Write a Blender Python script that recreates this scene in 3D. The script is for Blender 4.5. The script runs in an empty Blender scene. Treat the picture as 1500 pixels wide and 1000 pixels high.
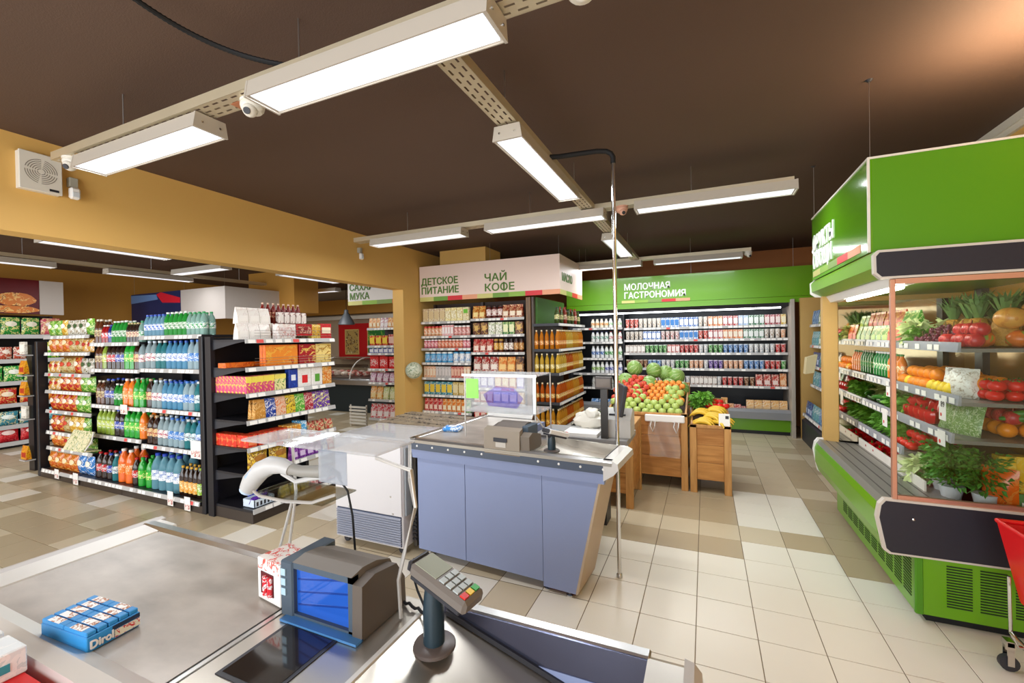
import bpy, math, random
from mathutils import Vector, Matrix
random.seed(7)
R = math.radians
sc = bpy.context.scene
COL = sc.collection

# ---------------------------------------------------------------- camera
cam = bpy.data.cameras.new('camera')
cam.sensor_width = 36.0
cam.lens = 641.0 / 1500.0 * 36.0
cam.clip_start = 0.02
camo = bpy.data.objects.new('camera', cam)
COL.objects.link(camo)
_th, _pi, _ro = R(23.8), R(-0.45), R(1.0)
_F = Vector((-math.sin(_th) * math.cos(_pi), math.cos(_th) * math.cos(_pi), math.sin(_pi)))
_Rt = _F.cross(Vector((0, 0, 1))).normalized()
_Up = _Rt.cross(_F)
_R2 = _Rt * math.cos(_ro) - _Up * math.sin(_ro)
_U2 = _Rt * math.sin(_ro) + _Up * math.cos(_ro)
camo.matrix_world = Matrix(((_R2.x, _U2.x, -_F.x, 0), (_R2.y, _U2.y, -_F.y, 0), (_R2.z, _U2.z, -_F.z, 1.6), (0, 0, 0, 1)))
sc.camera = camo

# ---------------------------------------------------------------- world, daylight, exposure
w = bpy.data.worlds.new('world')
sc.world = w
w.use_nodes = True
w.node_tree.nodes['Background'].inputs[0].default_value = (0.80, 0.88, 1.0, 1)
w.node_tree.nodes['Background'].inputs[1].default_value = 1.0
sc.view_settings.view_transform = 'Standard'
sc.view_settings.look = 'None'
sc.view_settings.gamma = 1.0
sc.view_settings.use_curve_mapping = False
sc.view_settings.exposure = 0.25
DIFF_E = 0.75
LAMP_W = 15.0


def area(name, loc, rot, sx, sy, power, col):
    l = bpy.data.lights.new(name, 'AREA')
    l.shape = 'RECTANGLE'
    l.size, l.size_y, l.energy, l.color = sx, sy, power, col
    o = bpy.data.objects.new(name, l)
    COL.objects.link(o)
    o.location, o.rotation_euler = loc, rot
    return o


# daylight entering through the shop-front windows behind the camera
area('window_daylight', (-2.0, -2.9, 1.55), (R(90), 0, 0), 6.5, 2.3, 230, (0.93, 0.97, 1.0))
area('window_daylight', (-8.0, -2.9, 1.55), (R(90), 0, 0), 4.5, 2.3, 150, (0.93, 0.97, 1.0))

# ---------------------------------------------------------------- materials


def lin(h):
    if isinstance(h, str):
        v = [int(h[i:i + 2], 16) / 255 for i in (0, 2, 4)]
    else:
        v = list(h)
    return tuple(x / 12.92 if x <= 0.04045 else ((x + 0.055) / 1.055) ** 2.4 for x in v) + (1.0,)


MATS = {}


def M(name, hexc, rough=0.5, metal=0.0, var=0.0, vscale=6.0, bump=0.0, bscale=80.0, trans=0.0, emit=0.0, alpha=1.0, ior=1.45, coat=0.0, stretch=None):
    if name in MATS:
        return MATS[name]
    m = bpy.data.materials.new(name)
    m.use_nodes = True
    nt = m.node_tree
    b = nt.nodes['Principled BSDF']
    c = lin(hexc)
    b.inputs['Base Color'].default_value = c
    b.inputs['Roughness'].default_value = rough
    b.inputs['Metallic'].default_value = metal
    b.inputs['IOR'].default_value = ior
    if trans:
        b.inputs['Transmission Weight'].default_value = trans
    if alpha < 1:
        b.inputs['Alpha'].default_value = alpha
    if coat:
        b.inputs['Coat Weight'].default_value = coat
        b.inputs['Coat Roughness'].default_value = 0.1
    if emit:
        b.inputs['Emission Color'].default_value = c
        b.inputs['Emission Strength'].default_value = emit
    if var or bump:
        tc = nt.nodes.new('ShaderNodeTexCoord')
        mp = nt.nodes.new('ShaderNodeMapping')
        if stretch:
            mp.inputs['Scale'].default_value = stretch
        nt.links.new(tc.outputs['Object'], mp.inputs['Vector'])
    if var:
        n = nt.nodes.new('ShaderNodeTexNoise')
        n.inputs['Scale'].default_value = vscale
        n.inputs['Detail'].default_value = 5
        nt.links.new(mp.outputs[0], n.inputs['Vector'])
        mx = nt.nodes.new('ShaderNodeMix')
        mx.data_type = 'RGBA'
        mx.inputs['A'].default_value = tuple(max(0, x * (1 - var)) for x in c[:3]) + (1,)
        mx.inputs['B'].default_value = tuple(min(1, x * (1 + var)) for x in c[:3]) + (1,)
        nt.links.new(n.outputs['Fac'], mx.inputs['Factor'])
        nt.links.new(mx.outputs['Result'], b.inputs['Base Color'])
    if bump:
        n2 = nt.nodes.new('ShaderNodeTexNoise')
        n2.inputs['Scale'].default_value = bscale
        nt.links.new(mp.outputs[0], n2.inputs['Vector'])
        bp = nt.nodes.new('ShaderNodeBump')
        bp.inputs['Strength'].default_value = bump
        bp.inputs['Distance'].default_value = 0.01
        nt.links.new(n2.outputs['Fac'], bp.inputs['Height'])
        nt.links.new(bp.outputs[0], b.inputs['Normal'])
    MATS[name] = m
    return m


def PK(c1, c2, c3, scale=28.0, rough=0.35, coat=0.0, trans=0.0):
    """printed packaging: three inks in blotches with a soft grain"""
    name = 'print_%s_%s_%s_%d' % (c1, c2, c3, scale)
    if name in MATS:
        return MATS[name]
    m = bpy.data.materials.new(name)
    m.use_nodes = True
    nt = m.node_tree
    b = nt.nodes['Principled BSDF']
    b.inputs['Roughness'].default_value = rough
    if trans:
        b.inputs['Transmission Weight'].default_value = trans
    tc = nt.nodes.new('ShaderNodeTexCoord')
    n = nt.nodes.new('ShaderNodeTexNoise')
    n.inputs['Scale'].default_value = scale
    n.inputs['Detail'].default_value = 3.5
    n.inputs['Roughness'].default_value = 0.6
    n.inputs['Distortion'].default_value = 1.2
    nt.links.new(tc.outputs['Object'], n.inputs['Vector'])
    r = nt.nodes.new('ShaderNodeValToRGB')
    r.color_ramp.interpolation = 'CONSTANT'
    e = r.color_ramp.elements
    e[0].position, e[0].color = 0.0, lin(c1)
    e[1].position, e[1].color = 0.53, lin(c2)
    x = e.new(0.61)
    x.color = lin(c3)
    x = e.new(0.68)
    x.color = lin(c1)
    nt.links.new(n.outputs['Fac'], r.inputs['Fac'])
    nt.links.new(r.outputs[0], b.inputs['Base Color'])
    MATS[name] = m
    return m


def WOOD(name, c1, c2, sc3, scale=4.0, rough=0.45):
    if name in MATS:
        return MATS[name]
    m = M(name, c1, rough)
    nt = m.node_tree
    b = nt.nodes['Principled BSDF']
    tc = nt.nodes.new('ShaderNodeTexCoord')
    mp = nt.nodes.new('ShaderNodeMapping')
    mp.inputs['Scale'].default_value = sc3
    n = nt.nodes.new('ShaderNodeTexNoise')
    n.inputs['Scale'].default_value = scale
    n.inputs['Detail'].default_value = 7
    n.inputs['Distortion'].default_value = 0.6
    r = nt.nodes.new('ShaderNodeValToRGB')
    r.color_ramp.elements[0].position, r.color_ramp.elements[0].color = 0.3, lin(c2)
    r.color_ramp.elements[1].position, r.color_ramp.elements[1].color = 0.65, lin(c1)
    nt.links.new(tc.outputs['Object'], mp.inputs['Vector'])
    nt.links.new(mp.outputs[0], n.inputs['Vector'])
    nt.links.new(n.outputs['Fac'], r.inputs['Fac'])
    nt.links.new(r.outputs[0], b.inputs['Base Color'])
    return m


# ---------------------------------------------------------------- mesh builder
class MB:
    def __init__(s):
        s.v, s.f, s.sm = [], [], False

    def quad(s, *p):
        i = len(s.v)
        s.v += [tuple(q) for q in p]
        s.f.append(tuple(range(i, i + len(p))))
        return s

    def box(s, x0, x1, y0, y1, z0, z1, bev=0.0):
        if bev <= 0:
            i = len(s.v)
            s.v += [(x0, y0, z0), (x1, y0, z0), (x1, y1, z0), (x0, y1, z0), (x0, y0, z1), (x1, y0, z1), (x1, y1, z1), (x0, y1, z1)]
            s.f += [(i, i + 3, i + 2, i + 1), (i + 4, i + 5, i + 6, i + 7), (i, i + 1, i + 5, i + 4), (i + 1, i + 2, i + 6, i + 5), (i + 2, i + 3, i + 7, i + 6), (i + 3, i, i + 4, i + 7)]
        else:
            b = min(bev, (x1 - x0) * .49, (y1 - y0) * .49, (z1 - z0) * .49)
            i = len(s.v)
            for z, k in ((z0, b), (z0 + b, 0), (z1 - b, 0), (z1, b)):
                for (x, y) in ((x0 + b, y0 + k), (x1 - b, y0 + k), (x1 - k, y0 + b), (x1 - k, y1 - b), (x1 - b, y1 - k), (x0 + b, y1 - k), (x0 + k, y1 - b), (x0 + k, y0 + b)):
                    s.v.append((x, y, z))
            for r in range(3):
                for k in range(8):
                    a, c = i + r * 8 + k, i + r * 8 + (k + 1) % 8
                    s.f.append((a, c, c + 8, a + 8))
            s.f.append(tuple(i + k for k in range(7, -1, -1)))
            s.f.append(tuple(i + 24 + k for k in range(8)))
        return s

    def lathe(s, prof, n=12, c=(0, 0, 0), cap=True, sx=1.0, sy=1.0):
        """profile of (radius, z) turned about z"""
        i = len(s.v)
        for r, z in prof:
            for k in range(n):
                a = 2 * math.pi * k / n
                s.v.append((c[0] + r * sx * math.cos(a), c[1] + r * sy * math.sin(a), c[2] + z))
        for j in range(len(prof) - 1):
            for k in range(n):
                a, b = i + j * n + k, i + j * n + (k + 1) % n
                s.f.append((a, b, b + n, a + n))
        if cap:
            s.f.append(tuple(i + k for k in range(n - 1, -1, -1)))
            e = i + (len(prof) - 1) * n
            s.f.append(tuple(e + k for k in range(n)))
        s.sm = True
        return s

    def tube(s, pts, r, n=8, cap=True):
        pts = [Vector(p) for p in pts]
        rr = r if isinstance(r, (list, tuple)) else [r] * len(pts)
        i = len(s.v)
        ref = Vector((0.13, 0.31, 0.94))
        for j, p in enumerate(pts):
            d = (pts[min(j + 1, len(pts) - 1)] - pts[max(j - 1, 0)]).normalized()
            if abs(d.dot(ref)) > 0.95:
                u = d.cross(Vector((1, 0.2, 0))).normalized()
            else:
                u = d.cross(ref).normalized()
            v = d.cross(u)
            for k in range(n):
                a = 2 * math.pi * k / n
                s.v.append(tuple(p + u * rr[j] * math.cos(a) + v * rr[j] * math.sin(a)))
        for j in range(len(pts) - 1):
            for k in range(n):
                a, b = i + j * n + k, i + j * n + (k + 1) % n
                s.f.append((a, b, b + n, a + n))
        if cap:
            s.f.append(tuple(i + k for k in range(n - 1, -1, -1)))
            e = i + (len(pts) - 1) * n
            s.f.append(tuple(e + k for k in range(n)))
        s.sm = True
        return s

    def prism(s, poly, axis, a, b):
        """poly extruded along axis: for 'x' poly is (y,z); 'y' -> (x,z); 'z' -> (x,y)"""
        def P(p, t):
            return {'x': (t, p[0], p[1]), 'y': (p[0], t, p[1]), 'z': (p[0], p[1], t)}[axis]
        i, n = len(s.v), len(poly)
        s.v += [P(p, a) for p in poly] + [P(p, b) for p in poly]
        for k in range(n):
            s.f.append((i + k, i + (k + 1) % n, i + n + (k + 1) % n, i + n + k))
        s.f.append(tuple(i + k for k in range(n - 1, -1, -1)))
        s.f.append(tuple(i + n + k for k in range(n)))
        return s

    def ball(s, c, rx, ry=None, rz=None, n=12, m=8, jit=0.0):
        ry, rz = ry or rx, rz or rx
        i = len(s.v)
        for j in range(m + 1):
            t = math.pi * j / m
            for k in range(n):
                a = 2 * math.pi * k / n
                q = 1 + random.uniform(-jit, jit)
                s.v.append((c[0] + rx * q * math.sin(t) * math.cos(a), c[1] + ry * q * math.sin(t) * math.sin(a), c[2] - rz * q * math.cos(t)))
        for j in range(m):
            for k in range(n):
                a, b = i + j * n + k, i + j * n + (k + 1) % n
                s.f.append((a, b, b + n, a + n))
        s.sm = True
        return s

    def mesh(s, name, off=(0, 0, 0)):
        me = bpy.data.meshes.new(name)
        if any(off):
            me.from_pydata([(x - off[0], y - off[1], z - off[2]) for x, y, z in s.v], [], s.f)
        else:
            me.from_pydata(s.v, [], s.f)
        if s.sm:
            me.polygons.foreach_set('use_smooth', [True] * len(me.polygons))
            try:
                me.set_sharp_from_angle(angle=R(42))
            except Exception:
                pass
        me.update()
        return me


def fixn(me):
    import bmesh
    bm = bmesh.new()
    bm.from_mesh(me)
    bmesh.ops.recalc_face_normals(bm, faces=bm.faces)
    bm.to_mesh(me)
    bm.free()
    return me


def obj(name, me, mat=None, parent=None, loc=None, rot=None):
    o = bpy.data.objects.new(name, me)
    COL.objects.link(o)
    if mat is not None and not me.materials:
        me.materials.append(mat)
    if parent is not None:
        o.parent = parent
    if loc is not None:
        o.location = loc
    if rot is not None:
        o.rotation_euler = rot
    return o


def part(name, mb, mat, parent=None, world=True, label=None):
    """mesh in world coordinates (parent not rotated) unless world=False"""
    off = (0, 0, 0)
    if parent is not None and world:
        off = tuple(parent.location)
        if parent.parent is not None:
            off = tuple(a + b for a, b in zip(off, parent.parent.location))
    o = obj(name, fixn(mb.mesh(name, off)), mat, parent)
    if label:
        o['label'] = label
    return o


def tag(o, label, cat, group=None, kind=None):
    o['label'] = label
    o['category'] = cat
    if group:
        o['group'] = group
    if kind:
        o['kind'] = kind
    return o


def thing(name, label, cat, loc=(0, 0, 0), rz=0.0, group=None):
    o = bpy.data.objects.new(name, None)
    COL.objects.link(o)
    o.location = loc
    o.rotation_euler = (0, 0, rz)
    return tag(o, label, cat, group)


def struct(name, mb, mat, label=None):
    o = part(name, mb, mat)
    o['kind'] = 'structure'
    if label:
        o['label'] = label
    return o


def text_mesh(body, size, extrude=0.004, bold=0.0, spacing=1.0, line=0.85, align='LEFT'):
    cu = bpy.data.curves.new('lettering', 'FONT')
    cu.body = body
    cu.size = size
    cu.extrude = extrude
    cu.offset = bold
    cu.space_character = spacing
    cu.space_line = line
    cu.align_x = align
    cu.resolution_u = 3
    to = bpy.data.objects.new('lettering', cu)
    COL.objects.link(to)
    dg = bpy.context.evaluated_depsgraph_get()
    me = bpy.data.meshes.new_from_object(to.evaluated_get(dg))
    bpy.data.objects.remove(to)
    bpy.data.curves.remove(cu)
    me.name = 'lettering'
    return me


def _ext(me, ax):
    v = [p.co[ax] for p in me.vertices]
    return min(v), max(v)


def text_mesh_safe(body, size, **k):
    """the letter with crossing outlines is set as a ring plus an upright bar"""
    if 'Ф' not in body:
        return text_mesh(body, size, **k)
    me = text_mesh(body.replace('Ф', 'О'), size, **k)
    o = text_mesh('О', size, **k)
    x0, x1 = _ext(o, 0)
    y0, y1 = _ext(o, 1)
    o2 = text_mesh('О\nО', size, **k)
    step = y0 - _ext(o2, 1)[0]
    vs = [tuple(v.co) for v in me.vertices]
    fs = [tuple(p.vertices) for p in me.polygons]
    e = k.get('extrude', 0.004)
    for i, ln in enumerate(body.split('\n')):
        for j, ch in enumerate(ln):
            if ch == 'Ф':
                c = _ext(text_mesh(ln[:j].replace('Ф', 'О') + 'О', size, **k), 0)[1] - (x1 - x0) / 2
                b = MB().box(c - size * 0.055, c + size * 0.055, y0 - i * step - size * 0.03, y1 - i * step + size * 0.03, -e, e)
                n0 = len(vs)
                vs += b.v
                fs += [tuple(q + n0 for q in f) for f in b.f]
    me = bpy.data.meshes.new('lettering')
    me.from_pydata(vs, [], fs)
    me.update()
    return me


def lettering(body, size, mat, parent, loc, rot=(R(90), 0, 0), width=None, bold=0.0, **k):
    me = text_mesh_safe(body, size, **k)
    if width:
        xs = [v.co.x for v in me.vertices]
        q = width / (max(xs) - min(xs))
        for v in me.vertices:
            v.co.x *= q
    if bold:
        vs = [v.co.copy() for v in me.vertices]
        fs = [tuple(p.vertices) for p in me.polygons]
        nv = len(vs)
        offs = [(-bold, 0), (bold, 0), (0, bold), (0, -bold)]
        V_ = [(v.x + dx, v.y + dy, v.z + 0.0002 * k) for k, (dx, dy) in enumerate(offs) for v in vs]
        F_ = [tuple(i + k * nv for i in f) for k in range(4) for f in fs]
        me = bpy.data.meshes.new('lettering')
        me.from_pydata(V_, [], F_)
        me.update()
    me.materials.clear()
    return obj('lettering', me, mat, parent, loc, rot)


# common materials
m_white = M('white_paint', 'ECE9E4', 0.4)
m_offw = M('off_white_plastic', 'E3DED2', 0.45)
m_steel = M('brushed_steel', 'C9C7C4', 0.28, 1.0, var=0.06, vscale=5, stretch=(1, 30, 30))
m_chrome = M('chrome', 'D9D9D9', 0.12, 1.0)
m_black = M('black_metal', '1C1B20', 0.4, 0.0)
m_dark = M('dark_grey_plastic', '2E2E33', 0.45)
m_rubber = M('black_rubber', '121214', 0.7)
m_galv = M('galvanised_tray', 'CFC2A6', 0.42, 0.55, var=0.08)
m_glass = M('clear_glass', 'FFFFFF', 0.02, trans=1.0, alpha=0.16, ior=1.1)
m_acr = M('clear_acrylic', 'F4F8FA', 0.04, alpha=0.30, coat=0.6)
m_tag = M('paper_tag', 'F4F1EA', 0.6)
m_tagr = M('red_paper_tag', 'E0504A', 0.6)
m_rail = M('grey_price_rail', 'B9B7B4', 0.35)
m_yellow = M('ochre_wall_paint', 'DDB164', 0.6, var=0.05, vscale=1.5)
m_green = M('lime_green_board', '66A010', 0.3, coat=0.25)


def GLASS(name, tint='FFFFFF', refl=1.0, haze=0.0, hcol='FFFFFF'):
    m = bpy.data.materials.new(name)
    m.use_nodes = True
    nt = m.node_tree
    nt.nodes.remove(nt.nodes['Principled BSDF'])
    out = nt.nodes['Material Output']
    t = nt.nodes.new('ShaderNodeBsdfTransparent')
    t.inputs[0].default_value = lin(tint)
    g = nt.nodes.new('ShaderNodeBsdfGlossy')
    g.inputs['Roughness'].default_value = 0.03
    fr = nt.nodes.new('ShaderNodeFresnel')
    fr.inputs[0].default_value = 1.45
    mu = nt.nodes.new('ShaderNodeMath')
    mu.operation = 'MULTIPLY'
    mu.inputs[1].default_value = refl
    mx = nt.nodes.new('ShaderNodeMixShader')
    nt.links.new(fr.outputs[0], mu.inputs[0])
    nt.links.new(mu.outputs[0], mx.inputs[0])
    nt.links.new(t.outputs[0], mx.inputs[1])
    nt.links.new(g.outputs[0], mx.inputs[2])
    last = mx
    if haze:
        d = nt.nodes.new('ShaderNodeBsdfDiffuse')
        d.inputs[0].default_value = lin(hcol)
        m2 = nt.nodes.new('ShaderNodeMixShader')
        m2.inputs[0].default_value = haze
        nt.links.new(mx.outputs[0], m2.inputs[1])
        nt.links.new(d.outputs[0], m2.inputs[2])
        last = m2
    nt.links.new(last.outputs[0], out.inputs[0])
    MATS[name] = m
    return m


m_pane = GLASS('window_glass', 'F4F8F6', 0.8)
m_acr = GLASS('clear_acrylic_sheet', 'F6F8FA', 0.55, haze=0.22, hcol='ECEAE8')

# ================================================================ SETTING
H = 3.06
m_ceil = M('dark_brown_ceiling', '594438', 0.75, var=0.10, vscale=1.2, bump=0.15, bscale=160)
m_tan = M('tan_panel', 'C9A15C', 0.5, var=0.05)
struct('ceiling', MB().box(-11.4, 2.1, -3.2, 10.2, H, H + 0.1), m_ceil, 'dark brown painted ceiling')
struct('wall_right', MB().box(1.98, 2.1, -3.2, 10.2, 0, H), m_yellow, 'ochre painted wall behind the produce case')
struct('trim_1', MB().box(1.94, 1.98, -3.0, 8.85, H - 0.06, H).box(1.955, 1.98, -3.0, 8.85, H - 0.10, H - 0.06), m_offw, 'pale cornice along the right wall')
struct('wall_back', MB().box(-4.5, 1.98, 8.85, 8.97, 0, H), M('shaded_ochre_wall', 'A9662E', 0.6), 'shaded ochre wall above the dairy sign')  # ochre wall in shade; the darkening is put into its colour
m_left = M('sand_wall_paint', 'C08B3C', 0.6, var=0.06, vscale=1.0)
struct('wall_far_left', MB().box(-11.4, -11.28, -3.2, 10.2, 0, H), m_left, 'ochre wall at the end of the side hall')
struct('wall_side_hall', MB().box(-11.28, -4.5, 9.6, 9.72, 0, H), M('pale_hall_paint', 'B9A68C', 0.6), 'wall behind the delicatessen counter')
struct('wall_left', MB().box(-4.5, -4.3, -3.0, 5.57, 2.387, H), m_yellow, 'ochre wall beam above the wide opening')
struct('wall_column', MB().box(-4.5, -4.3, 5.57, 8.85, 0, H), m_yellow, 'ochre column and wall at the end of the opening')
struct('trim_2', MB().box(-4.02, -3.17, 6.2, 6.75, 2.3, H), m_yellow, 'ochre boxed duct above the tea shelves')
struct('trim_3', MB().box(-8.9, -7.55, 6.3, 6.9, 2.2, H), m_left, 'ochre boxed duct in the side hall')
struct('trim_4', MB().box(-11.28, -4.5, 9.3, 9.6, 2.35, 2.75), m_left, 'ochre bulkhead above the delicatessen counter')
struct('trim_5', MB().box(-11.28, -4.5, 9.35, 9.6, 2.2, 2.3), m_offw, 'pale ledge above the delicatessen board')
wf = MB()
wf.box(-11.28, 2.1, -3.2, -3.08, 0, 0.35).box(-11.28, 2.1, -3.2, -3.08, 2.75, H)
for x in (-11.28, -10.4, -5.6, 1.4):
    wf.box(x, x + 0.45, -3.2, -3.08, 0.35, 2.75)
struct('wall_front', wf, m_yellow, 'shop front wall with wide windows')

# ---- floor: a grout bed and single tiles
floor = struct('floor', MB().box(-11.28, 1.98, -3.08, 9.6, -0.05, -0.003), M('brown_grout', '7C6A52', 0.8), 'floor of square beige tiles')
m_tl = M('cream_tile', 'E8E0CF', 0.28, var=0.035, vscale=3)
m_tt = M('sand_tile', 'CDBD9F', 0.28, var=0.05, vscale=3)
m_td = M('tan_tile', 'B5A282', 0.30, var=0.06, vscale=3)
TS, TX0, TY0 = 0.30, -0.065, 2.59 - 0.3 * 19
tme = {}
for nm, mt in (('c', m_tl), ('s', m_tt), ('t', m_td)):
    g = 0.0022
    me = fixn(MB().box(g, TS - g, g, TS - g, -0.012, 0.0, 0.0012).mesh('tile'))
    me.materials.append(mt)
    tme[nm] = me


def tile_colour(ix, iy):
    rnd = random.Random(ix * 911 + iy * 37)
    x, y = TX0 + ix * TS + 0.15, TY0 + iy * TS + 0.15
    if x < -3.3:                       # side aisle: tan with scattered cream tiles
        if (iy * 3 + ix) % 7 == 0 and rnd.random() < 0.45:
            return 'c'
        return 't' if rnd.random() < 0.75 else 's'
    if y < 3.45:
        return 'c' if x > -1.0 or rnd.random() < 0.55 else 's'
    if y < 3.8:
        return 't' if (x < 0.1 or x > 0.75) else 'c'
    if y < 4.15:
        return 's' if x < 0.45 else 't'
    if y < 4.9:
        return 't' if (x < 0.25) else ('c' if x < 0.9 else 't')
    return 't' if rnd.random() < 0.4 else 's'


tiles = []
for ix in range(-38, 7):
    for iy in range(0, 42):
        x, y = TX0 + ix * TS, TY0 + iy * TS
        if x < -11.2 or x > 1.7 or y < -3.0 or y > 9.3:
            continue
        d = Vector((x + 0.15, y + 0.15, -1.6))
        zz = d.dot(_F)
        vis = -1
        if zz > 0.5:
            px, py = 750 + 641 * d.dot(_R2) / zz, 500 - 641 * d.dot(_U2) / zz
            if -60 < px < 1560 and py < 1060:
                vis = 1 / zz
                cx, cy = x + 0.15, y + 0.15
                hid = (-2.6 < cx < -0.7 and 2.7 < cy < 3.6) or (cx < -4.1 and 2.8 < cy < 3.6) or (-4.6 < cx < -3.7 and cy > 2.6 and cy < 3.6)
                hid = hid or (cx > 1.1 and 3.1 < cy < 4.7) or (cx < -1.9 and cy > 6.1) or cy > 7.95 or (-2.2 < cx < 0.1 and cy < 1.75) or (-1.0 < cx < 0.2 and 4.9 < cy < 5.8)
                hid = hid or (cx < -7.9 and cy > 4.5) or (-7.9 < cx < -4.2 and cy > 2.8)
                if hid:
                    vis = -1
        tiles.append((vis, ix, iy, x, y))
tiles.sort(reverse=True)
rest = {'c': MB(), 's': MB(), 't': MB()}
for k, (vis, ix, iy, x, y) in enumerate(tiles):
    c = tile_colour(ix, iy)
    if k < 300 and vis > 0:
        obj('tile', tme[c], None, floor, (x, y, 0))
    else:
        g = 0.0022
        rest[c].quad((x + g, y + g, 0), (x + TS - g, y + g, 0), (x + TS - g, y + TS - g, 0), (x + g, y + TS - g, 0))
for c, mt in (('c', m_tl), ('s', m_tt), ('t', m_td)):
    o = part('tile_field', rest[c], mt, floor)
    o['kind'] = 'stuff'

# ================================================================ CEILING LIGHTS AND TRAYS
m_lampb = M('lamp_housing_enamel', 'B8AFA2', 0.35)
m_diff = M('lamp_diffuser', 'E9EEFA', 0.4, var=0.12, vscale=3, emit=DIFF_E)
ZL = 2.70
LW = 0.175


def lamp_meshes():
    h = MB()
    L = 1.2
    # open tray housing: top, two flared sides
    h.prism([(-LW / 2, 0.0), (-LW / 2 + 0.012, 0.075), (LW / 2 - 0.012, 0.075), (LW / 2, 0.0), (LW / 2 - 0.006, 0.0), (LW / 2 - 0.02, 0.012), (-LW / 2 + 0.02, 0.012), (-LW / 2 + 0.006, 0.0)], 'x', -L / 2, L / 2)
    d = MB().box(-L / 2 + 0.015, L / 2 - 0.015, -LW / 2 + 0.014, LW / 2 - 0.014, 0.004, 0.011)
    e = MB().prism([(-LW / 2 - 0.002, -0.003), (-LW / 2 + 0.011, 0.077), (LW / 2 - 0.011, 0.077), (LW / 2 + 0.002, -0.003)], 'x', -0.006, 0.006)
    s = MB().lathe([(0.0, 0), (0.006, 0.0), (0.006, 0.004), (0.0, 0.005)], 8, cap=False)
    return [fixn(q.mesh(n)) for q, n in ((h, 'housing'), (d, 'diffuser'), (e, 'end_cap'), (s, 'screw'))]


LM = lamp_meshes()


def lamp(x, y, along, label, group=None):
    t = thing('ceiling_light', label, 'ceiling light', (x, y, ZL), R(90) if along == 'y' else 0, group)
    obj('housing', LM[0], m_lampb, t)
    obj('diffuser', LM[1], m_diff, t)
    l = bpy.data.lights.get('lamp_light') or bpy.data.lights.new('lamp_light', 'AREA')
    l.shape, l.size, l.size_y, l.energy, l.color = 'RECTANGLE', 1.16, 0.14, LAMP_W, (0.92, 0.96, 1.0)
    lo = bpy.data.objects.new('lamp_light', l)
    COL.objects.link(lo)
    lo.parent = t
    lo.location = (0, 0, 0.002)
    for s in (-1, 1):
        e = obj('end_cap', LM[2], m_lampb, t, (s * 0.603, 0, 0))
        for k in (-1, 1):
            obj('screw', LM[3], m_chrome, e, (s * 0.006, k * 0.045, 0.035), (0, R(90) * s, 0))


lamp(-1.265, 1.41, 'x', 'largest long ceiling light panel, nearest the viewer')
lamp(-2.95, 1.47, 'x', 'long ceiling light beside the white loudspeaker on the ochre wall')
lamp(-0.985, 2.82, 'y', 'ceiling light running away from the viewer beside the bent pole top')
lamp(-2.93, 4.07, 'x', 'ceiling light in front of the tea and coffee sign, left of three')
lamp(-1.44, 4.07, 'x', 'middle ceiling light of the row before the tea sign')
lamp(0.057, 4.02, 'x', 'right ceiling light of the row crossing the aisle')
lamp(-0.985, 5.62, 'y', 'short looking ceiling light pointing to the dairy sign')
lamp(-0.1, 7.12, 'x', 'ceiling light directly above the dairy sign, right one')
lamp(-1.5, 7.12, 'x', 'ceiling light above the left end of the dairy sign')
lamp(-6.4, 2.82, 'y', 'long bright ceiling light just under the ochre beam in side hall')
lamp(-6.4, 5.67, 'y', 'ceiling light over the chocolate shelf end in the side hall')
lamp(-8.4, 2.45, 'y', 'ceiling light at the left edge above the snack poster')
lamp(-8.4, 4.25, 'y', 'thin ceiling light above the blue and red poster')
lamp(-7.1, 4.25, 'x', 'broad ceiling light crossing the side hall by the duct')
lamp(-8.0, 7.3, 'x', 'far ceiling light deep in the side hall by the sugar sign')


def tray(name, label, x, y, along, a, b, z=2.785, wd=0.115):
    """perforated cable tray with upturned sides and threaded hangers"""
    t = thing('cable_tray', label, 'cable tray', (x, y, z))
    L = b - a
    n = int(L / 0.07)
    st = L / n
    bands = [(-wd / 2, -0.040, 0), (-0.040, -0.030, 1), (-0.030, -0.005, 0), (-0.005, 0.005, 2), (0.005, 0.030, 0), (0.030, 0.040, 1), (0.040, wd / 2, 0)]
    base = MB()

    def q(u0, u1, v0, v1):
        if along == 'x':
            base.quad((a - x + u0, v0, 0), (a - x + u1, v0, 0), (a - x + u1, v1, 0), (a - x + u0, v1, 0))
        else:
            base.quad((v0, a - y + u0, 0), (v1, a - y + u0, 0), (v1, a - y + u1, 0), (v0, a - y + u1, 0))
    for v0, v1, k in bands:
        if k == 0:
            q(0, L, v0, v1)
        else:
            sh = 0.0 if k == 1 else 0.5
            for i in range(n):
                u = (i + sh * 0.9) * st
                q(u, u + st * 0.42, v0, v1)
            if k == 2:
                q(0, st * 0.45, v0, v1)
    o = part('perforated_base', base, m_galv, t, world=False)
    side = MB()
    for s in (-1, 1):
        v = s * wd / 2
        sm = MB()
        if along == 'x':
            sm.box(a - x, b - x, v - 0.0012, v + 0.0012, 0, 0.05)
        else:
            sm.box(v - 0.0012, v + 0.0012, a - y, b - y, 0, 0.05)
        part('side_flange', sm, m_galv, t, world=False)
    k = max(2, int(L / 1.3))
    for i in range(k):
        u = (i + 0.5) * L / k
        p = (a - x + u, 0.0) if along == 'x' else (0.0, a - y + u)
        part('hanger_rod', MB().tube([(p[0], p[1], 0.0), (p[0], p[1], H - z)], 0.004, 6), m_steel, t, world=False)
    return t


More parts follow.
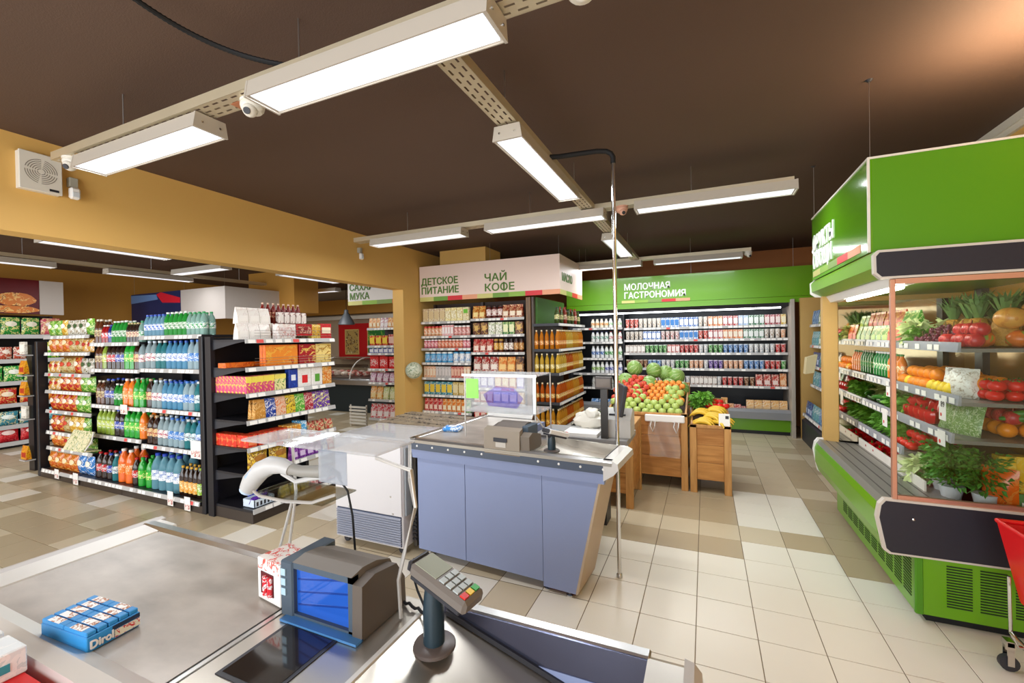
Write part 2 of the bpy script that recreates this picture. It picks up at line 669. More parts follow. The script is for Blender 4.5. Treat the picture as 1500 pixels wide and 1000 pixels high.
tray('cable_tray', 'perforated cable tray holding the nearest row of lights', -1.2, 1.44, 'x', -3.80, 1.9)
tray('cable_tray', 'perforated cable tray running down the main aisle ceiling', -0.985, 4.0, 'y', 1.5, 7.05)
tray('cable_tray', 'perforated cable tray crossing before the tea and coffee sign', -1.8, 4.12, 'x', -3.85, 0.66)
tray('cable_tray', 'perforated cable tray crossing above the dairy sign', -1.0, 7.16, 'x', -2.6, 0.62)
tray('cable_tray', 'cable tray over the drinks shelves in the side hall', -6.4, 4.0, 'y', 0.5, 8.0)
tray('cable_tray', 'cable tray at the far side of the side hall', -8.4, 4.0, 'y', 0.5, 8.0)


def dome_camera(loc, label, mat=m_offw):
    t = thing('dome_camera', label, 'security camera', loc)
    part('mount_plate', MB().lathe([(0.0, 0.0), (0.055, 0.0), (0.055, 0.012), (0.0, 0.012)], 16, cap=False), mat, t, world=False)
    part('housing', MB().lathe([(0.05, 0.0), (0.055, -0.012), (0.05, -0.03), (0.04, -0.042), (0.0, -0.048)], 16, cap=False), mat, t, world=False)
    b = part('eyeball', MB().ball((0.012, -0.022, -0.042), 0.034, n=14, m=10), mat, t, world=False)
    part('lens', MB().lathe([(0.0, 0.0), (0.016, 0.0), (0.016, 0.006), (0.0, 0.006)], 12, cap=False), m_dark, b, world=False).matrix_local = Matrix.Translation((0.024, -0.046, -0.058)) @ Vector((0.35, -0.75, -0.5)).to_track_quat('Z', 'Y').to_matrix().to_4x4()
    return t


dome_camera((-2.02, 1.47, 2.772), 'white dome camera between the two nearest ceiling lights')
part('bracket', MB().box(-0.12, -0.01, -0.03, 0.05, 0.012, 0.02), M('copper_plate', 'C9855E', 0.4, 0.4), bpy.data.objects['dome_camera'], world=False)
dome_camera((-0.36, 1.44, 2.772), 'white dome camera cut off by the top picture edge')
dome_camera((-0.68, 4.08, 2.772), 'pinkish dome camera on the tray by the chrome pole', M('pinkish_plastic', 'D9A48A', 0.5))
dome_camera((-3.64, 1.43, 2.772), 'small dome camera beside the wall motion sensor')
dome_camera((0.58, 7.14, 2.772), 'small camera at the right end of the dairy light')


def sensor(loc, label):
    t = thing('motion_sensor', label, 'motion sensor', loc)
    part('bracket', MB().box(0.0, 0.05, -0.025, 0.025, 0.09, 0.16, 0.004), M('sensor_grey', 'A9A596', 0.5), t, world=False)
    part('arm', MB().tube([(0.02, 0, 0.1), (0.05, 0, 0.06)], 0.008), m_offw, t, world=False)
    part('body', MB().box(0.03, 0.075, -0.03, 0.03, 0.0, 0.085, 0.012), m_white, t, world=False)
    part('lens_window', MB().box(0.074, 0.079, -0.02, 0.02, 0.012, 0.05, 0.004), M('sensor_lens', 'D8DDE2', 0.2), t, world=False)


sensor((-4.3, 1.67, 2.68), 'white motion sensor on ochre wall beside the square loudspeaker')
sensor((-4.3, 4.62, 2.70), 'small white motion sensor at the far end of the beam')

# loudspeaker on the beam
t = thing('wall_loudspeaker', 'square white wall loudspeaker with round slotted grille', 'loudspeaker', (-4.3, 1.49, 2.685))
part('cabinet', MB().prism([(-0.105, 0.0), (0.105, 0.0), (0.105, 0.255), (-0.105, 0.255)], 'x', 0.0, 0.055), m_offw, t, world=False)
part('front_plate', MB().box(0.055, 0.066, -0.11, 0.11, -0.004, 0.26, 0.004), m_offw, t, world=False)
for k in range(6):
    r0 = 0.018 + k * 0.0125
    rg = MB()
    n = 28
    for i in range(n):
        if i % 7 == 6:
            continue
        a0, a1 = 2 * math.pi * i / n, 2 * math.pi * (i + 1) / n
        rg.quad((0.0672, r0 * math.cos(a0), 0.135 + r0 * math.sin(a0)), (0.0672, r0 * math.cos(a1), 0.135 + r0 * math.sin(a1)),
                (0.0672, (r0 + 0.004) * math.cos(a1), 0.135 + (r0 + 0.004) * math.sin(a1)), (0.0672, (r0 + 0.004) * math.cos(a0), 0.135 + (r0 + 0.004) * math.sin(a0)))
    part('grille_ring', rg, M('grille_shadow', '7C746A', 0.7), t, world=False)
part('badge', MB().box(0.066, 0.068, 0.04, 0.09, 0.012, 0.028), m_dark, t, world=False)

# corrugated conduit
pts, rad = [], []
P0, P1, P2, P3 = Vector((-1.95, 0.60, 3.02)), Vector((-2.15, 1.02, 2.98)), Vector((-2.12, 1.40, 2.95)), Vector((-1.62, 1.5, 2.86))
for i in range(121):
    u = i / 120
    p = P0 * (1 - u) ** 3 + P1 * 3 * u * (1 - u) ** 2 + P2 * 3 * u * u * (1 - u) + P3 * u ** 3
    pts.append(p)
    rad.append(0.0125 if i % 2 else 0.010)
tag(part('corrugated_conduit', MB().tube(pts, rad, 8), m_rubber), 'black corrugated cable conduit drooping under the brown ceiling', 'cable')
pts = [(-1.75 + 0.10 * i, 1.52 + 0.01 * i, 2.90 + 0.05 * math.sin(i * 0.7)) for i in range(9)]
tag(part('loose_cable', MB().tube(pts, 0.004, 6), m_rubber), 'thin dark cable looped above the largest ceiling light', 'cable')

# chrome pole with its bent black feed
t = thing('support_pole', 'tall chrome pole standing beside the grey checkout', 'pole', (-0.540, 2.927, 0))
part('tube', MB().tube([(0, 0, 0.004), (0, 0, 2.76)], 0.0135, 14), m_chrome, t, world=False)
part('foot_cap', MB().lathe([(0.0, 0), (0.02, 0), (0.02, 0.02), (0.0135, 0.03)], 14), m_steel, t, world=False)
bend = [(0, 0, 2.74), (0, 0, 2.78), (-0.012, -0.004, 2.805), (-0.04, -0.012, 2.822), (-0.10, -0.035, 2.825), (-0.22, -0.08, 2.812), (-0.33, -0.12, 2.80), (-0.42, -0.15, 2.80)]
part('cable_sleeve', MB().tube(bend, 0.017, 10), m_rubber, t, world=False)

# ================================================================ PRODUCTS
class Spec:
    def __init__(s, name, cat, desc, w, d, h, parts):
        s.name, s.cat, s.desc, s.w, s.d, s.h = name, cat, desc, w, d, h
        s.parts = []
        for nm, mb, mt in parts:
            me = fixn(mb.mesh(nm))
            me.materials.append(mt)
            s.parts.append((nm, me))


def put(sp, loc, rz=0.0, label=None, group=None, tilt=0.0, bare=False, sz=1.0):
    o = bpy.data.objects.new(sp.name, sp.parts[0][1])
    COL.objects.link(o)
    o.location = loc
    o.rotation_euler = (tilt, 0, rz)
    o.scale.z = sz
    tag(o, label, sp.cat, group)
    if not bare:
        for nm, me in sp.parts[1:]:
            c = bpy.data.objects.new(nm, me)
            COL.objects.link(c)
            c.parent = o
    return o


def bottle(desc, h, r, col, lab, cap, clear=0.0, name='bottle', cat='bottle', neck=0.38, lz=(0.28, 0.55), n=12, lidr=None, belly=0.0):
    zs = [(0.86 * r, 0), (r, 0.02 * h), (r, 0.30 * h), (r * (1 - belly), 0.42 * h), (r, 0.56 * h), (r * 0.97, 0.64 * h), (r * 0.72, 0.78 * h), (r * neck, 0.88 * h), (r * neck * 0.95, 0.94 * h), (r * neck * 0.95, 0.95 * h)]
    if clear:
        bm = M('pet_%s' % col, col, 0.08, trans=clear, ior=1.2)
    else:
        bm = M('glossy_%s' % col, col, 0.18, coat=0.3)
    ps = [(name, MB().lathe(zs, n), bm)]
    rc = r * neck * 1.12 if lidr is None else lidr
    ps.append(('cap', MB().lathe([(rc, 0.925 * h), (rc, 0.995 * h), (rc * 0.85, h)], 10), M('cap_%s' % cap, cap, 0.35)))
    if lab:
        lm = PK(*lab, 30) if isinstance(lab, (tuple, list)) else M('label_%s' % lab, lab, 0.4)
        q = r * 1.015
        ps.append(('label', MB().lathe([(q, lz[0] * h), (q, lz[1] * h)], n, cap=False), lm))
    return Spec(name, cat, desc, 2 * r, 2 * r, h, ps)


def bag(desc, w, h, d, cols, logo=None, scale=22, name='snack_bag', cat='snack bag'):
    mb = MB()
    nx, nz = 7, 8
    for s in (-1, 1):
        i0 = len(mb.v)
        for j in range(nz + 1):
            v = j / nz
            for i in range(nx + 1):
                u = i / nx
                bul = (math.sin(math.pi * u) ** 0.55) * (math.sin(math.pi * min(1, max(0, (v - 0.04) / 0.92))) ** 0.5) if 0 < u < 1 else 0
                wob = 1 + 0.10 * math.sin(9 * u + 4 * v + s)
                pin = 1 - 0.05 * math.sin(math.pi * v)
                mb.v.append(((u - 0.5) * w * pin, s * bul * d * 0.5 * wob, v * h))
        for j in range(nz):
            for i in range(nx):
                a = i0 + j * (nx + 1) + i
                mb.f.append((a, a + 1, a + nx + 2, a + nx + 1) if s < 0 else (a, a + nx + 1, a + nx + 2, a + 1))
    mb.sm = True
    ps = [(name, mb, PK(*cols, scale, rough=0.25))]
    if logo:
        lg = MB()
        n = 14
        ring = []
        for k in range(n):
            a = 2 * math.pi * k / n
            x, z = 0.30 * w * math.cos(a), h * 0.62 + 0.15 * h * math.sin(a)
            u = x / w + 0.5
            y = -(math.sin(math.pi * u) ** 0.55) * (math.sin(math.pi * z / h) ** 0.5) * d * 0.5 * 1.13 - 0.002
            ring.append((x, y, z))
        c = (0, -d * 0.5 * 1.14 - 0.002, h * 0.62)
        for k in range(n):
            lg.quad(c, ring[k], ring[(k + 1) % n])
        ps.append(('logo', lg, M('ink_%s' % logo, logo, 0.35)))
    return Spec(name, cat, desc, w, d, h, ps)


def carton(desc, w, d, h, cols, panel=None, scale=26, name='carton', cat='carton', pz=(0.2, 0.8), px=0.84, bev=0.003, top=None):
    mt = PK(*cols, scale) if isinstance(cols, (tuple, list)) else M('card_%s' % cols, cols, 0.45)
    ps = [(name, MB().box(-w / 2, w / 2, -d / 2, d / 2, 0, h, bev), mt)]
    if panel:
        pm = PK(*panel, scale * 1.6) if isinstance(panel, (tuple, list)) else M('ink_%s' % panel, panel, 0.4)
        ps.append(('front_print', MB().box(-w / 2 * px, w / 2 * px, -d / 2 - 0.0015, -d / 2 + 0.001, h * pz[0], h * pz[1]), pm))
    if top:
        ps.append(('lid', MB().box(-w / 2 * 1.01, w / 2 * 1.01, -d / 2 * 1.01, d / 2 * 1.01, h * 0.9, h * 1.004), M('ink_%s' % top, top, 0.4)))
    return Spec(name, cat, desc, w, d, h, ps)


def brick(desc, w, d, h, cols, cap=None, panel=None, name='drink_carton', cat='carton'):
    """gable-top drink carton"""
    mt = PK(*cols, 30)
    b = MB().box(-w / 2, w / 2, -d / 2, d / 2, 0, h * 0.8)
    b.prism([(-d / 2, h * 0.8), (d / 2, h * 0.8), (0.004, h * 0.96), (0.004, h), (-0.004, h), (-0.004, h * 0.96)], 'x', -w / 2, w / 2)
    ps = [(name, b, mt)]
    if panel:
        ps.append(('front_print', MB().box(-w * 0.4, w * 0.4, -d / 2 - 0.0015, -d / 2, h * 0.15, h * 0.5), M('ink_%s' % panel, panel, 0.4)))
    if cap:
        ps.append(('cap', MB().lathe([(0.012, 0), (0.012, 0.012), (0.0, 0.013)], 10, (0, -d * 0.28, h * 0.86)), M('cap_%s' % cap, cap, 0.35)))
    return Spec(name, cat, desc, w, d, h, ps)


def jar(desc, r, h, col, lab, lid, name='jar', cat='jar', lz=(0.2, 0.7), clear=0.0):
    bm = M('glossy_%s' % col, col, 0.15, coat=0.4) if not clear else M('pet_%s' % col, col, 0.08, trans=clear, ior=1.2)
    ps = [(name, MB().lathe([(r * 0.92, 0), (r, 0.04 * h), (r, 0.74 * h), (r * 0.86, 0.84 * h), (r * 0.84, 0.86 * h)], 12), bm),
          ('lid', MB().lathe([(r * 0.9, 0.85 * h), (r * 0.9, 0.98 * h), (r * 0.84, h)], 12), M('cap_%s' % lid, lid, 0.3))]
    if lab:
        ps.append(('label', MB().lathe([(r * 1.015, lz[0] * h), (r * 1.015, lz[1] * h)], 12, cap=False), PK(*lab, 40) if isinstance(lab, (tuple, list)) else M('label_%s' % lab, lab, 0.4)))
    return Spec(name, cat, desc, 2 * r, 2 * r, h, ps)


def cup(desc, r, h, cols, lid, name='yogurt_cup', cat='yogurt cup'):
    ps = [(name, MB().lathe([(r * 0.74, 0), (r * 0.78, 0.03 * h), (r * 0.98, 0.92 * h)], 12), PK(*cols, 45)),
          ('lid', MB().lathe([(r * 1.06, 0.92 * h), (r * 1.06, 0.97 * h), (r * 0.9, h)], 12), M('cap_%s' % lid, lid, 0.25))]
    return Spec(name, cat, desc, 2 * r, 2 * r, h, ps)


def pouch(desc, w, d, h, cols, panel=None, scale=26, name='pouch', cat='pouch'):
    p = [(-d / 2, 0), (d / 2, 0), (d * 0.34, h * 0.5), (0.006, h * 0.9), (0.004, h), (-0.004, h), (-0.006, h * 0.9), (-d * 0.42, h * 0.5)]
    ps = [(name, MB().prism(p, 'x', -w / 2, w / 2), PK(*cols, scale, rough=0.28))]
    if panel:
        y0, y1 = -d * 0.5 - 0.0015, -d * 0.42 - 0.0015
        g = MB()
        g.quad((-w * 0.36, y0 + (y1 - y0) * 0.3, h * 0.15), (w * 0.36, y0 + (y1 - y0) * 0.3, h * 0.15), (w * 0.36, y1, h * 0.5), (-w * 0.36, y1, h * 0.5))
        ps.append(('front_print', g, M('ink_%s' % panel, panel, 0.4)))
    return Spec(name, cat, desc, w, d, h, ps)


ORD = ['top', 'second', 'third', 'fourth', 'fifth', 'sixth', 'seventh', 'eighth', 'ninth']


class Unit:
    """a shelf unit seen from its front (-y): origin at its front left floor corner"""

    def __init__(s, name, label, loc, rz, phrase, cat='shelf unit', group=None):
        s.root = thing(name, label, cat, loc, rz, group)
        s.mw = Matrix.Translation(loc) @ Matrix.Rotation(rz, 4, 'Z')
        s.rz, s.phrase = rz, phrase

    def part(s, name, mb, mat, parent=None):
        return part(name, mb, mat, parent or s.root, world=False)

    def shelf(s, x0, x1, z, y0, y1, mat=None, rail=m_rail, tags=0.6, tagw=0.055, th=0.022, seed=1, big=0, railh=0.036, ledge=True):
        sh = s.part('shelf', MB().box(x0, x1, y0, y1, z - th, z), mat or m_black)
        if ledge:
            part('price_rail', MB().prism([(y0 - 0.004, z - railh), (y0 - 0.012, z - railh), (y0 - 0.004, z + 0.004), (y0 + 0.004, z + 0.004)], 'x', x0 + 0.004, x1 - 0.004), rail, sh, world=False)
        rnd = random.Random(seed)
        x = x0 + 0.03
        while x < x1 - 0.06:
            if rnd.random() < tags:
                o = obj('price_tag', tagme('w' if rnd.random() < 0.93 else 'r', tagw), None, sh, (x, y0 - 0.0105, z - railh + 0.002), (R(-11), 0, 0))
            x += tagw * rnd.uniform(1.12, 1.45)
        return sh

    def put(s, sp, x, y, z, label, group=None, turn=0.0, tilt=0.0, bare=False, sz=1.0):
        p = s.mw @ Vector((x, y, z))
        return put(sp, p, s.rz + turn, label, group, tilt, bare, sz)

    def fill(s, x0, x1, z, yf, runs, shelf, rows=1, gap=1.03, bare=False, jit=0.0, seed=3, phrase=None, stretch=True, gapz=0.0):
        """runs: list of (spec, count); laid out left to right from x0 and spread to x1"""
        rnd = random.Random(seed)
        tot = sum(sp.w * gap * n for sp, n in runs)
        k = (x1 - x0) / tot if stretch else min(1.0, (x1 - x0) / tot)
        if k < 1.0:                       # too many: drop the last ones
            k = 1.0
        x = x0
        for sp, n in runs:
            lab = '%s on the %s shelf of the %s' % (sp.desc, shelf, phrase or s.phrase)
            grp = '%ss on the %s shelf of the %s' % (sp.desc, shelf, phrase or s.phrase)
            sz = 1.0 if not gapz else max(0.85, min(1.6, gapz * 0.84 / sp.h))
            for i in range(n):
                st = sp.w * gap * k
                if x + sp.w > x1 + 0.012:
                    break
                for r in range(rows):
                    s.put(sp, x + st / 2, yf + sp.d / 2 + 0.01 + r * sp.d * 1.04 + rnd.uniform(0, jit), z, lab, grp, turn=rnd.uniform(-0.06, 0.06), bare=bare, sz=sz * rnd.uniform(0.985, 1.0))
                x += st

    def auto(s, x0, x1, z, yf, specs, shelf, seed, run=(2, 4), **k):
        rnd = random.Random(seed)
        runs, tot = [], 0
        pool = []
        while tot < (x1 - x0):
            if not pool:
                pool = list(specs)
                rnd.shuffle(pool)
            sp = pool.pop()
            n = rnd.randint(*run)
            runs.append([sp, n])
            tot += sp.w * 1.03 * n
        while tot > (x1 - x0) and runs:
            runs[-1][1] -= 1
            tot -= runs[-1][0].w * 1.03
            if runs[-1][1] == 0:
                runs.pop()
        s.fill(x0, x1, z, yf, runs, shelf, seed=seed, **k)


_tagm = {}


def tagme(c, wd):
    k = (c, round(wd, 3))
    if k not in _tagm:
        me = fixn(MB().box(0, wd, -0.0012, 0.0, 0.0, 0.032).mesh('price_tag'))
        me.materials.append(m_tag if c == 'w' else m_tagr)
        _tagm[k] = me
    return _tagm[k]


# ---------------------------------------------------------------- drinks and snack gondola in the opening
U = Unit('gondola_shelf', 'long black gondola rack full of bottled drinks and snacks', (-7.85, 2.56, 0), 0, 'drinks rack')
GX = lambda X: X + 7.85
XR0, XR1, XM0, XS0 = GX(-5.40), GX(-4.36), GX(-6.38), GX(-7.45)
U.part('plinth', MB().box(XS0 - 0.1, XR1 + 0.03, 0.02, 0.62, 0.0, 0.085, 0.004), M('dark_brown_metal', '3B322C', 0.4))
U.part('back_panel', MB().box(XS0, XR1, 0.52, 0.55, 0.08, 1.66), m_black)
for x in (XS0 - 0.03, XM0, XR0, XR1):
    U.part('upright', MB().box(x - 0.02, x + 0.02, 0.44, 0.56, 0.0, 1.68), m_black)
U.part('end_post', MB().box(XR1 + 0.02, XR1 + 0.075, 0.0, 0.10, 0.0, 1.67, 0.006), m_black)
U.part('end_post', MB().box(XS0 - 0.115, XS0 - 0.06, 0.0, 0.10, 0.0, 1.66, 0.006), m_black)
for a, b in ((XS0 - 0.1, XS0 + 0.95), (XS0 + 0.955, XR0 - 0.3), (XR0 - 0.295, XR1 + 0.03)):
    U.part('kick_plate', MB().box(a, b, 0.004, 0.02, 0.0, 0.07), M('dark_brown_metal', '3B322C', 0.4))
ZR = [1.684, 1.349, 0.941, 0.563, 0.105]
ZM = [1.625, 1.335, 0.935, 0.600, 0.105]
ZS = [1.72, 1.52, 1.27, 1.06, 0.82, 0.56, 0.37, 0.105]
for i, z in enumerate(ZR):
    U.shelf(XR0, XR1, z, 0.05 if z > .2 else 0.0, 0.52, seed=i, tags=0.75)
for i, z in enumerate(ZM):
    U.shelf(XM0, XR0, z, 0.05 if z > .2 else 0.0, 0.52, seed=10 + i, tags=0.75)
for i, z in enumerate(ZS):
    U.shelf(XS0, XM0, z, 0.05 if z > .2 else 0.0, 0.52, seed=20 + i, tags=0.7)

wat = lambda d, h, r, col, lab, cap: bottle(d, h, r, col, lab, cap, clear=0.35, name='water_bottle', cat='water bottle', belly=0.08)
b_blue = wat('blue tinted water bottle with white label', 0.285, 0.041, '62A6CC', ('E8F0F8', '2C5FC0', 'FFFFFF'), '1B4FB0')
b_clear = wat('clear water bottle with blue label', 0.29, 0.042, 'AFC9D2', ('3B7FC8', 'E8F0F8', '1C3FA0'), '3C78D0')
b_teal = wat('teal tinted mineral water bottle', 0.29, 0.042, '3C8E94', ('DDE8E8', '2A7A8C', 'C0404A'), 'D8DDE0')
b_pale = wat('clear water bottle with red and white label', 0.29, 0.042, 'AABFC4', ('F0EDE8', 'C03038', '2F5FA8'), 'C8D8E8')
b_big = wat('large clear water bottle with blue cap', 0.37, 0.060, '74AABA', ('F0F4F6', '3060B0', 'C8D8E8'), '2244B8')
b_green = bottle('green mineral water bottle', 0.24, 0.036, '2E9A3C', ('E4EEE0', '2B7A34', 'F4F4F0'), 'E8EDE8', clear=0.2, name='water_bottle', cat='water bottle')
b_smallc = wat('small clear water bottle in shrink pack', 0.225, 0.034, '9CC4B8', ('F0F2F0', '3A9A58', '4A80C8'), '2E9A58')
b_smallb = wat('small blue capped water bottle in shrink pack', 0.225, 0.034, '7FB2CC', ('F4F6F8', '3068C8', 'FFFFFF'), '2A58C8')
soda = lambda d, h, r, col, lab, cap: bottle(d, h, r, col, lab, cap, name='soda_bottle', cat='soda bottle', belly=0.12)
s_cola = soda('dark cola bottle with red label', 0.29, 0.043, '2A1712', ('C81E24', 'F0F0F0', '8A1216'), 'C81E24')
s_blue = soda('dark cola bottle with blue label', 0.29, 0.043, '241614', ('2340A8', 'E8ECF4', 'C8202C'), '2048B8')
s_lime = soda('bright green lemon soda bottle', 0.30, 0.044, '1FA030', ('3FC030', 'F4F4A0', '107A20'), '2AA83A')
s_or = soda('orange soda bottle with orange label', 0.30, 0.044, 'F07A1E', ('F28A22', 'F8E8C0', '2A7A30'), 'F4F0E8')
s_big_or = soda('big orange soda bottle', 0.36, 0.055, 'EE6A18', ('F08020', 'FFE8C0', 'D84A10'), 'E8E4DC')
s_tea = soda('brown iced tea bottle', 0.27, 0.036, '5A2E16', ('D8C898', '7A3A1A', '3A6A28'), 'E4DCC8')
s_kvass = soda('dark brown kvass bottle with beige label', 0.30, 0.044, '33190F', ('DCC089', 'B03A20', '5A2A16'), 'C8B088')
s_gjar = soda('pear lemonade bottle with green label', 0.28, 0.040, '8EA83A', ('BFD04A', 'F4F4E0', '4A8A28'), 'E4E4D0')
beer = lambda d, lab, cap: bottle(d, 0.29, 0.034, '2A160C', lab, cap, name='beer_bottle', cat='beer bottle', neck=0.36, lz=(0.12, 0.5))
be_o = beer('brown glass bottle with amber label', ('E8A030', 'F4E4B0', '8A3A10'), 'D8A840')
be_g = beer('brown glass bottle with lime label', ('9CC83A', 'F0F4D0', '3A7A20'), '98B848')
be_w = beer('brown glass bottle with cream label', ('E8DCC0', '8A4A20', 'C8A878'), 'C8B070')
U.fill(XR0 + 0.02, XR1, ZR[0], 0.06, [(b_smallb, 5), (b_green, 5), (b_smallc, 5)], 'top', rows=2, phrase='water rack')
U.fill(XR0 + 0.02, XR1 - 0.03, ZR[1], 0.06, [(b_pale, 2), (b_teal, 2), (b_blue, 4), (b_clear, 3)], 'second', phrase='water rack')
U.fill(XR0 + 0.02, XR1 - 0.03, ZR[2], 0.06, [(s_kvass, 1), (b_pale, 2), (b_blue, 4), (b_clear, 2), (b_teal, 2)], 'third', phrase='water rack', rows=2)
U.fill(XR0 + 0.02, XR1 - 0.03, ZR[3], 0.06, [(s_kvass, 2), (b_pale, 2), (b_clear, 3), (b_teal, 2), (b_blue, 2)], 'fourth', phrase='water rack', rows=2)
U.fill(XR0 + 0.02, XR1 - 0.03, ZR[4], 0.04, [(s_lime, 1), (b_big, 4), (be_o, 4), (be_g, 1), (be_w, 2)], 'bottom', phrase='water rack', rows=2)
U.fill(XM0 + 0.02, XR0 - 0.02, ZM[0], 0.06, [(s_tea, 2), (bottle('small red cola bottle', 0.2, 0.033, '9A1218', ('D82028', 'F4F0F0', '8A0E14'), 'E8E4E0', name='soda_bottle', cat='soda bottle'), 2), (bottle('small blue soda bottle', 0.2, 0.033, '1E2A78', ('3050C0', 'F0F0F4', 'C02030'), '2848B0', name='soda_bottle', cat='soda bottle'), 1), (b_green, 4), (bottle('slim dark glass bottle', 0.21, 0.028, '2A1A14', ('E8D8B8', '9A3020', '4A2A18'), 'C8B880', name='soda_bottle', cat='soda bottle'), 4), (b_smallc, 3)], 'top', rows=2, phrase='soda rack')
U.fill(XM0 + 0.02, XR0 - 0.02, ZM[1], 0.06, [(s_tea, 2), (s_gjar, 1), (s_cola, 2), (s_blue, 2), (s_lime, 2), (s_kvass, 1), (b_pale, 1)], 'second', phrase='soda rack')
U.fill(XM0 + 0.02, XR0 - 0.02, ZM[2], 0.06, [(s_tea, 2), (s_blue, 2), (b_green, 2), (s_or, 2), (s_lime, 2)], 'third', phrase='soda rack', rows=2)
U.fill(XM0 + 0.02, XR0 - 0.02, ZM[3], 0.06, [(s_gjar, 4), (s_blue, 2), (s_lime, 3), (s_or, 1)], 'fourth', phrase='soda rack', rows=2)
U.fill(XM0 + 0.02, XR0 - 0.02, ZM[4], 0.04, [(s_cola, 2), (s_blue, 1), (b_teal, 1), (s_big_or, 2), (s_cola, 1), (s_lime, 1)], 'bottom', phrase='soda rack', rows=2)
g_yel = bag('yellow chip bag', 0.15, 0.19, 0.07, ('D09A18', 'F0E090', 'B02A14'), 'F4F0E4')
g_red = bag('red chip bag', 0.15, 0.19, 0.07, ('B81E1A', 'E8A838', '7A100E'), 'F8E8D0')
g_or = bag('orange puffed snack bag', 0.16, 0.20, 0.08, ('CC5E14', 'F0B858', 'A02C0C'), 'F8E0B0')
g_grn = bag('green onion chip bag', 0.15, 0.19, 0.07, ('569C20', 'D0E088', '1E6418'), 'F0F4E0')
g_crm = bag('cream corn puff bag', 0.15, 0.18, 0.07, ('C8B478', 'A8742C', '6A4A20'), 'D04020')
g_wht = bag('white sunflower seed bag', 0.13, 0.18, 0.05, ('D0CCBE', '9A8A70', '4A5A38'), '3A5A30')
g_blu = bag('sky blue snack bag', 0.17, 0.22, 0.08, ('2A78C0', 'E8F0F8', '184890'), 'F4F0E0')
g_nut = bag('small peanut bag', 0.12, 0.15, 0.05, ('D8A048', 'F0E0C0', '8A4A20'), 'B82820')
U.fill(XS0, XM0 - 0.02, ZS[0], 0.06, [(g_grn, 2), (g_yel, 1), (g_wht, 3), (g_grn, 1)], 'top', phrase='snack rack')
U.fill(XS0, XM0 - 0.02, ZS[1], 0.06, [(g_or, 3), (g_crm, 2), (g_nut, 3)], 'second', phrase='snack rack')
U.fill(XS0, XM0 - 0.02, ZS[2], 0.06, [(g_nut, 2), (g_crm, 2), (g_red, 1), (g_wht, 2)], 'third', phrase='snack rack')
U.fill(XS0, XM0 - 0.02, ZS[3], 0.06, [(g_nut, 2), (g_red, 3), (g_grn, 2)], 'fourth', phrase='snack rack')
U.fill(XS0, XM0 - 0.02, ZS[4], 0.06, [(g_red, 4), (g_grn, 2), (g_yel, 1)], 'fifth', phrase='snack rack')
U.fill(XS0, XM0 - 0.02, ZS[5], 0.06, [(g_red, 2), (g_crm, 1), (g_yel, 2), (g_grn, 2)], 'sixth', phrase='snack rack')
U.fill(XS0, XM0 - 0.02, ZS[6], 0.06, [(g_or, 2), (g_nut, 2), (g_grn, 3)], 'seventh', phrase='snack rack')
U.fill(XS0, XM0 - 0.02, ZS[7], 0.03, [(g_or, 4), (g_blu, 2)], 'bottom', phrase='snack rack')
# big price cards sticking out of the rails
for x, y, z, wd, ht, lab in ((XR0 + 0.85, 0.037, 0.50, 0.16, 0.17, 'large price card hanging at the right end of the water rack'), (XR0 + 0.55, -0.013, 0.02, 0.09, 0.14, 'red and white price card by the big water bottles'), (XR0 + 0.82, -0.013, 0.01, 0.09, 0.13, 'white price card below the brown glass bottles'), (XS0 + 0.78, -0.013, 0.01, 0.11, 0.13, 'white price card below the sky blue snack bags'), (XS0 + 0.35, -0.013, 0.03, 0.10, 0.11, 'tilted price card below the orange puffed snack bags'), (XM0 + 0.62, 0.037, 0.86, 0.13, 0.10, 'price card hanging between the green soda bottles')):
    t = thing('price_card', lab, 'price card', U.mw @ Vector((x, y, z)))
    part('card', MB().box(0, wd, -0.002, 0.0, 0, ht), m_tag, t, world=False)
    part('printed_band', MB().box(wd * 0.08, wd * 0.92, -0.0035, -0.002, ht * 0.08, ht * 0.45), PK('F0E8E0', 'C83A34', '5A4A40', 60), t, world=False)
t = thing('leaflet_rack', 'slanted leaflet board clipped before the snack shelves', 'leaflet', U.mw @ Vector((XM0 - 0.12, -0.16, 0.44)))
part('board', MB().prism([(0.16, 0.0), (0.0, 0.02), (0.10, 0.22), (0.115, 0.215), (0.02, 0.03), (0.16, 0.012)], 'x', 0.0, 0.42), PK('E8E0B8', '8A9A58', 'F4F0D8', 22), t, world=False)
part('ring_binding', MB().tube([(0.42, 0.10, 0.22), (0.46, 0.06, 0.12), (0.42, 0.02, 0.03)], 0.006), m_white, t, world=False)
# hooked packets on the left end of the gondola
ep = pouch('x', 0.15, 0.05, 0.17, ('E8A418', 'C83A18', 'F0C850'), 'B83018')
for k, (z, lab) in enumerate(((1.25, 'upper yellow packet hung on the left gondola end'), (0.98, 'lower yellow packet hung on the left gondola end'), (0.16, 'orange pasta packet standing at the left gondola end'))):
    put(ep, (-7.98, 2.60, z), 0.0, lab)
mg = carton('x', 0.14, 0.03, 0.16, ('E4DFD2', 'B8B0A0', 'F4F0E8'), 'F4F0E6')
for z, lab in ((1.50, 'upper grey info box on the left gondola end'), (0.68, 'lower grey info box on the left gondola end')):
    put(mg, (-7.98, 2.60, z), 0.0, lab)
part('side_panel', MB().box(-0.20, -0.055, 0.09, 0.12, 0.0, 1.62), m_black, U.root, world=False)
for z in (1.48, 1.22, 0.96, 0.66, 0.14):
    part('hook_shelf', MB().box(-0.21, -0.05, 0.0, 0.10, z, z + 0.014), m_rail, U.root, world=False)

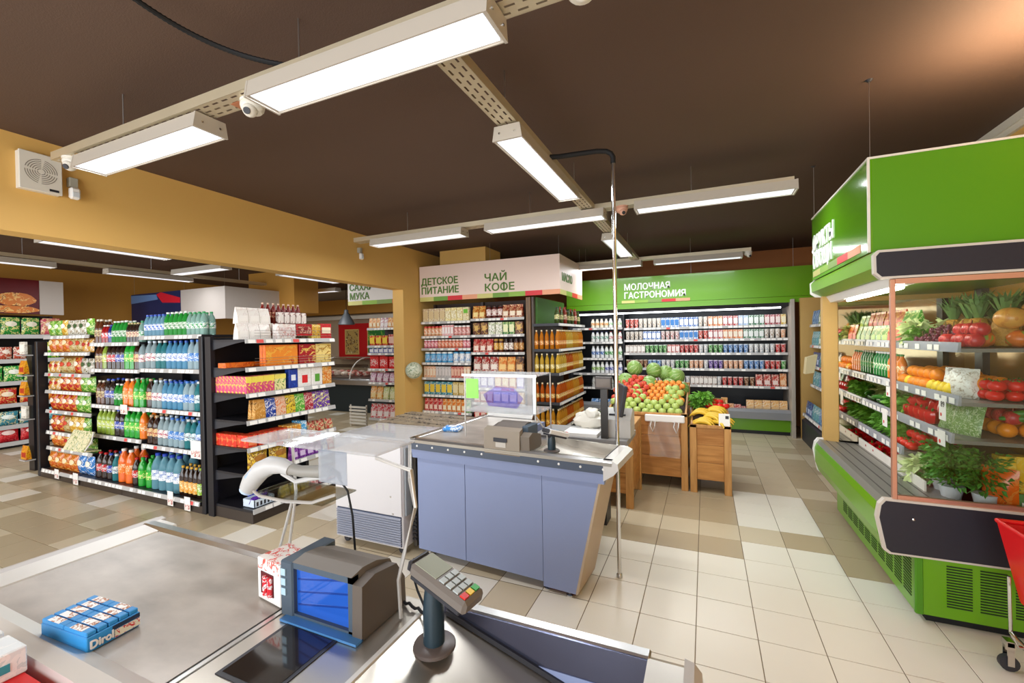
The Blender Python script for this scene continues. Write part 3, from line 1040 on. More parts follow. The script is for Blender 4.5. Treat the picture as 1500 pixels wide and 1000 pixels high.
# ---------------------------------------------------------------- chocolate end rack
C = Unit('end_shelf', 'black end rack with chocolate boxes facing the checkouts', (-3.66, 2.58, 0), R(90), 'chocolate rack')
CW = 1.02
C.part('plinth', MB().box(0, CW, 0.0, 0.55, 0.0, 0.10, 0.004), M('dark_brown_metal', '3B322C', 0.4))
C.part('back_panel', MB().box(0, CW, 0.55, 0.58, 0.0, 1.64), m_black)
for x in (0.0, CW):
    C.part('upright', MB().box(x - 0.02, x + 0.02, 0.50, 0.58, 0, 1.66), m_black)
ZC = [1.63, 1.375, 1.143, 0.90, 0.657, 0.43, 0.12]
for i, z in enumerate(ZC):
    y0 = 0.06 if z > 0.2 else 0.0
    sh = C.shelf(0.0, CW, z, y0, 0.55, seed=40 + i, tags=0.8, tagw=0.07)
    if z > 0.2:
        for x in (0.004, CW - 0.004):
            C.part('bracket', MB().prism([(y0 + 0.02, z - 0.022), (0.53, z - 0.022), (0.53, z - 0.10), (0.48, z - 0.09), (y0 + 0.12, z - 0.035)], 'x', x - 0.003, x + 0.003), m_dark)
for z in (ZC[0], ZC[1]):
    for k in (0.03, 0.055, 0.08):
        C.part('guard_wire', MB().tube([(0.1, 0.062, z + k), (CW - 0.02, 0.062, z + k)], 0.0018, 6), m_steel)
sug = pouch('white sugar bag', 0.105, 0.07, 0.15, ('F2ECE4', 'E8DCD4', 'F8F4EE'), 'F8F2EA', name='sugar_bag', cat='sugar bag')
for r in range(2):
    for k in range(3):
        C.put(sug, 0.07 + k * 0.11 + r * 0.02, 0.20 + r * 0.03, ZC[0] + r * 0.145, 'white sugar bag in the small pile at the near top corner', 'white sugar bags piled on the chocolate rack')
nap = bottle('x', 0.20, 0.026, '7A2418', ('8A2A1C', 'E8C8A0', '5A1810'), 'D8B8A0', name='syrup_bottle', cat='bottle')
for k in range(8):
    C.put(nap, 0.36 + k * 0.058, 0.30, ZC[0] + 0.16, 'dark red syrup bottle in the raised back row of chocolate rack', 'dark red syrup bottles on top of the chocolate rack')
mini = carton('x', 0.055, 0.05, 0.11, ('F0E8E0', '7A2018', 'FFFFFF'), 'E8E0D8', name='small_carton')
for k in range(5):
    C.put(mini, 0.50 + k * 0.068, 0.24, ZC[0] + 0.16, 'small white and brown carton in a raised row of five', 'five small cartons on top of the chocolate rack')
put_c = lambda sp, x, y, z, lab, **k: C.put(sp, x, y, z, lab, **k)
C.part('riser', MB().box(0.32, 0.80, 0.20, 0.42, ZC[0], ZC[0] + 0.155), PK('D8CFC4', '8A2A20', 'F0E8E0', 14))
put_c(carton('x', 0.20, 0.08, 0.145, ('F4EEEA', 'E8D8D0', 'D8B8B0'), ('E8DCD8', 'C06058', 'F4F0EC'), name='gift_box', cat='gift box'), 0.46, 0.13, ZC[0], 'white gift box on the top shelf of the chocolate rack')
put_c(carton('x', 0.19, 0.08, 0.12, ('A8141C', 'D02028', '7A0C12'), ('8A1018', 'E8C8A8', 'C02028'), name='gift_box', cat='gift box'), 0.665, 0.13, ZC[0] + 0.03, 'dark red gift box beside the white gift box')
ycart = carton('x', 0.06, 0.06, 0.15, ('E0B840', 'F4E8B0', 'A87820'), ('D8A830', '8A5A18', 'F0E0A0'), name='tall_carton')
for k in range(2):
    C.put(ycart, 0.79 + k * 0.06, 0.13, ZC[0], 'tall yellow carton beside the red gift box', 'tall yellow cartons on the chocolate rack top')
put_c(carton('x', 0.05, 0.05, 0.12, ('E8E0C8', '5A8A48', 'C8B878'), None, name='tall_carton'), 0.885, 0.13, ZC[0], 'short pale green carton next to tall yellow cartons')
dv = put_c(carton('x', 0.14, 0.06, 0.16, ('C8242A', 'A81820', 'E04038'), 'F2E2C4', name='candy_box', cat='candy box', pz=(0.35, 0.75)), 0.945, 0.12, ZC[0], 'red candy box with cream oval at the far top end')
# second shelf: gift boxes
ob = carton('x', 0.36, 0.035, 0.20, ('F07A1E', 'E86A14', 'F48A30'), ('F08C28', 'F4B040', 'C84A10'), scale=8, name='chocolate_box', cat='chocolate box', pz=(0.06, 0.94), px=0.94)
put_c(ob, 0.40, 0.11, ZC[1], 'big orange chocolate gift box standing upright')
put_c(ob, 0.40, 0.152, ZC[1], 'orange chocolate gift box directly behind the front orange one')
put_c(carton('x', 0.34, 0.10, 0.045, ('E8701C', 'C84A12', 'F08A30'), None, name='chocolate_box', cat='chocolate box'), 0.12, 0.30, ZC[1], 'flat orange box lying at the near end of its shelf')
put_c(carton('x', 0.20, 0.035, 0.20, ('B01820', '9A1018', 'C82830'), ('A81420', 'E8C060', '7A0C14'), scale=9, name='chocolate_box', cat='chocolate box', pz=(0.06, 0.94), px=0.94), 0.70, 0.11, ZC[1], 'dark red chocolate gift box beside the orange one')
put_c(carton('x', 0.205, 0.035, 0.20, ('ECC868', 'F0D888', 'D8A840'), ('F0D684', 'B88830', 'F4E4A8'), scale=9, name='chocolate_box', cat='chocolate box', pz=(0.06, 0.94), px=0.94), 0.905, 0.11, ZC[1], 'cream yellow chocolate gift box at the far end')
for xx, body, wd in ((0.42, 'Choco', 0.13), (0.69, 'Choco', 0.09), (0.92, 'Choco', 0.09)):
    pass
wf1 = carton('pink and yellow wafer pack', 0.055, 0.05, 0.155, ('D84878', 'F4D850', 'C82858'), 'F0DC58', name='wafer_pack', cat='wafer pack', pz=(0.62, 0.98), px=1.0)
wf2 = carton('floral yellow wafer pack', 0.06, 0.05, 0.155, ('E8E0A0', '5A9A38', 'D84868'), 'F0E068', name='wafer_pack', cat='wafer pack', pz=(0.7, 0.98), px=1.0)
nv = carton('navy biscuit carton', 0.10, 0.06, 0.19, ('1E3A98', '2A50B8', '16286A'), 'E8ECF4', name='biscuit_carton', pz=(0.4, 0.7), px=0.5)
wa = carton('white candy carton with red apple', 0.16, 0.06, 0.20, ('F2EEE8', 'E8E0D8', 'F8F4F0'), 'D8282C', name='candy_box', cat='candy box', pz=(0.2, 0.6), px=0.42)
wg = carton('white candy carton with green apple', 0.14, 0.06, 0.20, ('F2EEE8', 'E8E0D8', 'F8F4F0'), '5AA038', name='candy_box', cat='candy box', pz=(0.2, 0.6), px=0.45)
og = carton('orange floral candy carton', 0.12, 0.06, 0.19, ('E08A2A', 'F0D080', 'A84818'), ('D87820', 'F4E0A8', '8A3A18'), name='candy_box', cat='candy box')
C.fill(0.02, 0.46, ZC[2], 0.07, [(wf1, 5), (wf2, 3)], 'third', rows=2)
for k in range(7):
    C.put(wf1, 0.048, 0.20 + k * 0.052, ZC[2], 'pink and yellow wafer pack in the row along the open rack end', 'wafer packs along the near end of the chocolate rack')
C.fill(0.46, CW - 0.02, ZC[2], 0.07, [(nv, 1), (wa, 1), (wg, 1), (og, 1)], 'third')
bars = [('tan chocolate pack', ('C88A3A', 'E8B870', '8A5A20')), ('navy chocolate pack', ('20409A', 'E8E8F0', '16307A')), ('peach chocolate pack', ('E8C0A0', 'E07028', 'F4E0D0')), ('yellow nut chocolate pack', ('E8C838', '6A3A1A', 'F4E8A0')), ('green chocolate pack', ('58A838', 'D8E8A0', '2A6A20')), ('crimson chocolate pack', ('B0283A', 'F0C8C0', '7A1424')), ('violet chocolate pack', ('6A3AA0', 'E8E060', 'F4F0F8')), ('scarlet chocolate pack', ('C82820', 'F08A70', '8A1812')), ('lime fruit chocolate pack', ('B8C858', '9A5028', 'F0F0D0'))]
bsp = [pouch(d, 0.105, 0.05, 0.175, c, None, 30, name='chocolate_pack', cat='chocolate pack') for d, c in bars]
C.fill(0.10, CW - 0.01, ZC[3], 0.07, [(bsp[0], 1), (bsp[1], 1), (bsp[2], 1), (bsp[3], 1), (bsp[4], 1), (bsp[5], 1), (bsp[6], 2), (bsp[7], 1)], 'fourth', rows=2)
rp = carton('scarlet biscuit pack', 0.09, 0.07, 0.11, ('D8301C', 'F08048', 'A81C10'), 'F0885A', name='biscuit_pack', cat='biscuit pack')
op = carton('orange biscuit pack', 0.045, 0.07, 0.12, ('E09028', 'F4D080', 'A85A18'), None, name='biscuit_pack', cat='biscuit pack')
bp_ = carton('sky blue biscuit pack', 0.06, 0.07, 0.14, ('38A0D8', 'E8F4F8', '2070B0'), None, name='biscuit_pack', cat='biscuit pack')
mx = pouch('mixed red and cream candy bag', 0.10, 0.07, 0.10, ('B83028', 'E8D0A0', '3A6A30'), None, 40, name='candy_bag', cat='candy bag')
for k in range(4):
    C.put(rp, 0.06, 0.26 + k * 0.075, ZC[4] - 0.0, 'scarlet biscuit pack in the row along the open rack end', 'scarlet packs along the near end of the chocolate rack')
C.fill(0.02, CW - 0.01, ZC[4], 0.07, [(rp, 4), (op, 3), (bp_, 1), (mx, 3)], 'fifth', rows=2)
yb = bag('golden cocoa bag', 0.20, 0.19, 0.09, ('E8C040', '8A5A20', 'F4E090'), 'A8702A', name='cocoa_bag', cat='cocoa bag')
pb = pouch('violet chocolate bar pack', 0.09, 0.05, 0.15, ('6A2A88', 'B868C8', '4A1868'), 'E0C8E8', name='chocolate_pack', cat='chocolate pack')
bb = pouch('blue chocolate bar pack', 0.08, 0.05, 0.13, ('3068C0', 'E8E8F0', '204890'), 'F0F0F4', name='chocolate_pack', cat='chocolate pack')
rr_ = pouch('red chocolate bar pack', 0.08, 0.05, 0.12, ('D04040', 'F4D8D0', 'A02028'), 'F8E8E0', name='chocolate_pack', cat='chocolate pack')
C.fill(0.04, CW - 0.01, ZC[5], 0.07, [(yb, 2), (pb, 4), (bb, 1), (rr_, 1)], 'sixth')
t = thing('candy_basket', 'pale blue slotted basket of violet candy on the rack base', 'basket', C.mw @ Vector((0.14, 0.03, ZC[6])), R(90))
for nm, q in (('side_panel', (-0.10, 0.10, 0.0, 0.006, 0, 0.07)), ('side_panel', (-0.10, 0.10, 0.15, 0.156, 0, 0.07)), ('end_panel', (-0.10, -0.094, 0.0, 0.156, 0, 0.07)), ('end_panel', (0.094, 0.10, 0.0, 0.156, 0, 0.07)), ('bottom', (-0.10, 0.10, 0, 0.156, 0, 0.005))):
    part(nm, MB().box(*q), M('pale_blue_plastic', 'D5E2EE', 0.4), t, world=False)
for k in range(5):
    part('slot', MB().box(-0.08 + k * 0.036, -0.062 + k * 0.036, -0.002, 0.0, 0.015, 0.05), m_dark, t, world=False)
cn = bag('x', 0.09, 0.07, 0.05, ('5A2A98', '8A58C0', '3A1870'), None, name='candy_bag', cat='candy bag')
for k in range(3):
    C.put(cn, 0.08 + k * 0.06, 0.10 + 0.02 * k, ZC[6] + 0.03, 'violet candy bag lying in the pale blue basket', 'violet candies in the slotted basket', turn=0.5 * k, tilt=0.5)
put_c(bag('x', 0.10, 0.13, 0.07, ('2038C0', '3A58E0', '182888'), None, name='candy_bag', cat='candy bag'), 0.20, 0.28, ZC[6], 'bright blue candy bag behind the slotted basket')
C.fill(0.32, CW - 0.02, ZC[6], 0.04, [(pouch('yellow cookie pack', 0.09, 0.06, 0.10, ('E8C848', 'F4E8B0', '3A58A0'), None, 34, name='cookie_pack', cat='cookie pack'), 3), (pouch('pink cookie pack', 0.09, 0.06, 0.09, ('C87878', 'F0D8D0', '8A3A48'), None, 34, name='cookie_pack', cat='cookie pack'), 2), (pouch('red cookie pack', 0.09, 0.06, 0.11, ('C82828', 'F0D0C0', '8A1418'), None, 34, name='cookie_pack', cat='cookie pack'), 1)], 'bottom')

# ---------------------------------------------------------------- tea, coffee and baby-food shelves
m_brown = M('brown_shelf_metal', '4A3A30', 0.4)
T = Unit('wall_shelf', 'tall shelf unit of baby food, tea and coffee under the pink sign', (-4.30, 6.0, 0), 0, 'baby food shelves')
T0, T1, T2 = 0.02, 0.95, 1.86
T.part('plinth', MB().box(0, T2, 0.02, 0.5, 0, 0.10), m_brown)
T.part('back_panel', MB().box(0, T2, 0.46, 0.49, 0.1, 2.2), M('shelf_back_brown', '40302A', 0.6))
for x in (T0, T1, T2):
    T.part('upright', MB().box(x - 0.018, x + 0.018, 0.40, 0.47, 0, 2.2), m_brown)
T.part('end_panel', MB().box(1.885, 1.955, 0.0, 0.50, 0, 2.2, 0.004), WOOD('walnut_strip', '8A6A4A', '5E4630', (8, 8, 0.6)))
ZTL = [1.886, 1.654, 1.455, 1.222, 0.978, 0.701, 0.434, 0.14]
ZTR = [1.908, 1.657, 1.386, 1.093, 0.84, 0.611, 0.35, 0.14]
for i, z in enumerate(ZTL):
    T.shelf(T0, T1, z, 0.0, 0.46, m_brown, seed=60 + i, tags=0.7)
for i, z in enumerate(ZTR):
    T.shelf(T1, T2, z, 0.0, 0.46, m_brown, seed=70 + i, tags=0.7)
tl = [
    [carton('cream cereal carton with green badge', 0.11, 0.06, 0.24, ('E8DCB0', 'C8B070', 'F4ECD0'), '6AB828', pz=(0.55, 0.85), px=0.7), carton('pale yellow cereal carton', 0.10, 0.06, 0.23, ('F0E4A8', 'D8B858', 'F8F0D0'), ('F4ECC8', 'B89838', 'E8D890')), carton('beige porridge carton', 0.10, 0.06, 0.22, ('E4D4B0', 'B88A58', 'F4ECD8'), 'D8C090')],
    [jar('pink baby food jar', 0.034, 0.10, 'D88A80', ('F0C8C0', 'C85A58', 'F8ECE8'), 'F4F0EC'), jar('apricot baby food jar', 0.034, 0.10, 'E0A070', ('F4DCC0', 'E07A38', 'F8F4E8'), 'D83A30'), carton('small pink juice box', 0.05, 0.04, 0.13, ('E8A0A0', 'F8E8E4', 'C84850'), 'F8ECE8')],
    [jar('coral fruit puree jar', 0.032, 0.09, 'D06848', ('E88A68', 'F4D8C0', 'B83A28'), 'F0E0D4'), jar('rose fruit puree jar', 0.032, 0.09, 'C86070', ('E89098', 'F8E0E0', 'A83848'), 'F4E8E8')],
    [jar('sky blue formula tin', 0.05, 0.14, '58A8D8', ('68B0E0', 'F0F4F8', '2868A8'), 'F0F0EC', name='tin', cat='tin'), carton('grey blue formula carton', 0.10, 0.06, 0.17, ('A8C0D0', 'E8F0F4', '5A88B0'), 'E8F0F4'), jar('white formula tin with blue band', 0.05, 0.14, 'E8ECEE', ('F0F0F0', '3A88C8', 'B0D0E8'), '58A0D0', name='tin', cat='tin')],
    [carton('peach juice box', 0.055, 0.045, 0.15, ('E8A878', 'F8E8D8', 'D86838'), 'F4E0C8'), carton('red juice box', 0.055, 0.045, 0.15, ('B83830', 'F0C8B8', '7A1C1C'), 'E8B8A0'), carton('grey juice box', 0.055, 0.045, 0.15, ('B8B0AC', 'E8E4E0', '88706A'), 'D8D0CC')],
    [carton('teal biscuit carton', 0.10, 0.06, 0.17, ('3A8A98', 'D8E8E8', '1E5A68'), 'E8C848'), carton('ochre biscuit carton', 0.10, 0.06, 0.16, ('C8A858', 'F0E0B0', '8A6A30'), 'E8D8A8')],
    [pouch('green puree pouch', 0.08, 0.05, 0.16, ('4A9A40', 'D8E8A8', '28682A'), 'E8F0C8'), pouch('blue puree pouch', 0.08, 0.05, 0.17, ('2A60B0', 'B8D0F0', '183A78'), 'E8F0F8'), pouch('orange puree pouch', 0.08, 0.05, 0.16, ('E07A28', 'F4D8A0', 'B84818'), 'F8E8C8'), pouch('red puree pouch', 0.08, 0.05, 0.16, ('C02830', 'F0B8A8', '781418'), 'F4D8C8')],
    [carton('lilac cereal carton', 0.12, 0.06, 0.2, ('8A70B0', 'E0D8F0', '5A4080'), 'F0E8F4')],
]
for i, sp in enumerate(tl):
    T.auto(T0 + 0.03, T1 - 0.03, ZTL[i], 0.0, sp, ORD[i], 300 + i, run=(3, 5), gapz=(ZTL[i - 1] if i else 2.17) - ZTL[i] - 0.025)
cf = lambda d, c, p, w=0.105, h=0.19: pouch(d, w, 0.07, h, c, p, 30, name='coffee_pouch', cat='coffee pouch')
tr = [
    [cf('amber coffee pouch', ('B8601C', 'F0C870', '6A2A10'), 'F0D890', h=0.22), cf('red brown coffee pouch', ('8A2A18', 'E8B888', '4A140C'), 'F0E0C8', h=0.21), jar('black lidded coffee jar', 0.045, 0.17, '4A2012', ('8A3A1C', 'E8C890', '2A100A'), '1E1A1A'), jar('tall coffee jar with pale label', 0.045, 0.19, '5A1C14', ('E8D8D0', 'A83028', '5A1814'), '38201A')],
    [carton('green tea carton', 0.09, 0.06, 0.14, ('2E7A38', 'C8D888', '184A20'), 'E8E8B8'), carton('white herbal tea carton', 0.11, 0.06, 0.16, ('E8E4D4', '88A858', 'C8B888'), ('F0ECE0', '6A8A48', 'D8C8A0')), carton('brown tea carton with gold ring', 0.12, 0.06, 0.17, ('5A2A18', 'D8A850', '3A180E'), 'D8B060', pz=(0.35, 0.75), px=0.5)],
    [jar('brown instant coffee jar', 0.038, 0.17, '4A2010', ('B87838', 'F0D8A0', '6A2A14'), '2A1A14'), cf('crimson coffee pouch', ('B01C20', 'F0B8A0', '6A0E12'), 'F4E0D0'), jar('gold labelled coffee jar', 0.038, 0.17, '5A2814', ('D8A040', 'F4E4B0', '8A4A18'), 'B88A38'), jar('dark coffee jar with white label', 0.038, 0.16, '301410', ('F0E8DC', '8A2A1C', 'C8A888'), '241612')],
    [cf('dark roast coffee pouch', ('3A1A10', 'C88A48', '1E0C08'), 'D8B078', w=0.12), cf('orange coffee pouch', ('D8742A', 'F4C878', '8A3A12'), 'F0C880', w=0.13, h=0.22), cf('red ring coffee pouch', ('A02018', 'F0E0D0', '5A100E'), 'F0E4D8', w=0.13)],
    [carton('violet tea carton', 0.11, 0.06, 0.14, ('6A58B0', 'D8D0F0', '3A2A78'), 'E8E4F4'), carton('scarlet tea carton', 0.11, 0.06, 0.14, ('B8281C', 'F0C890', '6A120E'), 'F0D8A8')],
    [carton('red cocoa carton', 0.10, 0.06, 0.15, ('A82820', 'E8C0A0', '5A1410'), 'F0E0C8'), carton('golden cocoa carton', 0.10, 0.06, 0.15, ('D8A038', 'F4E8B8', '8A5A18'), 'F4E8C0'), carton('cornflower cereal carton', 0.12, 0.06, 0.17, ('5878C8', 'E0E8F8', '2A489A'), 'F0F0F8')],
    [pouch('cherry red sweets pouch', 0.10, 0.06, 0.15, ('C81C24', 'F0B0A0', '7A0E14'), 'F0D0C0'), pouch('lemon sweets pouch', 0.10, 0.06, 0.15, ('E0C038', 'F8F0B8', 'A88018'), 'F8F0D0'), pouch('olive sweets pouch', 0.10, 0.06, 0.14, ('7A8A38', 'E0E0A8', '4A5A20'), 'F0F0D0')],
    [carton('mustard biscuit carton', 0.12, 0.06, 0.16, ('C89A38', 'F0E0A8', '7A5A18'), 'F0E4B8')],
]
for i, sp in enumerate(tr):
    T.auto(T1 + 0.03, T2 - 0.03, ZTR[i], 0.0, sp, ORD[i], 330 + i, run=(2, 3), phrase='tea and coffee shelves', gapz=(ZTR[i - 1] if i else 2.17) - ZTR[i] - 0.025)

# ---------------------------------------------------------------- sunflower-oil rack
O = Unit('oil_rack', 'dark corner rack filled with golden sunflower oil bottles', (-2.33, 6.0, 0), 0, 'oil rack')
OW, OD = 0.42, 1.45
O.part('plinth', MB().box(0, OW, 0.02, OD, 0, 0.10), m_brown)
O.part('core_panel', MB().box(0.0, 0.03, 0.02, OD, 0.1, 2.2), m_brown)
O.part('back_board', MB().box(0.03, 0.06, 0.10, OD, 1.80, 2.2), M('dark_green_board', '3E6A22', 0.5))
oil = lambda d, c, lab: bottle(d, 0.28, 0.032, c, lab, 'E8D8B0', clear=0.30, name='oil_bottle', cat='oil bottle', lz=(0.22, 0.44), belly=0.06)
oA = oil('amber orange oil bottle', 'CC7A1C', ('C8702C', 'F0D090', 'A83810'))
oB = oil('pale golden oil bottle', 'D2A93C', ('C8B060', 'F4E8B8', '9A8A28'))
oC = oil('deep orange oil bottle', 'C05A18', ('C88A38', 'F0E0A0', '7A2A10'))
oD = oil('golden oil bottle with dark label', 'CC8E28', ('B86A1C', 'F4D870', '6A3A10'))
ol = bottle('dark green olive oil bottle', 0.24, 0.028, '3A4A18', ('E8DCA0', '4A6A20', 'B89838'), '1E1E18', name='oil_bottle', cat='oil bottle')
ov = bottle('tall red vinegar bottle', 0.26, 0.028, '8A2A18', ('E8D8B8', 'A83018', '5A7A30'), 'B02818', name='oil_bottle', cat='oil bottle')
ZO = [1.80, 1.43, 1.085, 0.66, 0.28]
OSP = [None, oA, oB, oC, oD]
for i, z in enumerate(ZO):
    sh = O.shelf(0.02, OW, z, 0.0, OD, m_brown, seed=90 + i, tags=0.0, ledge=False)
    part('price_rail', MB().box(0.02, OW, -0.01, 0.0, z - 0.036, z + 0.003), m_dark, sh, world=False)
    part('price_rail', MB().box(OW, OW + 0.01, -0.01, OD, z - 0.036, z + 0.003), m_rail, sh, world=False)
    rnd = random.Random(i)
    y = 0.03
    while y < OD - 0.08:
        if rnd.random() < 0.85:
            obj('price_tag', tagme('w', 0.06), None, sh, (OW + 0.0115, y, z - 0.034), (0, 0, R(90)))
        y += 0.075
    if i == 0:
        continue
    for k in range(5):
        O.put(OSP[i], 0.06 + k * 0.08, 0.045, z, '%s in the front row, %s shelf of the oil rack' % (OSP[i].desc, ORD[i]), '%ss on the front, %s shelf of the oil rack' % (OSP[i].desc, ORD[i]))
    alt = {1: [oA, oB, oD], 2: [oB, oC, oD], 3: [oC, oA, oD], 4: [oD, oC]}[i]
    for k in range(15):
        s_ = alt[(k // 4) % len(alt)]
        O.put(s_, OW - 0.045, 0.13 + k * 0.089, z, '%s along the aisle side, %s shelf of the oil rack' % (s_.desc, ORD[i]), '%ss on the aisle side, %s shelf of the oil rack' % (s_.desc, ORD[i]))
for k in range(14):
    s_ = ol if (k // 3) % 2 == 0 else ov
    O.put(s_, OW - 0.05 - (k % 2) * 0.05, 0.10 + k * 0.095, ZO[0], '%s on the top shelf of the oil rack' % s_.desc, '%ss on top of the oil rack' % s_.desc)

# ---------------------------------------------------------------- sugar and flour shelves beyond the column
S = Unit('wall_shelf', 'shelf unit of sugar and flour seen left of the ochre column', (-5.42, 6.0, 0), 0, 'sugar shelves')
S.part('plinth', MB().box(0, 0.9, 0.02, 0.5, 0, 0.10), m_black)
S.part('back_panel', MB().box(0, 0.9, 0.46, 0.49, 0, 1.9), m_black)
for x in (0.3, 0.9):
    S.part('upright', MB().box(x - 0.03, x + 0.03, 0.40, 0.47, 0, 2.25), m_dark)
ZSG = [1.815, 1.509, 1.38, 1.109, 0.873, 0.577, 0.246]
sg = [[pouch('orange spice packet', 0.08, 0.05, 0.15, ('D88A38', 'F4D8A0', '8A4A20'), 'F0E0C0'), pouch('white and red spice packet', 0.08, 0.05, 0.15, ('E8E0DC', 'B83048', '5A6A98'), 'F0E8E8')],
      [carton('red and yellow sugar carton', 0.12, 0.06, 0.11, ('C82028', 'F0C838', '8A1018'), 'F0D048'), carton('red tea sugar carton', 0.12, 0.06, 0.12, ('A8141C', 'E8A898', '780C12'), 'E8C0B0')],
      [carton('blue and white salt carton', 0.10, 0.06, 0.10, ('3048A8', 'F0F0F4', '1E2E78'), 'F0F0F8')],
      [carton('scarlet flour carton', 0.18, 0.08, 0.25, ('D81C20', 'E83A38', 'A81014'), ('E04048', 'F8E8E4', 'C01820'), scale=14)],
      [pouch('mauve flour bag', 0.12, 0.08, 0.20, ('A85878', 'E8D0D8', '6A3850'), 'E8D8E0', name='flour_bag', cat='flour bag')],
      [pouch('green and cream grain bag', 0.12, 0.08, 0.22, ('B8C070', 'F0E8C8', '6A8A38'), 'E8E4B8', name='grain_bag', cat='grain bag'), pouch('orange grain bag', 0.12, 0.08, 0.22, ('E09838', 'F4E0B0', 'A86020'), 'F0D8A0', name='grain_bag', cat='grain bag')],
      [pouch('red and white flour bag', 0.13, 0.08, 0.24, ('D04048', 'F4ECE8', 'A82028'), 'F4E8E4', name='flour_bag', cat='flour bag')]]
for i, z in enumerate(ZSG):
    S.shelf(0.0, 0.88, z, 0.0, 0.46, m_black, seed=110 + i, tags=0.5)
    S.auto(0.03, 0.86, z, 0.0, sg[i], ORD[i], 360 + i, run=(2, 3), gapz=(ZSG[i - 1] if i else 2.05) - z - 0.03)
S.shelf(0, 0.88, 0.0 + 0.12, -0.02, 0.46, m_black, seed=119, tags=0.4)

# ---------------------------------------------------------------- hanging category signs
m_pink = M('pale_pink_board', 'ECD3C6', 0.45)
m_ltr = M('olive_green_letters', '557A22', 0.5)
m_wl = M('white_letters', 'F6F6F2', 0.45)
STR = [M('stripe_%s' % c, c, 0.4) for c in ('8CB43C', '6E9A34', 'D8242C', 'E8A078', 'CFC878', '8CB43C', '7E9A4A')]


def stripe(parent, x0, x1, y0, y1, z0, z1, n, order, world=True):
    for k in range(n):
        a, b = x0 + (x1 - x0) * k / n, x0 + (x1 - x0) * (k + 1) / n
        part('colour_block', MB().box(a, b, y0, y1, z0, z1), STR[order[k % len(order)]], parent, world=world)


t = thing('category_sign', 'pale pink corner sign reading baby food, tea and coffee', 'sign', (-3.15, 6.0, 2.22))
part('board', MB().box(-4.28, -1.88, 5.985, 6.0, 2.29, 2.79), m_pink, t)
part('side_board', MB().box(-1.895, -1.88, 6.0, 7.22, 2.29, 2.79), m_pink, t)
stripe(t, -4.28, -1.88, 5.985, 6.0, 2.22, 2.29, 9, [4, 1, 2, 3, 4, 1, 5, 2, 3])
sd = [4, 5, 2, 3]
for k in range(4):
    part('colour_block', MB().box(-1.895, -1.88, 6.0 + k * 0.305, 6.305 + k * 0.305, 2.22, 2.29), STR[sd[k]], t)
lettering('ДЕТСКОЕ\nПИТАНИЕ', 0.15, m_ltr, t, (-1.10, -0.018, 0.265), width=0.70, bold=0.003, line=0.98)
lettering('ЧАЙ\nКОФЕ', 0.155, m_ltr, t, (0.06, -0.018, 0.255), width=0.49, bold=0.003, line=0.98)
lettering('МАСЛО', 0.165, m_ltr, t, (1.272, 0.08, 0.20), (R(90), 0, R(90)), width=0.52, bold=0.003)
for p in ((-1.9, 6.02), (-3.0, 6.02), (-1.9, 7.15)):
    part('hanging_wire', MB().tube([(p[0], p[1], 2.79), (p[0], p[1], H)], 0.002, 5), m_steel, t)
t = thing('category_sign', 'pale hanging sign reading sugar and flour left of the column', 'sign', (-5.1, 6.0, 2.23))
part('board', MB().box(-5.83, -4.52, 5.985, 6.0, 2.30, 2.80), M('pale_grey_board', 'DDD6CE', 0.5), t)
stripe(t, -5.83, -4.52, 5.985, 6.0, 2.23, 2.30, 4, [4, 5, 6, 2])
lettering('САХАР\nМУКА', 0.16, m_ltr, t, (-0.69, -0.018, 0.255), width=0.52, bold=0.003, line=0.98)
for x in (-5.7, -4.7):
    part('hanging_wire', MB().tube([(x, 5.99, 2.8), (x, 5.99, H)], 0.002, 5), m_steel, t)
t = thing('category_sign', 'long lime green sign above the dairy case', 'sign', (-0.5, 7.9, 2.08))
part('board', MB().box(-2.35, 1.66, 7.885, 7.90, 2.17, 2.625), m_green, t)
part('lower_board', MB().box(-2.35, 1.66, 7.875, 7.90, 2.075, 2.165), m_green, t)
lettering('МОЛОЧНАЯ\nГАСТРОНОМИЯ', 0.15, m_wl, t, (-0.80, -0.02, 0.325), width=1.0, bold=0.004, line=0.98)
stripe(t, -1.34, -0.22, 7.880, 7.885, 2.175, 2.222, 5, [4, 0, 6, 2, 3])
for x in (-1.4, -0.2, 1.25):
    part('hanging_wire', MB().tube([(x, 7.89, 2.62), (x, 7.89, H)], 0.002, 5), m_steel, t)

# ---------------------------------------------------------------- dairy case
D = Unit('dairy_case', 'long open refrigerated case of dairy products under green sign', (-2.3, 7.88, 0), 0, 'dairy case', cat='refrigerated case')
DW = 3.50
m_inner = M('dark_case_lining', '23262C', 0.4)
D.part('back_panel', MB().box(0, DW, 0.75, 0.80, 0.2, 2.1), m_inner)
D.part('base', MB().box(0, DW, 0.10, 0.80, 0.0, 0.10), m_black)
D.part('kick_board', MB().box(0, DW, 0.06, 0.10, 0.06, 0.25), m_green)
D.part('front_bumper', MB().prism([(0.0, 0.25), (0.0, 0.36), (0.03, 0.40), (0.12, 0.40), (0.12, 0.25)], 'x', 0, DW), M('case_bumper_grey', '8E9092', 0.35))
D.part('deck', MB().box(0, DW, 0.10, 0.76, 0.24, 0.33), m_inner)
D.part('canopy', MB().prism([(0.10, 2.02), (0.08, 2.08), (0.80, 2.12), (0.80, 2.02)], 'x', 0, DW), m_dark)
D.part('canopy_tube', MB().tube([(0.1, 0.16, 2.01), (DW - 0.1, 0.16, 2.01)], 0.014, 8), M('case_tube_light', 'F4F6FF', 0.4, emit=9.0))
D.part('side_wall', MB().box(DW, DW + 0.05, -0.08, 0.80, 0.0, 2.12, 0.004), M('case_side_grey', 'B9AFA2', 0.4))
D.part('side_wall', MB().box(-0.05, 0.0, 0.05, 0.80, 0.0, 2.10), m_dark)
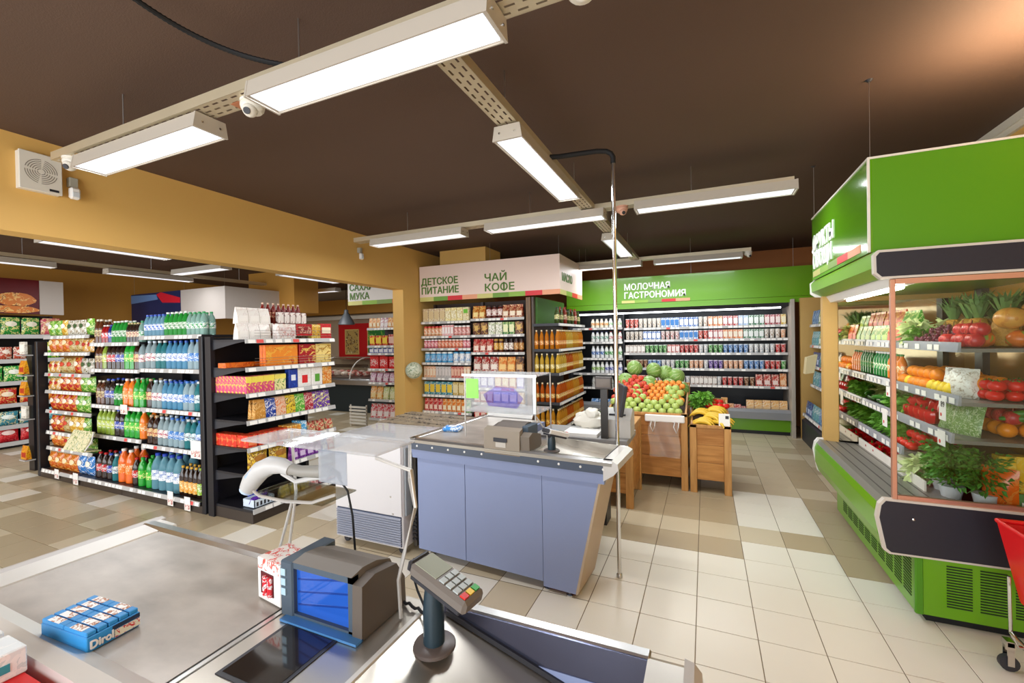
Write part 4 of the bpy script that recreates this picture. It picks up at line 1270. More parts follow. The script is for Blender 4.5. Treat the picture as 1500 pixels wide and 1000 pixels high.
D.part('divider', MB().box(0.935, 0.955, 0.25, 0.76, 0.33, 2.02), m_inner)
ZD = [1.74, 1.527, 1.294, 1.028, 0.751]
ZDL = [1.76, 1.50, 1.20, 0.92, 0.66]
for i, z in enumerate(ZD):
    D.shelf(0.955, DW, z, 0.20, 0.75, M('case_shelf_grey', '6E7074', 0.4), seed=130 + i, tags=0.75, tagw=0.06)
for i, z in enumerate(ZDL):
    D.shelf(0.0, 0.935, z, 0.20, 0.75, M('case_shelf_grey', '6E7074', 0.4), seed=140 + i, tags=0.6, tagw=0.06)
y_ = lambda d, c, l, r=0.036, h=0.09: cup(d, r, h, c, l)
c_ = lambda d, c, p, w=0.07, h=0.14: carton(d, w, 0.06, h, c, p, 34, name='dairy_carton', cat='dairy carton')
sour = [y_('white yogurt cup with brown print', ('F0ECE4', 'A8886A', 'FFFFFF'), 'F0ECE8', h=0.12), y_('white yogurt cup with red print', ('F0ECE8', 'C03838', 'E8D8D0'), 'F0E8E4', h=0.11)]
d0a = [c_('blue milk carton', ('3A70C0', 'F0F4F8', '2048A0'), 'F0F4F8', h=0.16), c_('white milk carton with blue print', ('F0F2F4', '3A78C8', 'A8C8E8'), '3A80C8', h=0.16), y_('red and white sour cream cup', ('D84838', 'F4ECE4', 'A82820'), 'F4F0EC', h=0.12), y_('plain white sour cream cup', ('F2EEE6', 'C8B090', 'FFFFFF'), 'ECE8E0', h=0.12)]
d0b = [c_('red kefir carton', ('C83030', 'F4E8E4', '8A1818'), 'F4ECE8', h=0.17), c_('dark green kefir carton', ('2A7A48', 'F0F4EC', '18502E'), 'F0F4F0', h=0.17), c_('ruby yogurt carton', ('A82838', 'F4D8D8', '6A1420'), 'F4E4E0', h=0.17), c_('orange yogurt carton', ('E87828', 'F8E8D0', 'B84818'), 'F8ECD8', h=0.17), c_('yellow yogurt carton', ('E8C038', 'F8F4D8', 'B88818'), 'F8F0D0', h=0.17), c_('pale blue milk carton', ('A8C8E8', 'F4F8FA', '4878B8'), 'F0F4F8', h=0.18)]
small = [y_('small white yogurt cup', ('F0ECE6', '98A8B8', 'FFFFFF'), 'E8E8E8'), y_('small red yogurt cup', ('C83838', 'F4D8D0', '8A1A1A'), 'F0E0DC'), y_('small green yogurt cup', ('4A9A48', 'E8F0D8', '2A6A2A'), 'E8F0E8'), y_('small blue yogurt cup', ('5A88C0', 'E8F0F8', '3058A0'), 'E0E8F0'), y_('small peach yogurt cup', ('E8B088', 'F8ECE0', 'C86838'), 'F4E8E0'), y_('small violet yogurt cup', ('6A4A98', 'E4D8F0', '482A78'), 'E8E0F0'), y_('small brown dessert cup', ('7A4A30', 'E8D0B0', '4A2A18'), 'E0D0C0')]
curd = [c_('small grey curd pack', ('D8D0C8', '8A6A5A', 'F4F0EC'), 'F0ECE6', w=0.065, h=0.09), c_('small red curd pack', ('B84038', 'F0D8D0', '7A1C1C'), 'F0E0DC', w=0.065, h=0.09)]
saus = pouch('orange sausage pack', 0.09, 0.05, 0.13, ('D8844A', 'F4D0A8', 'A84A20'), 'F0C8A0', 30, name='sausage_pack', cat='sausage pack')
cheese = pouch('golden cheese pack', 0.11, 0.06, 0.20, ('E8B068', 'F8E4C0', 'C8742A'), 'F0C890', 26, name='cheese_pack', cat='cheese pack')
ham = pouch('red ham pack', 0.10, 0.05, 0.12, ('B83A30', 'F0C8B8', '7A1A18'), 'F0D8D0', 30, name='ham_pack', cat='ham pack')
xa, xm = 0.98, 2.35
D.auto(xa, xm, ZD[0], 0.20, d0a, 'top', 400, run=(3, 5), gapz=1.97 - ZD[0] - 0.03)
D.auto(xm, DW - 0.02, ZD[0], 0.20, d0b, 'top', 401, run=(2, 3), gapz=1.97 - ZD[0] - 0.03)
D.auto(xa, xm, ZD[1], 0.20, [d0a[0], d0a[1], sour[1], sour[0], d0a[2]], 'second', 402, run=(3, 4), gapz=ZD[0] - ZD[1] - 0.03)
D.auto(xm, DW - 0.02, ZD[1], 0.20, [d0b[1], d0b[0], d0b[3], sour[0], small[4]], 'second', 403, run=(2, 4), gapz=ZD[0] - ZD[1] - 0.03)
D.auto(xa, xm, ZD[2], 0.20, [curd[0], small[0], small[1], small[2], curd[1]], 'third', 404, run=(3, 5), gapz=ZD[1] - ZD[2] - 0.03)
D.auto(xm, DW - 0.02, ZD[2], 0.20, [small[2], small[3], small[0], small[1], d0b[0]], 'third', 405, run=(3, 5), gapz=ZD[1] - ZD[2] - 0.03)
D.auto(xa, xm, ZD[3], 0.20, [small[4], small[0], small[2], small[6], small[3]], 'fourth', 406, run=(3, 5), gapz=ZD[2] - ZD[3] - 0.03)
D.auto(xm, DW - 0.02, ZD[3], 0.20, [small[5], small[1], small[4], small[3], small[2]], 'fourth', 407, run=(2, 4), gapz=ZD[2] - ZD[3] - 0.03)
D.auto(xa, 2.55, ZD[4], 0.20, [curd[0], small[0], curd[1]], 'fifth', 408, run=(6, 9), gapz=ZD[3] - ZD[4] - 0.03)
D.auto(2.55, DW - 0.02, ZD[4], 0.20, [small[6], ham, saus, small[1]], 'fifth', 409, run=(2, 4), gapz=ZD[3] - ZD[4] - 0.03)
D.auto(1.9, 2.9, 0.33, 0.15, [ham, saus, small[6], curd[1]], 'bottom', 410, run=(1, 3))
D.auto(2.9, DW - 0.02, 0.33, 0.15, [cheese], 'bottom', 411, run=(3, 6))
mk = lambda d, c, lab, cap: bottle(d, 0.20, 0.037, c, lab, cap, name='milk_bottle', cat='milk bottle', neck=0.5)
ml = [[mk('cream kefir bottle with orange label', 'F0E8D4', ('F0D0A0', 'E08A38', 'F8F0E0'), 'E8E0D0'), mk('white milk bottle with green label', 'F4F4F0', ('E8F0E0', '58A848', 'F8F8F4'), 'F0F4F0')],
      [mk('white milk bottle with red cap', 'F2F2EE', ('F0E8E4', 'C83030', '3A88A8'), 'B02028'), mk('white milk bottle with navy cap', 'F2F2EE', ('E8F0F0', '3A9A68', 'C83838'), '283A88')],
      [mk('white milk bottle with coral label', 'F4F0EC', ('E86A58', 'F8E0D8', 'C83A30'), 'F0ECE8'), mk('white milk bottle with blue label', 'F2F4F6', ('2A68B8', 'E8F0F8', '184890'), 'F0F0F4'), mk('white milk bottle with bright green label', 'F2F6F0', ('3AA048', 'E8F4E0', '207028'), 'B8A890')],
      [mk('white milk bottle with violet label', 'F2F2F6', ('4A58B0', 'E8E8F8', '2A3A88'), 'F0F0F8'), mk('white milk bottle with lime label', 'F4F6F0', ('8AC048', 'F0F4D8', '5A8A28'), 'F4F4F0')],
      [mk('grey kefir bottle', 'C8C8C4', ('D8D4CC', '6A7A78', 'F0F0EC'), '989A98')]]
for i in range(5):
    D.auto(0.34, 0.92, ZDL[i], 0.20, ml[i], ORD[i], 420 + i, run=(3, 4), phrase='milk bay', gapz=(ZDL[i - 1] if i else 1.98) - ZDL[i] - 0.03)
D.auto(0.34, 0.92, 0.33, 0.15, [pouch('blue and white milk bag', 0.13, 0.09, 0.12, ('3A80C0', 'F0F4F8', '2058A0'), 'F0F4F8', 26, name='milk_bag', cat='milk bag')], 'bottom', 430, run=(4, 5), phrase='milk bay')
for x, wd in ((1.68, 0.2), (2.55, 0.2), (2.95, 0.22), (3.10, 0.25)):
    pass

# ---------------------------------------------------------------- fish case in the far right corner
struct('trim_6', MB().box(1.32, 1.98, 7.80, 7.88, 0, 2.13), m_tan, 'tan panel between dairy case and blue case')
F = Unit('fish_case', 'narrow chilled shelf of blue fish packs in the far right corner', (1.32, 7.78, 0), R(-90), 'fish case', cat='refrigerated case')
FW = 1.9
F.part('base', MB().prism([(0.0, 0.0), (0.0, 0.30), (0.10, 0.36), (0.60, 0.36), (0.60, 0.0)], 'x', 0, FW), m_dark)
F.part('back_panel', MB().box(0, FW, 0.58, 0.62, 0.3, 2.1), m_inner)
ZF = [1.72, 1.42, 1.12, 0.84, 0.40]
fb = [pouch('blue fish pack', 0.13, 0.05, 0.20, ('2A6AA8', 'B8D8E8', '184878'), '7A9CC0', name='fish_pack', cat='fish pack'), pouch('teal fish pack', 0.13, 0.05, 0.20, ('3A98A8', 'E0F0F0', '1E6878'), '6AA8B0', name='fish_pack', cat='fish pack'), pouch('navy fish pack', 0.13, 0.05, 0.20, ('1E2E78', '88B0D8', '10184A'), 'C8D8F0', name='fish_pack', cat='fish pack'), pouch('olive salad pack', 0.13, 0.05, 0.20, ('6A8A48', 'E0E8C0', '3A5A28'), 'F0F0E0', name='fish_pack', cat='fish pack')]
for i, z in enumerate(ZF):
    F.shelf(0.0, FW, z, 0.12 if z > 0.5 else 0.02, 0.58, M('case_shelf_grey', '6E7074', 0.4), seed=150 + i, tags=0.7)
    F.auto(0.05, FW - 0.05, z, 0.12 if z > 0.5 else 0.03, fb, ORD[i], 440 + i, run=(2, 3))
t = thing('bag_hanger', 'bundle of cream paper bags hung on the tan panel', 'bag bundle', (1.22, 7.0, 1.05))
for k in range(3):
    part('paper_bag', MB().prism([(0.0, 0.0), (0.10, 0.02), (0.14, 0.26), (0.02, 0.22)], 'y', -0.08 + k * 0.05, -0.04 + k * 0.05), M('cream_paper', 'E4D3A4', 0.6), t, world=False)

# ---------------------------------------------------------------- chips shelves of the side hall
K = Unit('wall_shelf', 'dark shelf unit of potato chips at the far left', (-10.05, 1.9, 0), R(90), 'potato chip shelves')
KW = 1.86
K.part('plinth', MB().box(0, KW, 0.02, 0.5, 0, 0.08), m_black)
K.part('back_panel', MB().box(0, KW, 0.46, 0.49, 0, 2.12), m_black)
for x in (0.0, KW / 2, KW):
    K.part('upright', MB().box(x - 0.02, x + 0.02, 0.42, 0.47, 0, 2.12), m_black)
ZK = [1.79, 1.40, 1.05, 0.70, 0.36, 0.10]
ks = [[bag('green potato chip bag', 0.22, 0.28, 0.09, ('2A8A38', 'F0E890', '185A20'), 'F0E8D0'), bag('rosy potato chip bag', 0.24, 0.28, 0.09, ('D05868', 'F4D8A0', 'A82838'), 'F4E4D8'), bag('cream potato chip bag', 0.20, 0.26, 0.09, ('E0D0A0', '4A6AA0', 'C88A38'), 'F4F0E0')],
      [bag('bright green potato chip bag', 0.24, 0.27, 0.09, ('3AA830', 'F0E060', '1A7020'), 'F4F0D8'), bag('small red nut bag', 0.15, 0.20, 0.07, ('B84830', 'E8D8C0', '783020'), 'F0E0D0')],
      [bag('olive potato chip bag', 0.22, 0.25, 0.09, ('A8B850', 'F0E8B0', '6A8A28'), 'F0F0D0'), bag('emerald potato chip bag', 0.22, 0.25, 0.09, ('28983A', 'E8F0A0', '14602A'), 'F0F0E0')],
      [bag('orange potato chip bag', 0.23, 0.25, 0.09, ('E07820', 'F4D078', 'A84010'), 'F4E4B8'), bag('scarlet potato chip bag', 0.23, 0.25, 0.09, ('C82C24', 'F0C068', '881410'), 'F4E0C0')],
      [bag('turquoise cracker bag', 0.25, 0.22, 0.09, ('48A8B8', 'D8F0F0', '207888'), 'C8ECF0'), bag('teal cracker bag', 0.25, 0.22, 0.09, ('388898', 'E8E0A8', '1E5868'), 'E8F0E8')],
      [bag('crimson cracker bag', 0.25, 0.24, 0.09, ('C81C28', 'E85050', '8A0E18'), 'F0D0C8'), bag('white cracker bag', 0.24, 0.22, 0.09, ('E0D8D0', 'B84840', '5A7A4A'), 'F0E8E0')]]
for i, z in enumerate(ZK):
    K.shelf(0.0, KW, z, 0.0 if z > 0.2 else -0.03, 0.46, m_black, seed=160 + i, tags=0.55, tagw=0.10, railh=0.06)
    K.auto(0.02, KW - 0.02, z, 0.0, ks[i], ORD[i], 460 + i, run=(1, 2), gap=1.0)

# poster above the chips
t = thing('food_poster', 'poster of snacks on dark red ground above the chip shelves', 'poster', (-10.1, 2.7, 2.13))
part('board', MB().box(-10.12, -10.10, 1.5, 3.49, 2.13, 2.69), M('poster_red_black', '5A1016', 0.4, var=0.9, vscale=1.6), t)
ph = PK('D87A28', 'F0C070', '8A3A14', 12)
for k, (y, z, rx, rz) in enumerate(((3.22, 2.36, 0.24, 0.11), (2.72, 2.38, 0.2, 0.1), (3.2, 2.20, 0.30, 0.06), (2.75, 2.2, 0.26, 0.06), (2.2, 2.3, 0.3, 0.12))):
    g = MB()
    ring = [(-10.098, y + rx * math.cos(2 * math.pi * i / 18) * (1 + 0.08 * math.sin(5 * i)), z + rz * math.sin(2 * math.pi * i / 18)) for i in range(18)]
    g.quad(*ring)
    part('printed_snack', g, ph, t)
part('blank_panel', MB().box(-10.12, -10.10, 3.495, 3.79, 2.13, 2.69), M('pale_panel', 'C4BAB2', 0.5), t)
part('hanging_post', MB().box(-10.13, -10.11, 2.9, 2.96, 2.69, H), m_offw, t)

# boxed sign of the far aisle
t = thing('category_sign', 'blank pale corner sign with blue and red drink poster', 'sign', (-9.0, 5.2, 2.05))
part('board', MB().box(-9.30, -7.98, 5.19, 5.205, 2.05, 2.64), M('pale_panel', 'C4BAB2', 0.5), t)
part('side_board', MB().box(-7.995, -7.98, 5.205, 6.3, 2.05, 2.64), M('pale_panel', 'C4BAB2', 0.5), t)
part('printed_poster', MB().box(-11.0, -9.30, 5.19, 5.205, 2.05, 2.64), M('poster_navy', '1E2A58', 0.4, var=0.5, vscale=2), t)
part('printed_bottle', MB().prism([(-10.1, 2.60), (-9.95, 2.64), (-9.32, 2.50), (-9.32, 2.40), (-9.9, 2.43)], 'y', 5.186, 5.19), M('poster_red', 'D81E34', 0.4), t)
part('printed_glow', MB().prism([(-11.0, 2.45), (-11.0, 2.62), (-10.1, 2.60), (-10.05, 2.5)], 'y', 5.186, 5.19), M('poster_sky', '6A90C8', 0.4), t)
for p in ((-9.2, 5.2), (-8.0, 5.2), (-10.9, 5.2)):
    part('hanging_wire', MB().tube([(p[0], p[1], 2.64), (p[0], p[1], H)], 0.002, 5), m_steel, t)

# delicatessen counter and framed boards
t = thing('picture_board', 'red board with two framed food pictures behind the delicatessen', 'picture board', (-8.4, 9.38, 1.08))
part('board', MB().box(-9.5, -7.4, 9.37, 9.60, 1.08, 2.08), M('signal_red_board', 'C4161C', 0.4), t)
for x0, x1, c in ((-9.25, -8.75, PK('B89A58', '5A3A20', 'E8D8A0', 8)), (-8.45, -7.7, PK('2A7A38', '8AB848', 'E8D878', 6))):
    f = part('frame', MB().box(x0, x1, 9.355, 9.37, 1.22, 1.92), M('gilt_frame', 'D8B870', 0.4), t)
    part('picture', MB().box(x0 + 0.03, x1 - 0.03, 9.35, 9.356, 1.25, 1.89), c, f)
t = thing('pendant_lamp', 'grey bell pendant lamp before the red picture board', 'lamp', (-8.05, 8.2, 2.0))
part('shade', MB().lathe([(0.20, 0.0), (0.17, 0.08), (0.09, 0.22), (0.05, 0.30), (0.05, 0.36), (0.0, 0.37)], 16, cap=False), M('lamp_grey', '5A5E62', 0.4), t, world=False)
part('cord', MB().tube([(0, 0, 0.36), (0, 0, H - 2.0)], 0.006, 6), m_rubber, t, world=False)
t = thing('deli_counter', 'curved glass delicatessen counter with meat behind the chocolate rack', 'counter', (-7.6, 7.6, 0))
part('base', MB().box(-9.3, -6.35, 7.55, 8.3, 0.0, 0.62), M('deli_base_dark', '1E2A2E', 0.4), t)
part('front_rail', MB().prism([(7.45, 0.62), (7.45, 0.72), (7.55, 0.78), (8.3, 0.86), (8.3, 0.62)], 'x', -9.35, -6.3), m_steel, t)
gl = MB()
arc = [(7.50 + 0.55 * (1 - math.cos(a)), 0.74 + 0.46 * math.sin(a)) for a in [i * math.pi / 2 / 8 for i in range(9)]]
for i in range(8):
    (y0, z0), (y1, z1) = arc[i], arc[i + 1]
    gl.quad((-9.3, y0, z0), (-6.35, y0, z0), (-6.35, y1, z1), (-9.3, y1, z1))
part('curved_glass', gl, m_pane, t)
for x in (-9.3, -8.3, -7.3, -6.35):
    part('glass_rib', MB().tube([(x, y, z) for y, z in arc], 0.014, 6), m_offw, t)
part('top_shelf', MB().box(-9.3, -6.35, 8.0, 8.3, 1.19, 1.21), m_steel, t)
mtl = ('C86058', 'E89888', 'D8B8A8', 'B84840', 'E8D0B8')
for k in range(26):
    x = -9.15 + k * 0.107
    c = mtl[k % 5]
    o = part('meat_cut', MB().ball((0, 0, 0.05), 0.075, 0.11, 0.055, n=9, m=6, jit=0.12), PK(c, 'F0D8C8', 'A83830', 18), None)
    o.location = (x, 7.72 + 0.2 * (k % 2), 0.80 + 0.01 * (k % 2))
    tag(o, 'pink meat cut laid out in the glass delicatessen counter', 'meat', 'meat cuts in the delicatessen counter')
t = thing('wire_basket', 'pale slatted crate on the floor beside the delicatessen counter', 'crate', (-5.95, 6.3, 0))
for k in range(6):
    part('slat', MB().box(-0.2, 0.2, -0.01, 0.01, 0.04 + k * 0.06, 0.075 + k * 0.06), m_offw, t, world=False)
for x in (-0.2, 0.18):
    part('post', MB().box(x, x + 0.02, 0.01, 0.03, 0, 0.4), m_offw, t, world=False)

# round ornament on the column
t = thing('round_ornament', 'round pale green leafy ornament on the ochre column', 'ornament', (-4.29, 5.68, 1.12))
part('bracket', MB().tube([(0, 0, 0), (0.1, -0.02, 0)], 0.012), m_dark, t, world=False)
q = part('leafy_dome', MB().lathe([(0.12, 0.0), (0.11, 0.03), (0.07, 0.06), (0.0, 0.07)], 20, cap=False), PK('D9DCC4', '7C9468', 'F2F0E2', 22), t, world=False)
q.matrix_local = Matrix.Translation((0.10, -0.02, 0)) @ Vector((0.7, -0.7, 0)).to_track_quat('Z', 'Y').to_matrix().to_4x4()
q = part('rim', MB().lathe([(0.115, -0.012), (0.130, -0.008), (0.130, 0.008), (0.115, 0.012)], 20, cap=False), M('rim_sage', 'A8AE94', 0.5), t, world=False)
q.matrix_local = Matrix.Translation((0.10, -0.02, 0)) @ Vector((0.7, -0.7, 0)).to_track_quat('Z', 'Y').to_matrix().to_4x4()

# uplight added out of view to make the warm ceiling glow
t = thing('added_uplight', 'added unseen uplight warming the ceiling at the right', 'added lamp', (1.56, 2.80, 2.54))
part('shade', MB().lathe([(0.05, 0.0), (0.10, 0.05), (0.13, 0.12)], 16, cap=False), m_offw, t, world=False)
part('arm', MB().tube([(0.0, 0, 0.02), (0.42, 0, 0.02)], 0.012, 8), m_steel, t, world=False)
area('ceiling_glow_light', (1.56, 2.80, 2.68), (R(180), 0, 0), 0.6, 0.6, 24, (1.0, 0.76, 0.50))

# ================================================================ CHECKOUTS
m_panel = M('lilac_grey_laminate', '8793B6', 0.42, var=0.03, vscale=2)
m_belt = M('grey_conveyor_belt', 'B3ABA2', 0.30, 0.25, var=0.45, vscale=5, stretch=(1.2, 2.2, 1))
m_plate = M('worn_steel_plate', 'C4BDB2', 0.30, 0.85, var=0.10, vscale=6)
m_rimw = M('white_steel_strip', 'DDD9D2', 0.30, 0.3)
m_trim = M('dark_blue_grey_trim', '4A5260', 0.4)
ZC1 = 0.88

t = thing('checkout_counter', 'nearest steel checkout counter with conveyor belt in the foreground', 'checkout counter', (-1.05, 0.75, 0))
part('body', MB().box(-2.0, -0.12, 0.50, 0.99, 0.08, 0.66), m_panel, t)
part('side_wall', MB().box(-2.0, -0.70, 0.50, 0.99, 0.66, 0.855), m_panel, t)
part('plinth', MB().box(-1.95, -0.2, 0.55, 0.95, 0.0, 0.08), m_dark, t)
part('conveyor_belt', MB().box(-1.935, -1.062, 0.535, 0.985, 0.855, 0.878), m_belt, t)
for x in (-1.05, -1.93):
    part('belt_roller', MB().tube([(x - 0.012 * (1 if x > -1.5 else -1), 0.54, 0.864), (x - 0.012 * (1 if x > -1.5 else -1), 0.98, 0.864)], 0.012, 10), m_dark, t)
part('end_strip', MB().prism([(-2.055, 0.868), (-2.05, 0.883), (-1.945, 0.880), (-1.94, 0.868)], 'y', 0.46, 1.05), m_rimw, t)
part('end_bumper', MB().prism([(-2.055, 0.80), (-2.115, 0.81), (-2.14, 0.84), (-2.125, 0.872), (-2.08, 0.884), (-2.052, 0.882)], 'y', 0.42, 1.07), M('pale_grey_bumper', 'C3BEBA', 0.35), t)
part('far_rim', MB().prism([(0.985, 0.86), (0.985, 0.879), (1.0, 0.886), (1.03, 0.884), (1.05, 0.868), (1.05, 0.81), (1.03, 0.80)], 'x', -2.06, -1.06), m_steel, t)
part('near_rim', MB().prism([(0.535, 0.86), (0.535, 0.879), (0.50, 0.892), (0.465, 0.885), (0.455, 0.81), (0.49, 0.80)], 'x', -2.06, -0.70), m_rimw, t)
# scanner plate
part('scanner_plate', MB().box(-1.035, -0.70, 0.50, 1.0, 0.84, 0.880, 0.002), m_plate, t)
part('divider_strip', MB().box(-1.049, -1.037, 0.50, 1.0, 0.84, 0.882), m_steel, t)
f = part('scan_window_frame', MB().box(-0.985, -0.815, 0.60, 0.785, 0.880, 0.8825), m_dark, t)
part('scan_window', MB().box(-0.975, -0.825, 0.61, 0.775, 0.8825, 0.8835), M('dark_scan_glass', '2A2420', 0.06, coat=1.0), f)
part('bright_strip', MB().box(-0.812, -0.705, 0.50, 0.60, 0.880, 0.882), m_steel, t)
part('plate_edge', MB().box(-0.70, -0.688, 0.50, 1.0, 0.85, 0.884), m_rimw, t)
# sloping goods chute
part('chute_floor', MB().prism([(-0.688, 0.878), (-0.12, 0.705), (-0.12, 0.69), (-0.688, 0.86)], 'y', 0.50, 0.992), m_plate, t)
part('chute_wall', MB().prism([(-0.688, 0.85), (-0.688, 0.884), (-0.125, 0.884), (-0.125, 0.70)], 'y', 0.992, 0.998), M('bluish_steel', '6A6E86', 0.22, 0.9, var=0.3, vscale=4), t)
part('chute_gap', MB().prism([(-0.64, 0.866), (-0.125, 0.709), (-0.125, 0.722), (-0.64, 0.879)], 'y', 0.984, 0.992), m_dark, t)
part('chute_rim', MB().box(-0.688, -0.12, 0.998, 1.03, 0.86, 0.888, 0.004), m_steel, t)
part('chute_end', MB().prism([(0.44, 0.70), (0.44, 0.885), (1.0, 0.885), (1.028, 0.87), (1.03, 0.70)], 'x', -0.125, -0.05), m_plate, t)
part('end_bumper', MB().prism([(-0.05, 0.80), (-0.05, 0.885), (-0.03, 0.880), (-0.015, 0.862), (-0.012, 0.83), (-0.02, 0.80)], 'y', 0.44, 1.03), M('pale_grey_bumper', 'C3BEBA', 0.35), t)
part('front_panel', MB().box(-2.0, -0.12, 0.99, 1.01, 0.08, 0.80), m_panel, t)
part('rivet', MB().lathe([(0.0, 0), (0.004, 0), (0.003, 0.002), (0, 0.002)], 8, (0, 0, 0), cap=False), m_chrome, t, world=False).matrix_local = Matrix.Translation((0.80, 0.2415, 0.11)) @ Matrix.Rotation(R(90), 4, 'X')


def bioptic(loc, rz, label, s=1.0, blue=True):
    """upright checkout scanner: hood with vertical window, buttons at the side"""
    t = thing('checkout_scanner', label, 'barcode scanner', loc, rz)
    W, Dp, Ht = 0.275 * s, 0.165 * s, 0.150 * s
    sh = M('scanner_grey', '6F675E', 0.5)
    prof = [(0.02, 0.0), (Dp, 0.0), (Dp, Ht * 0.55), (Dp * 0.86, Ht * 0.86), (Dp * 0.55, Ht * 0.99), (Dp * 0.25, Ht * 1.03), (0.0, Ht * 0.98), (0.02, Ht * 0.92)]
    part('hood', MB().prism(prof, 'x', -W / 2 + 0.045 * s, W / 2 - 0.03 * s), sh, t, world=False)
    part('side_cheek', MB().prism([(0.0, 0.0), (Dp * 1.02, 0.0), (Dp * 1.0, Ht * 0.5), (Dp * 0.8, Ht * 0.84), (Dp * 0.3, Ht * 0.93), (0.004, Ht * 0.86)], 'x', W / 2 - 0.03 * s, W / 2), M('scanner_brown', '5B5148', 0.5), t, world=False)
    part('button_column', MB().box(-W / 2, -W / 2 + 0.045 * s, 0.0, Dp * 0.9, 0.0, Ht * 0.97, 0.004), M('scanner_slate', '46535F', 0.45), t, world=False)
    for k in range(3):
        part('button', MB().box(-W / 2 + 0.006, -W / 2 + 0.022 * s, -0.003, 0.0, Ht * (0.38 + 0.17 * k), Ht * (0.5 + 0.17 * k)), M('scanner_button', 'A8C4D4', 0.3), t, world=False)
    fr = part('window_frame', MB().box(-W / 2 + 0.045 * s, W / 2 - 0.03 * s, 0.004, 0.024, 0.0, Ht * 0.08).box(-W / 2 + 0.045 * s, W / 2 - 0.03 * s, 0.004, 0.024, Ht * 0.86, Ht * 0.97).box(W / 2 - 0.045 * s, W / 2 - 0.03 * s, 0.004, 0.024, 0, Ht * 0.97), M('scanner_slate', '46535F', 0.45), t, world=False)
    part('scan_glass', MB().box(-W / 2 + 0.045 * s, W / 2 - 0.045 * s, 0.014, 0.018, Ht * 0.06, Ht * 0.88), M('blue_scan_glass', '2459B8', 0.05, metal=0.3, emit=0.3, coat=1.0), t, world=False)
    for k in range(3):
        part('plate_reflection', MB().prism([(-W / 2 + 0.05 * s, Ht * (0.2 + 0.22 * k)), (-W / 2 + 0.05 * s, Ht * (0.23 + 0.22 * k)), (W / 2 - 0.05 * s, Ht * (0.43 + 0.22 * k)), (W / 2 - 0.05 * s, Ht * (0.40 + 0.22 * k))], 'y', 0.0125, 0.014), M('plate_reflection_navy', '1B3C88', 0.1), t, world=False)  # slanted reflections of the steel plate, painted on the glass
    part('foot_strip', MB().box(-W / 2 + 0.02, W / 2, -0.02, 0.004, 0.0, 0.006), M('blue_steel_strip', '4A7FB4', 0.3, emit=0.05), t, world=False)  # bluish steel strip with a faint glow added, no lamp
    return t


bioptic((-0.895, 0.80, 0.8815), 0, 'grey checkout scanner with glowing blue window on the nearest counter')
# gum box beside the scanner
t = thing('sweets_carton', 'white and red sweets carton leaning beside the blue scanner', 'carton', (-1.105, 0.87, 0.8815), R(-8))
part('box', MB().box(-0.055, 0.055, -0.045, 0.045, 0, 0.115, 0.002), m_white, t, world=False)
part('printed_top', MB().box(-0.05, 0.05, -0.046, 0.046, 0.085, 0.1165), PK('F2E8E0', 'E0584A', 'F8F4F0', 40), t, world=False)
part('cut_window', MB().box(-0.035, 0.025, -0.0475, -0.045, 0.02, 0.08), M('dark_red_inside', '5A1014', 0.5), t, world=False)
for k in range(2):
    part('sweets_roll', MB().tube([(-0.008 + k * 0.022, -0.049, 0.022), (-0.008 + k * 0.022, -0.049, 0.075)], 0.008, 8), PK('D82030', 'F4F0F0', 'A01020', 60), t, world=False)


def card_terminal(loc, rz, label, white=False, short=False):
    t = thing('card_terminal', label, 'card terminal', loc, rz)
    hb = 0.10 if short else 0.155
    cs = M('terminal_stand_navy', '22343E', 0.35)
    part('base_disc', MB().lathe([(0.0, 0.0), (0.052, 0.0), (0.052, 0.008), (0.047, 0.012), (0.0, 0.013)], 24, cap=False), M('terminal_base_grey', '5E5450', 0.35), t, world=False)
    part('stem', MB().lathe([(0.026, 0.012), (0.026, hb * 0.55), (0.023, hb * 0.8), (0.019, hb)], 14), cs, t, world=False)
    part('swivel', MB().tube([(-0.022, 0, hb), (0.022, 0, hb)], 0.013, 12), m_dark, t, world=False)
    hd = bpy.data.objects.new('head', None)
    tilt = Matrix.Rotation(R(17), 4, 'Y')
    case = MB().box(-0.05, 0.125, -0.038, 0.038, 0.0, 0.034, 0.008)
    col = M('terminal_shell', 'D8D4CE', 0.4) if white else M('terminal_shell_grey', '6E665F', 0.4)
    o = part('case', case, col, t, world=False)
    o.matrix_local = Matrix.Translation((0, 0, hb + 0.008)) @ tilt
    part('cradle', MB().box(-0.045, 0.11, -0.033, 0.033, -0.010, 0.004, 0.003), m_dark, o, world=False)
    part('screen', MB().box(-0.04, 0.028, -0.030, 0.030, 0.0335, 0.0355), M('terminal_lcd', '90937F', 0.5) if not white else M('terminal_lcd_blue', '5A88B8', 0.2, emit=0.4), o, world=False)
    part('printer_cover', MB().box(-0.062, -0.046, -0.034, 0.034, 0.004, 0.032, 0.006), m_dark, o, world=False)
    for a in range(4):
        for b in range(3):
            mt = M('key_grey', 'A9B0AE', 0.4)
            if a == 3:
                mt = [M('key_red', 'D82A22', 0.4), M('key_yellow', 'E8C030', 0.4), M('key_green', '3AA048', 0.4)][b]
            part('key', MB().box(0.036 + a * 0.021, 0.051 + a * 0.021, -0.028 + b * 0.020, -0.012 + b * 0.020, 0.034, 0.0375), mt, o, world=False)
    bpy.data.objects.remove(hd)
    return t


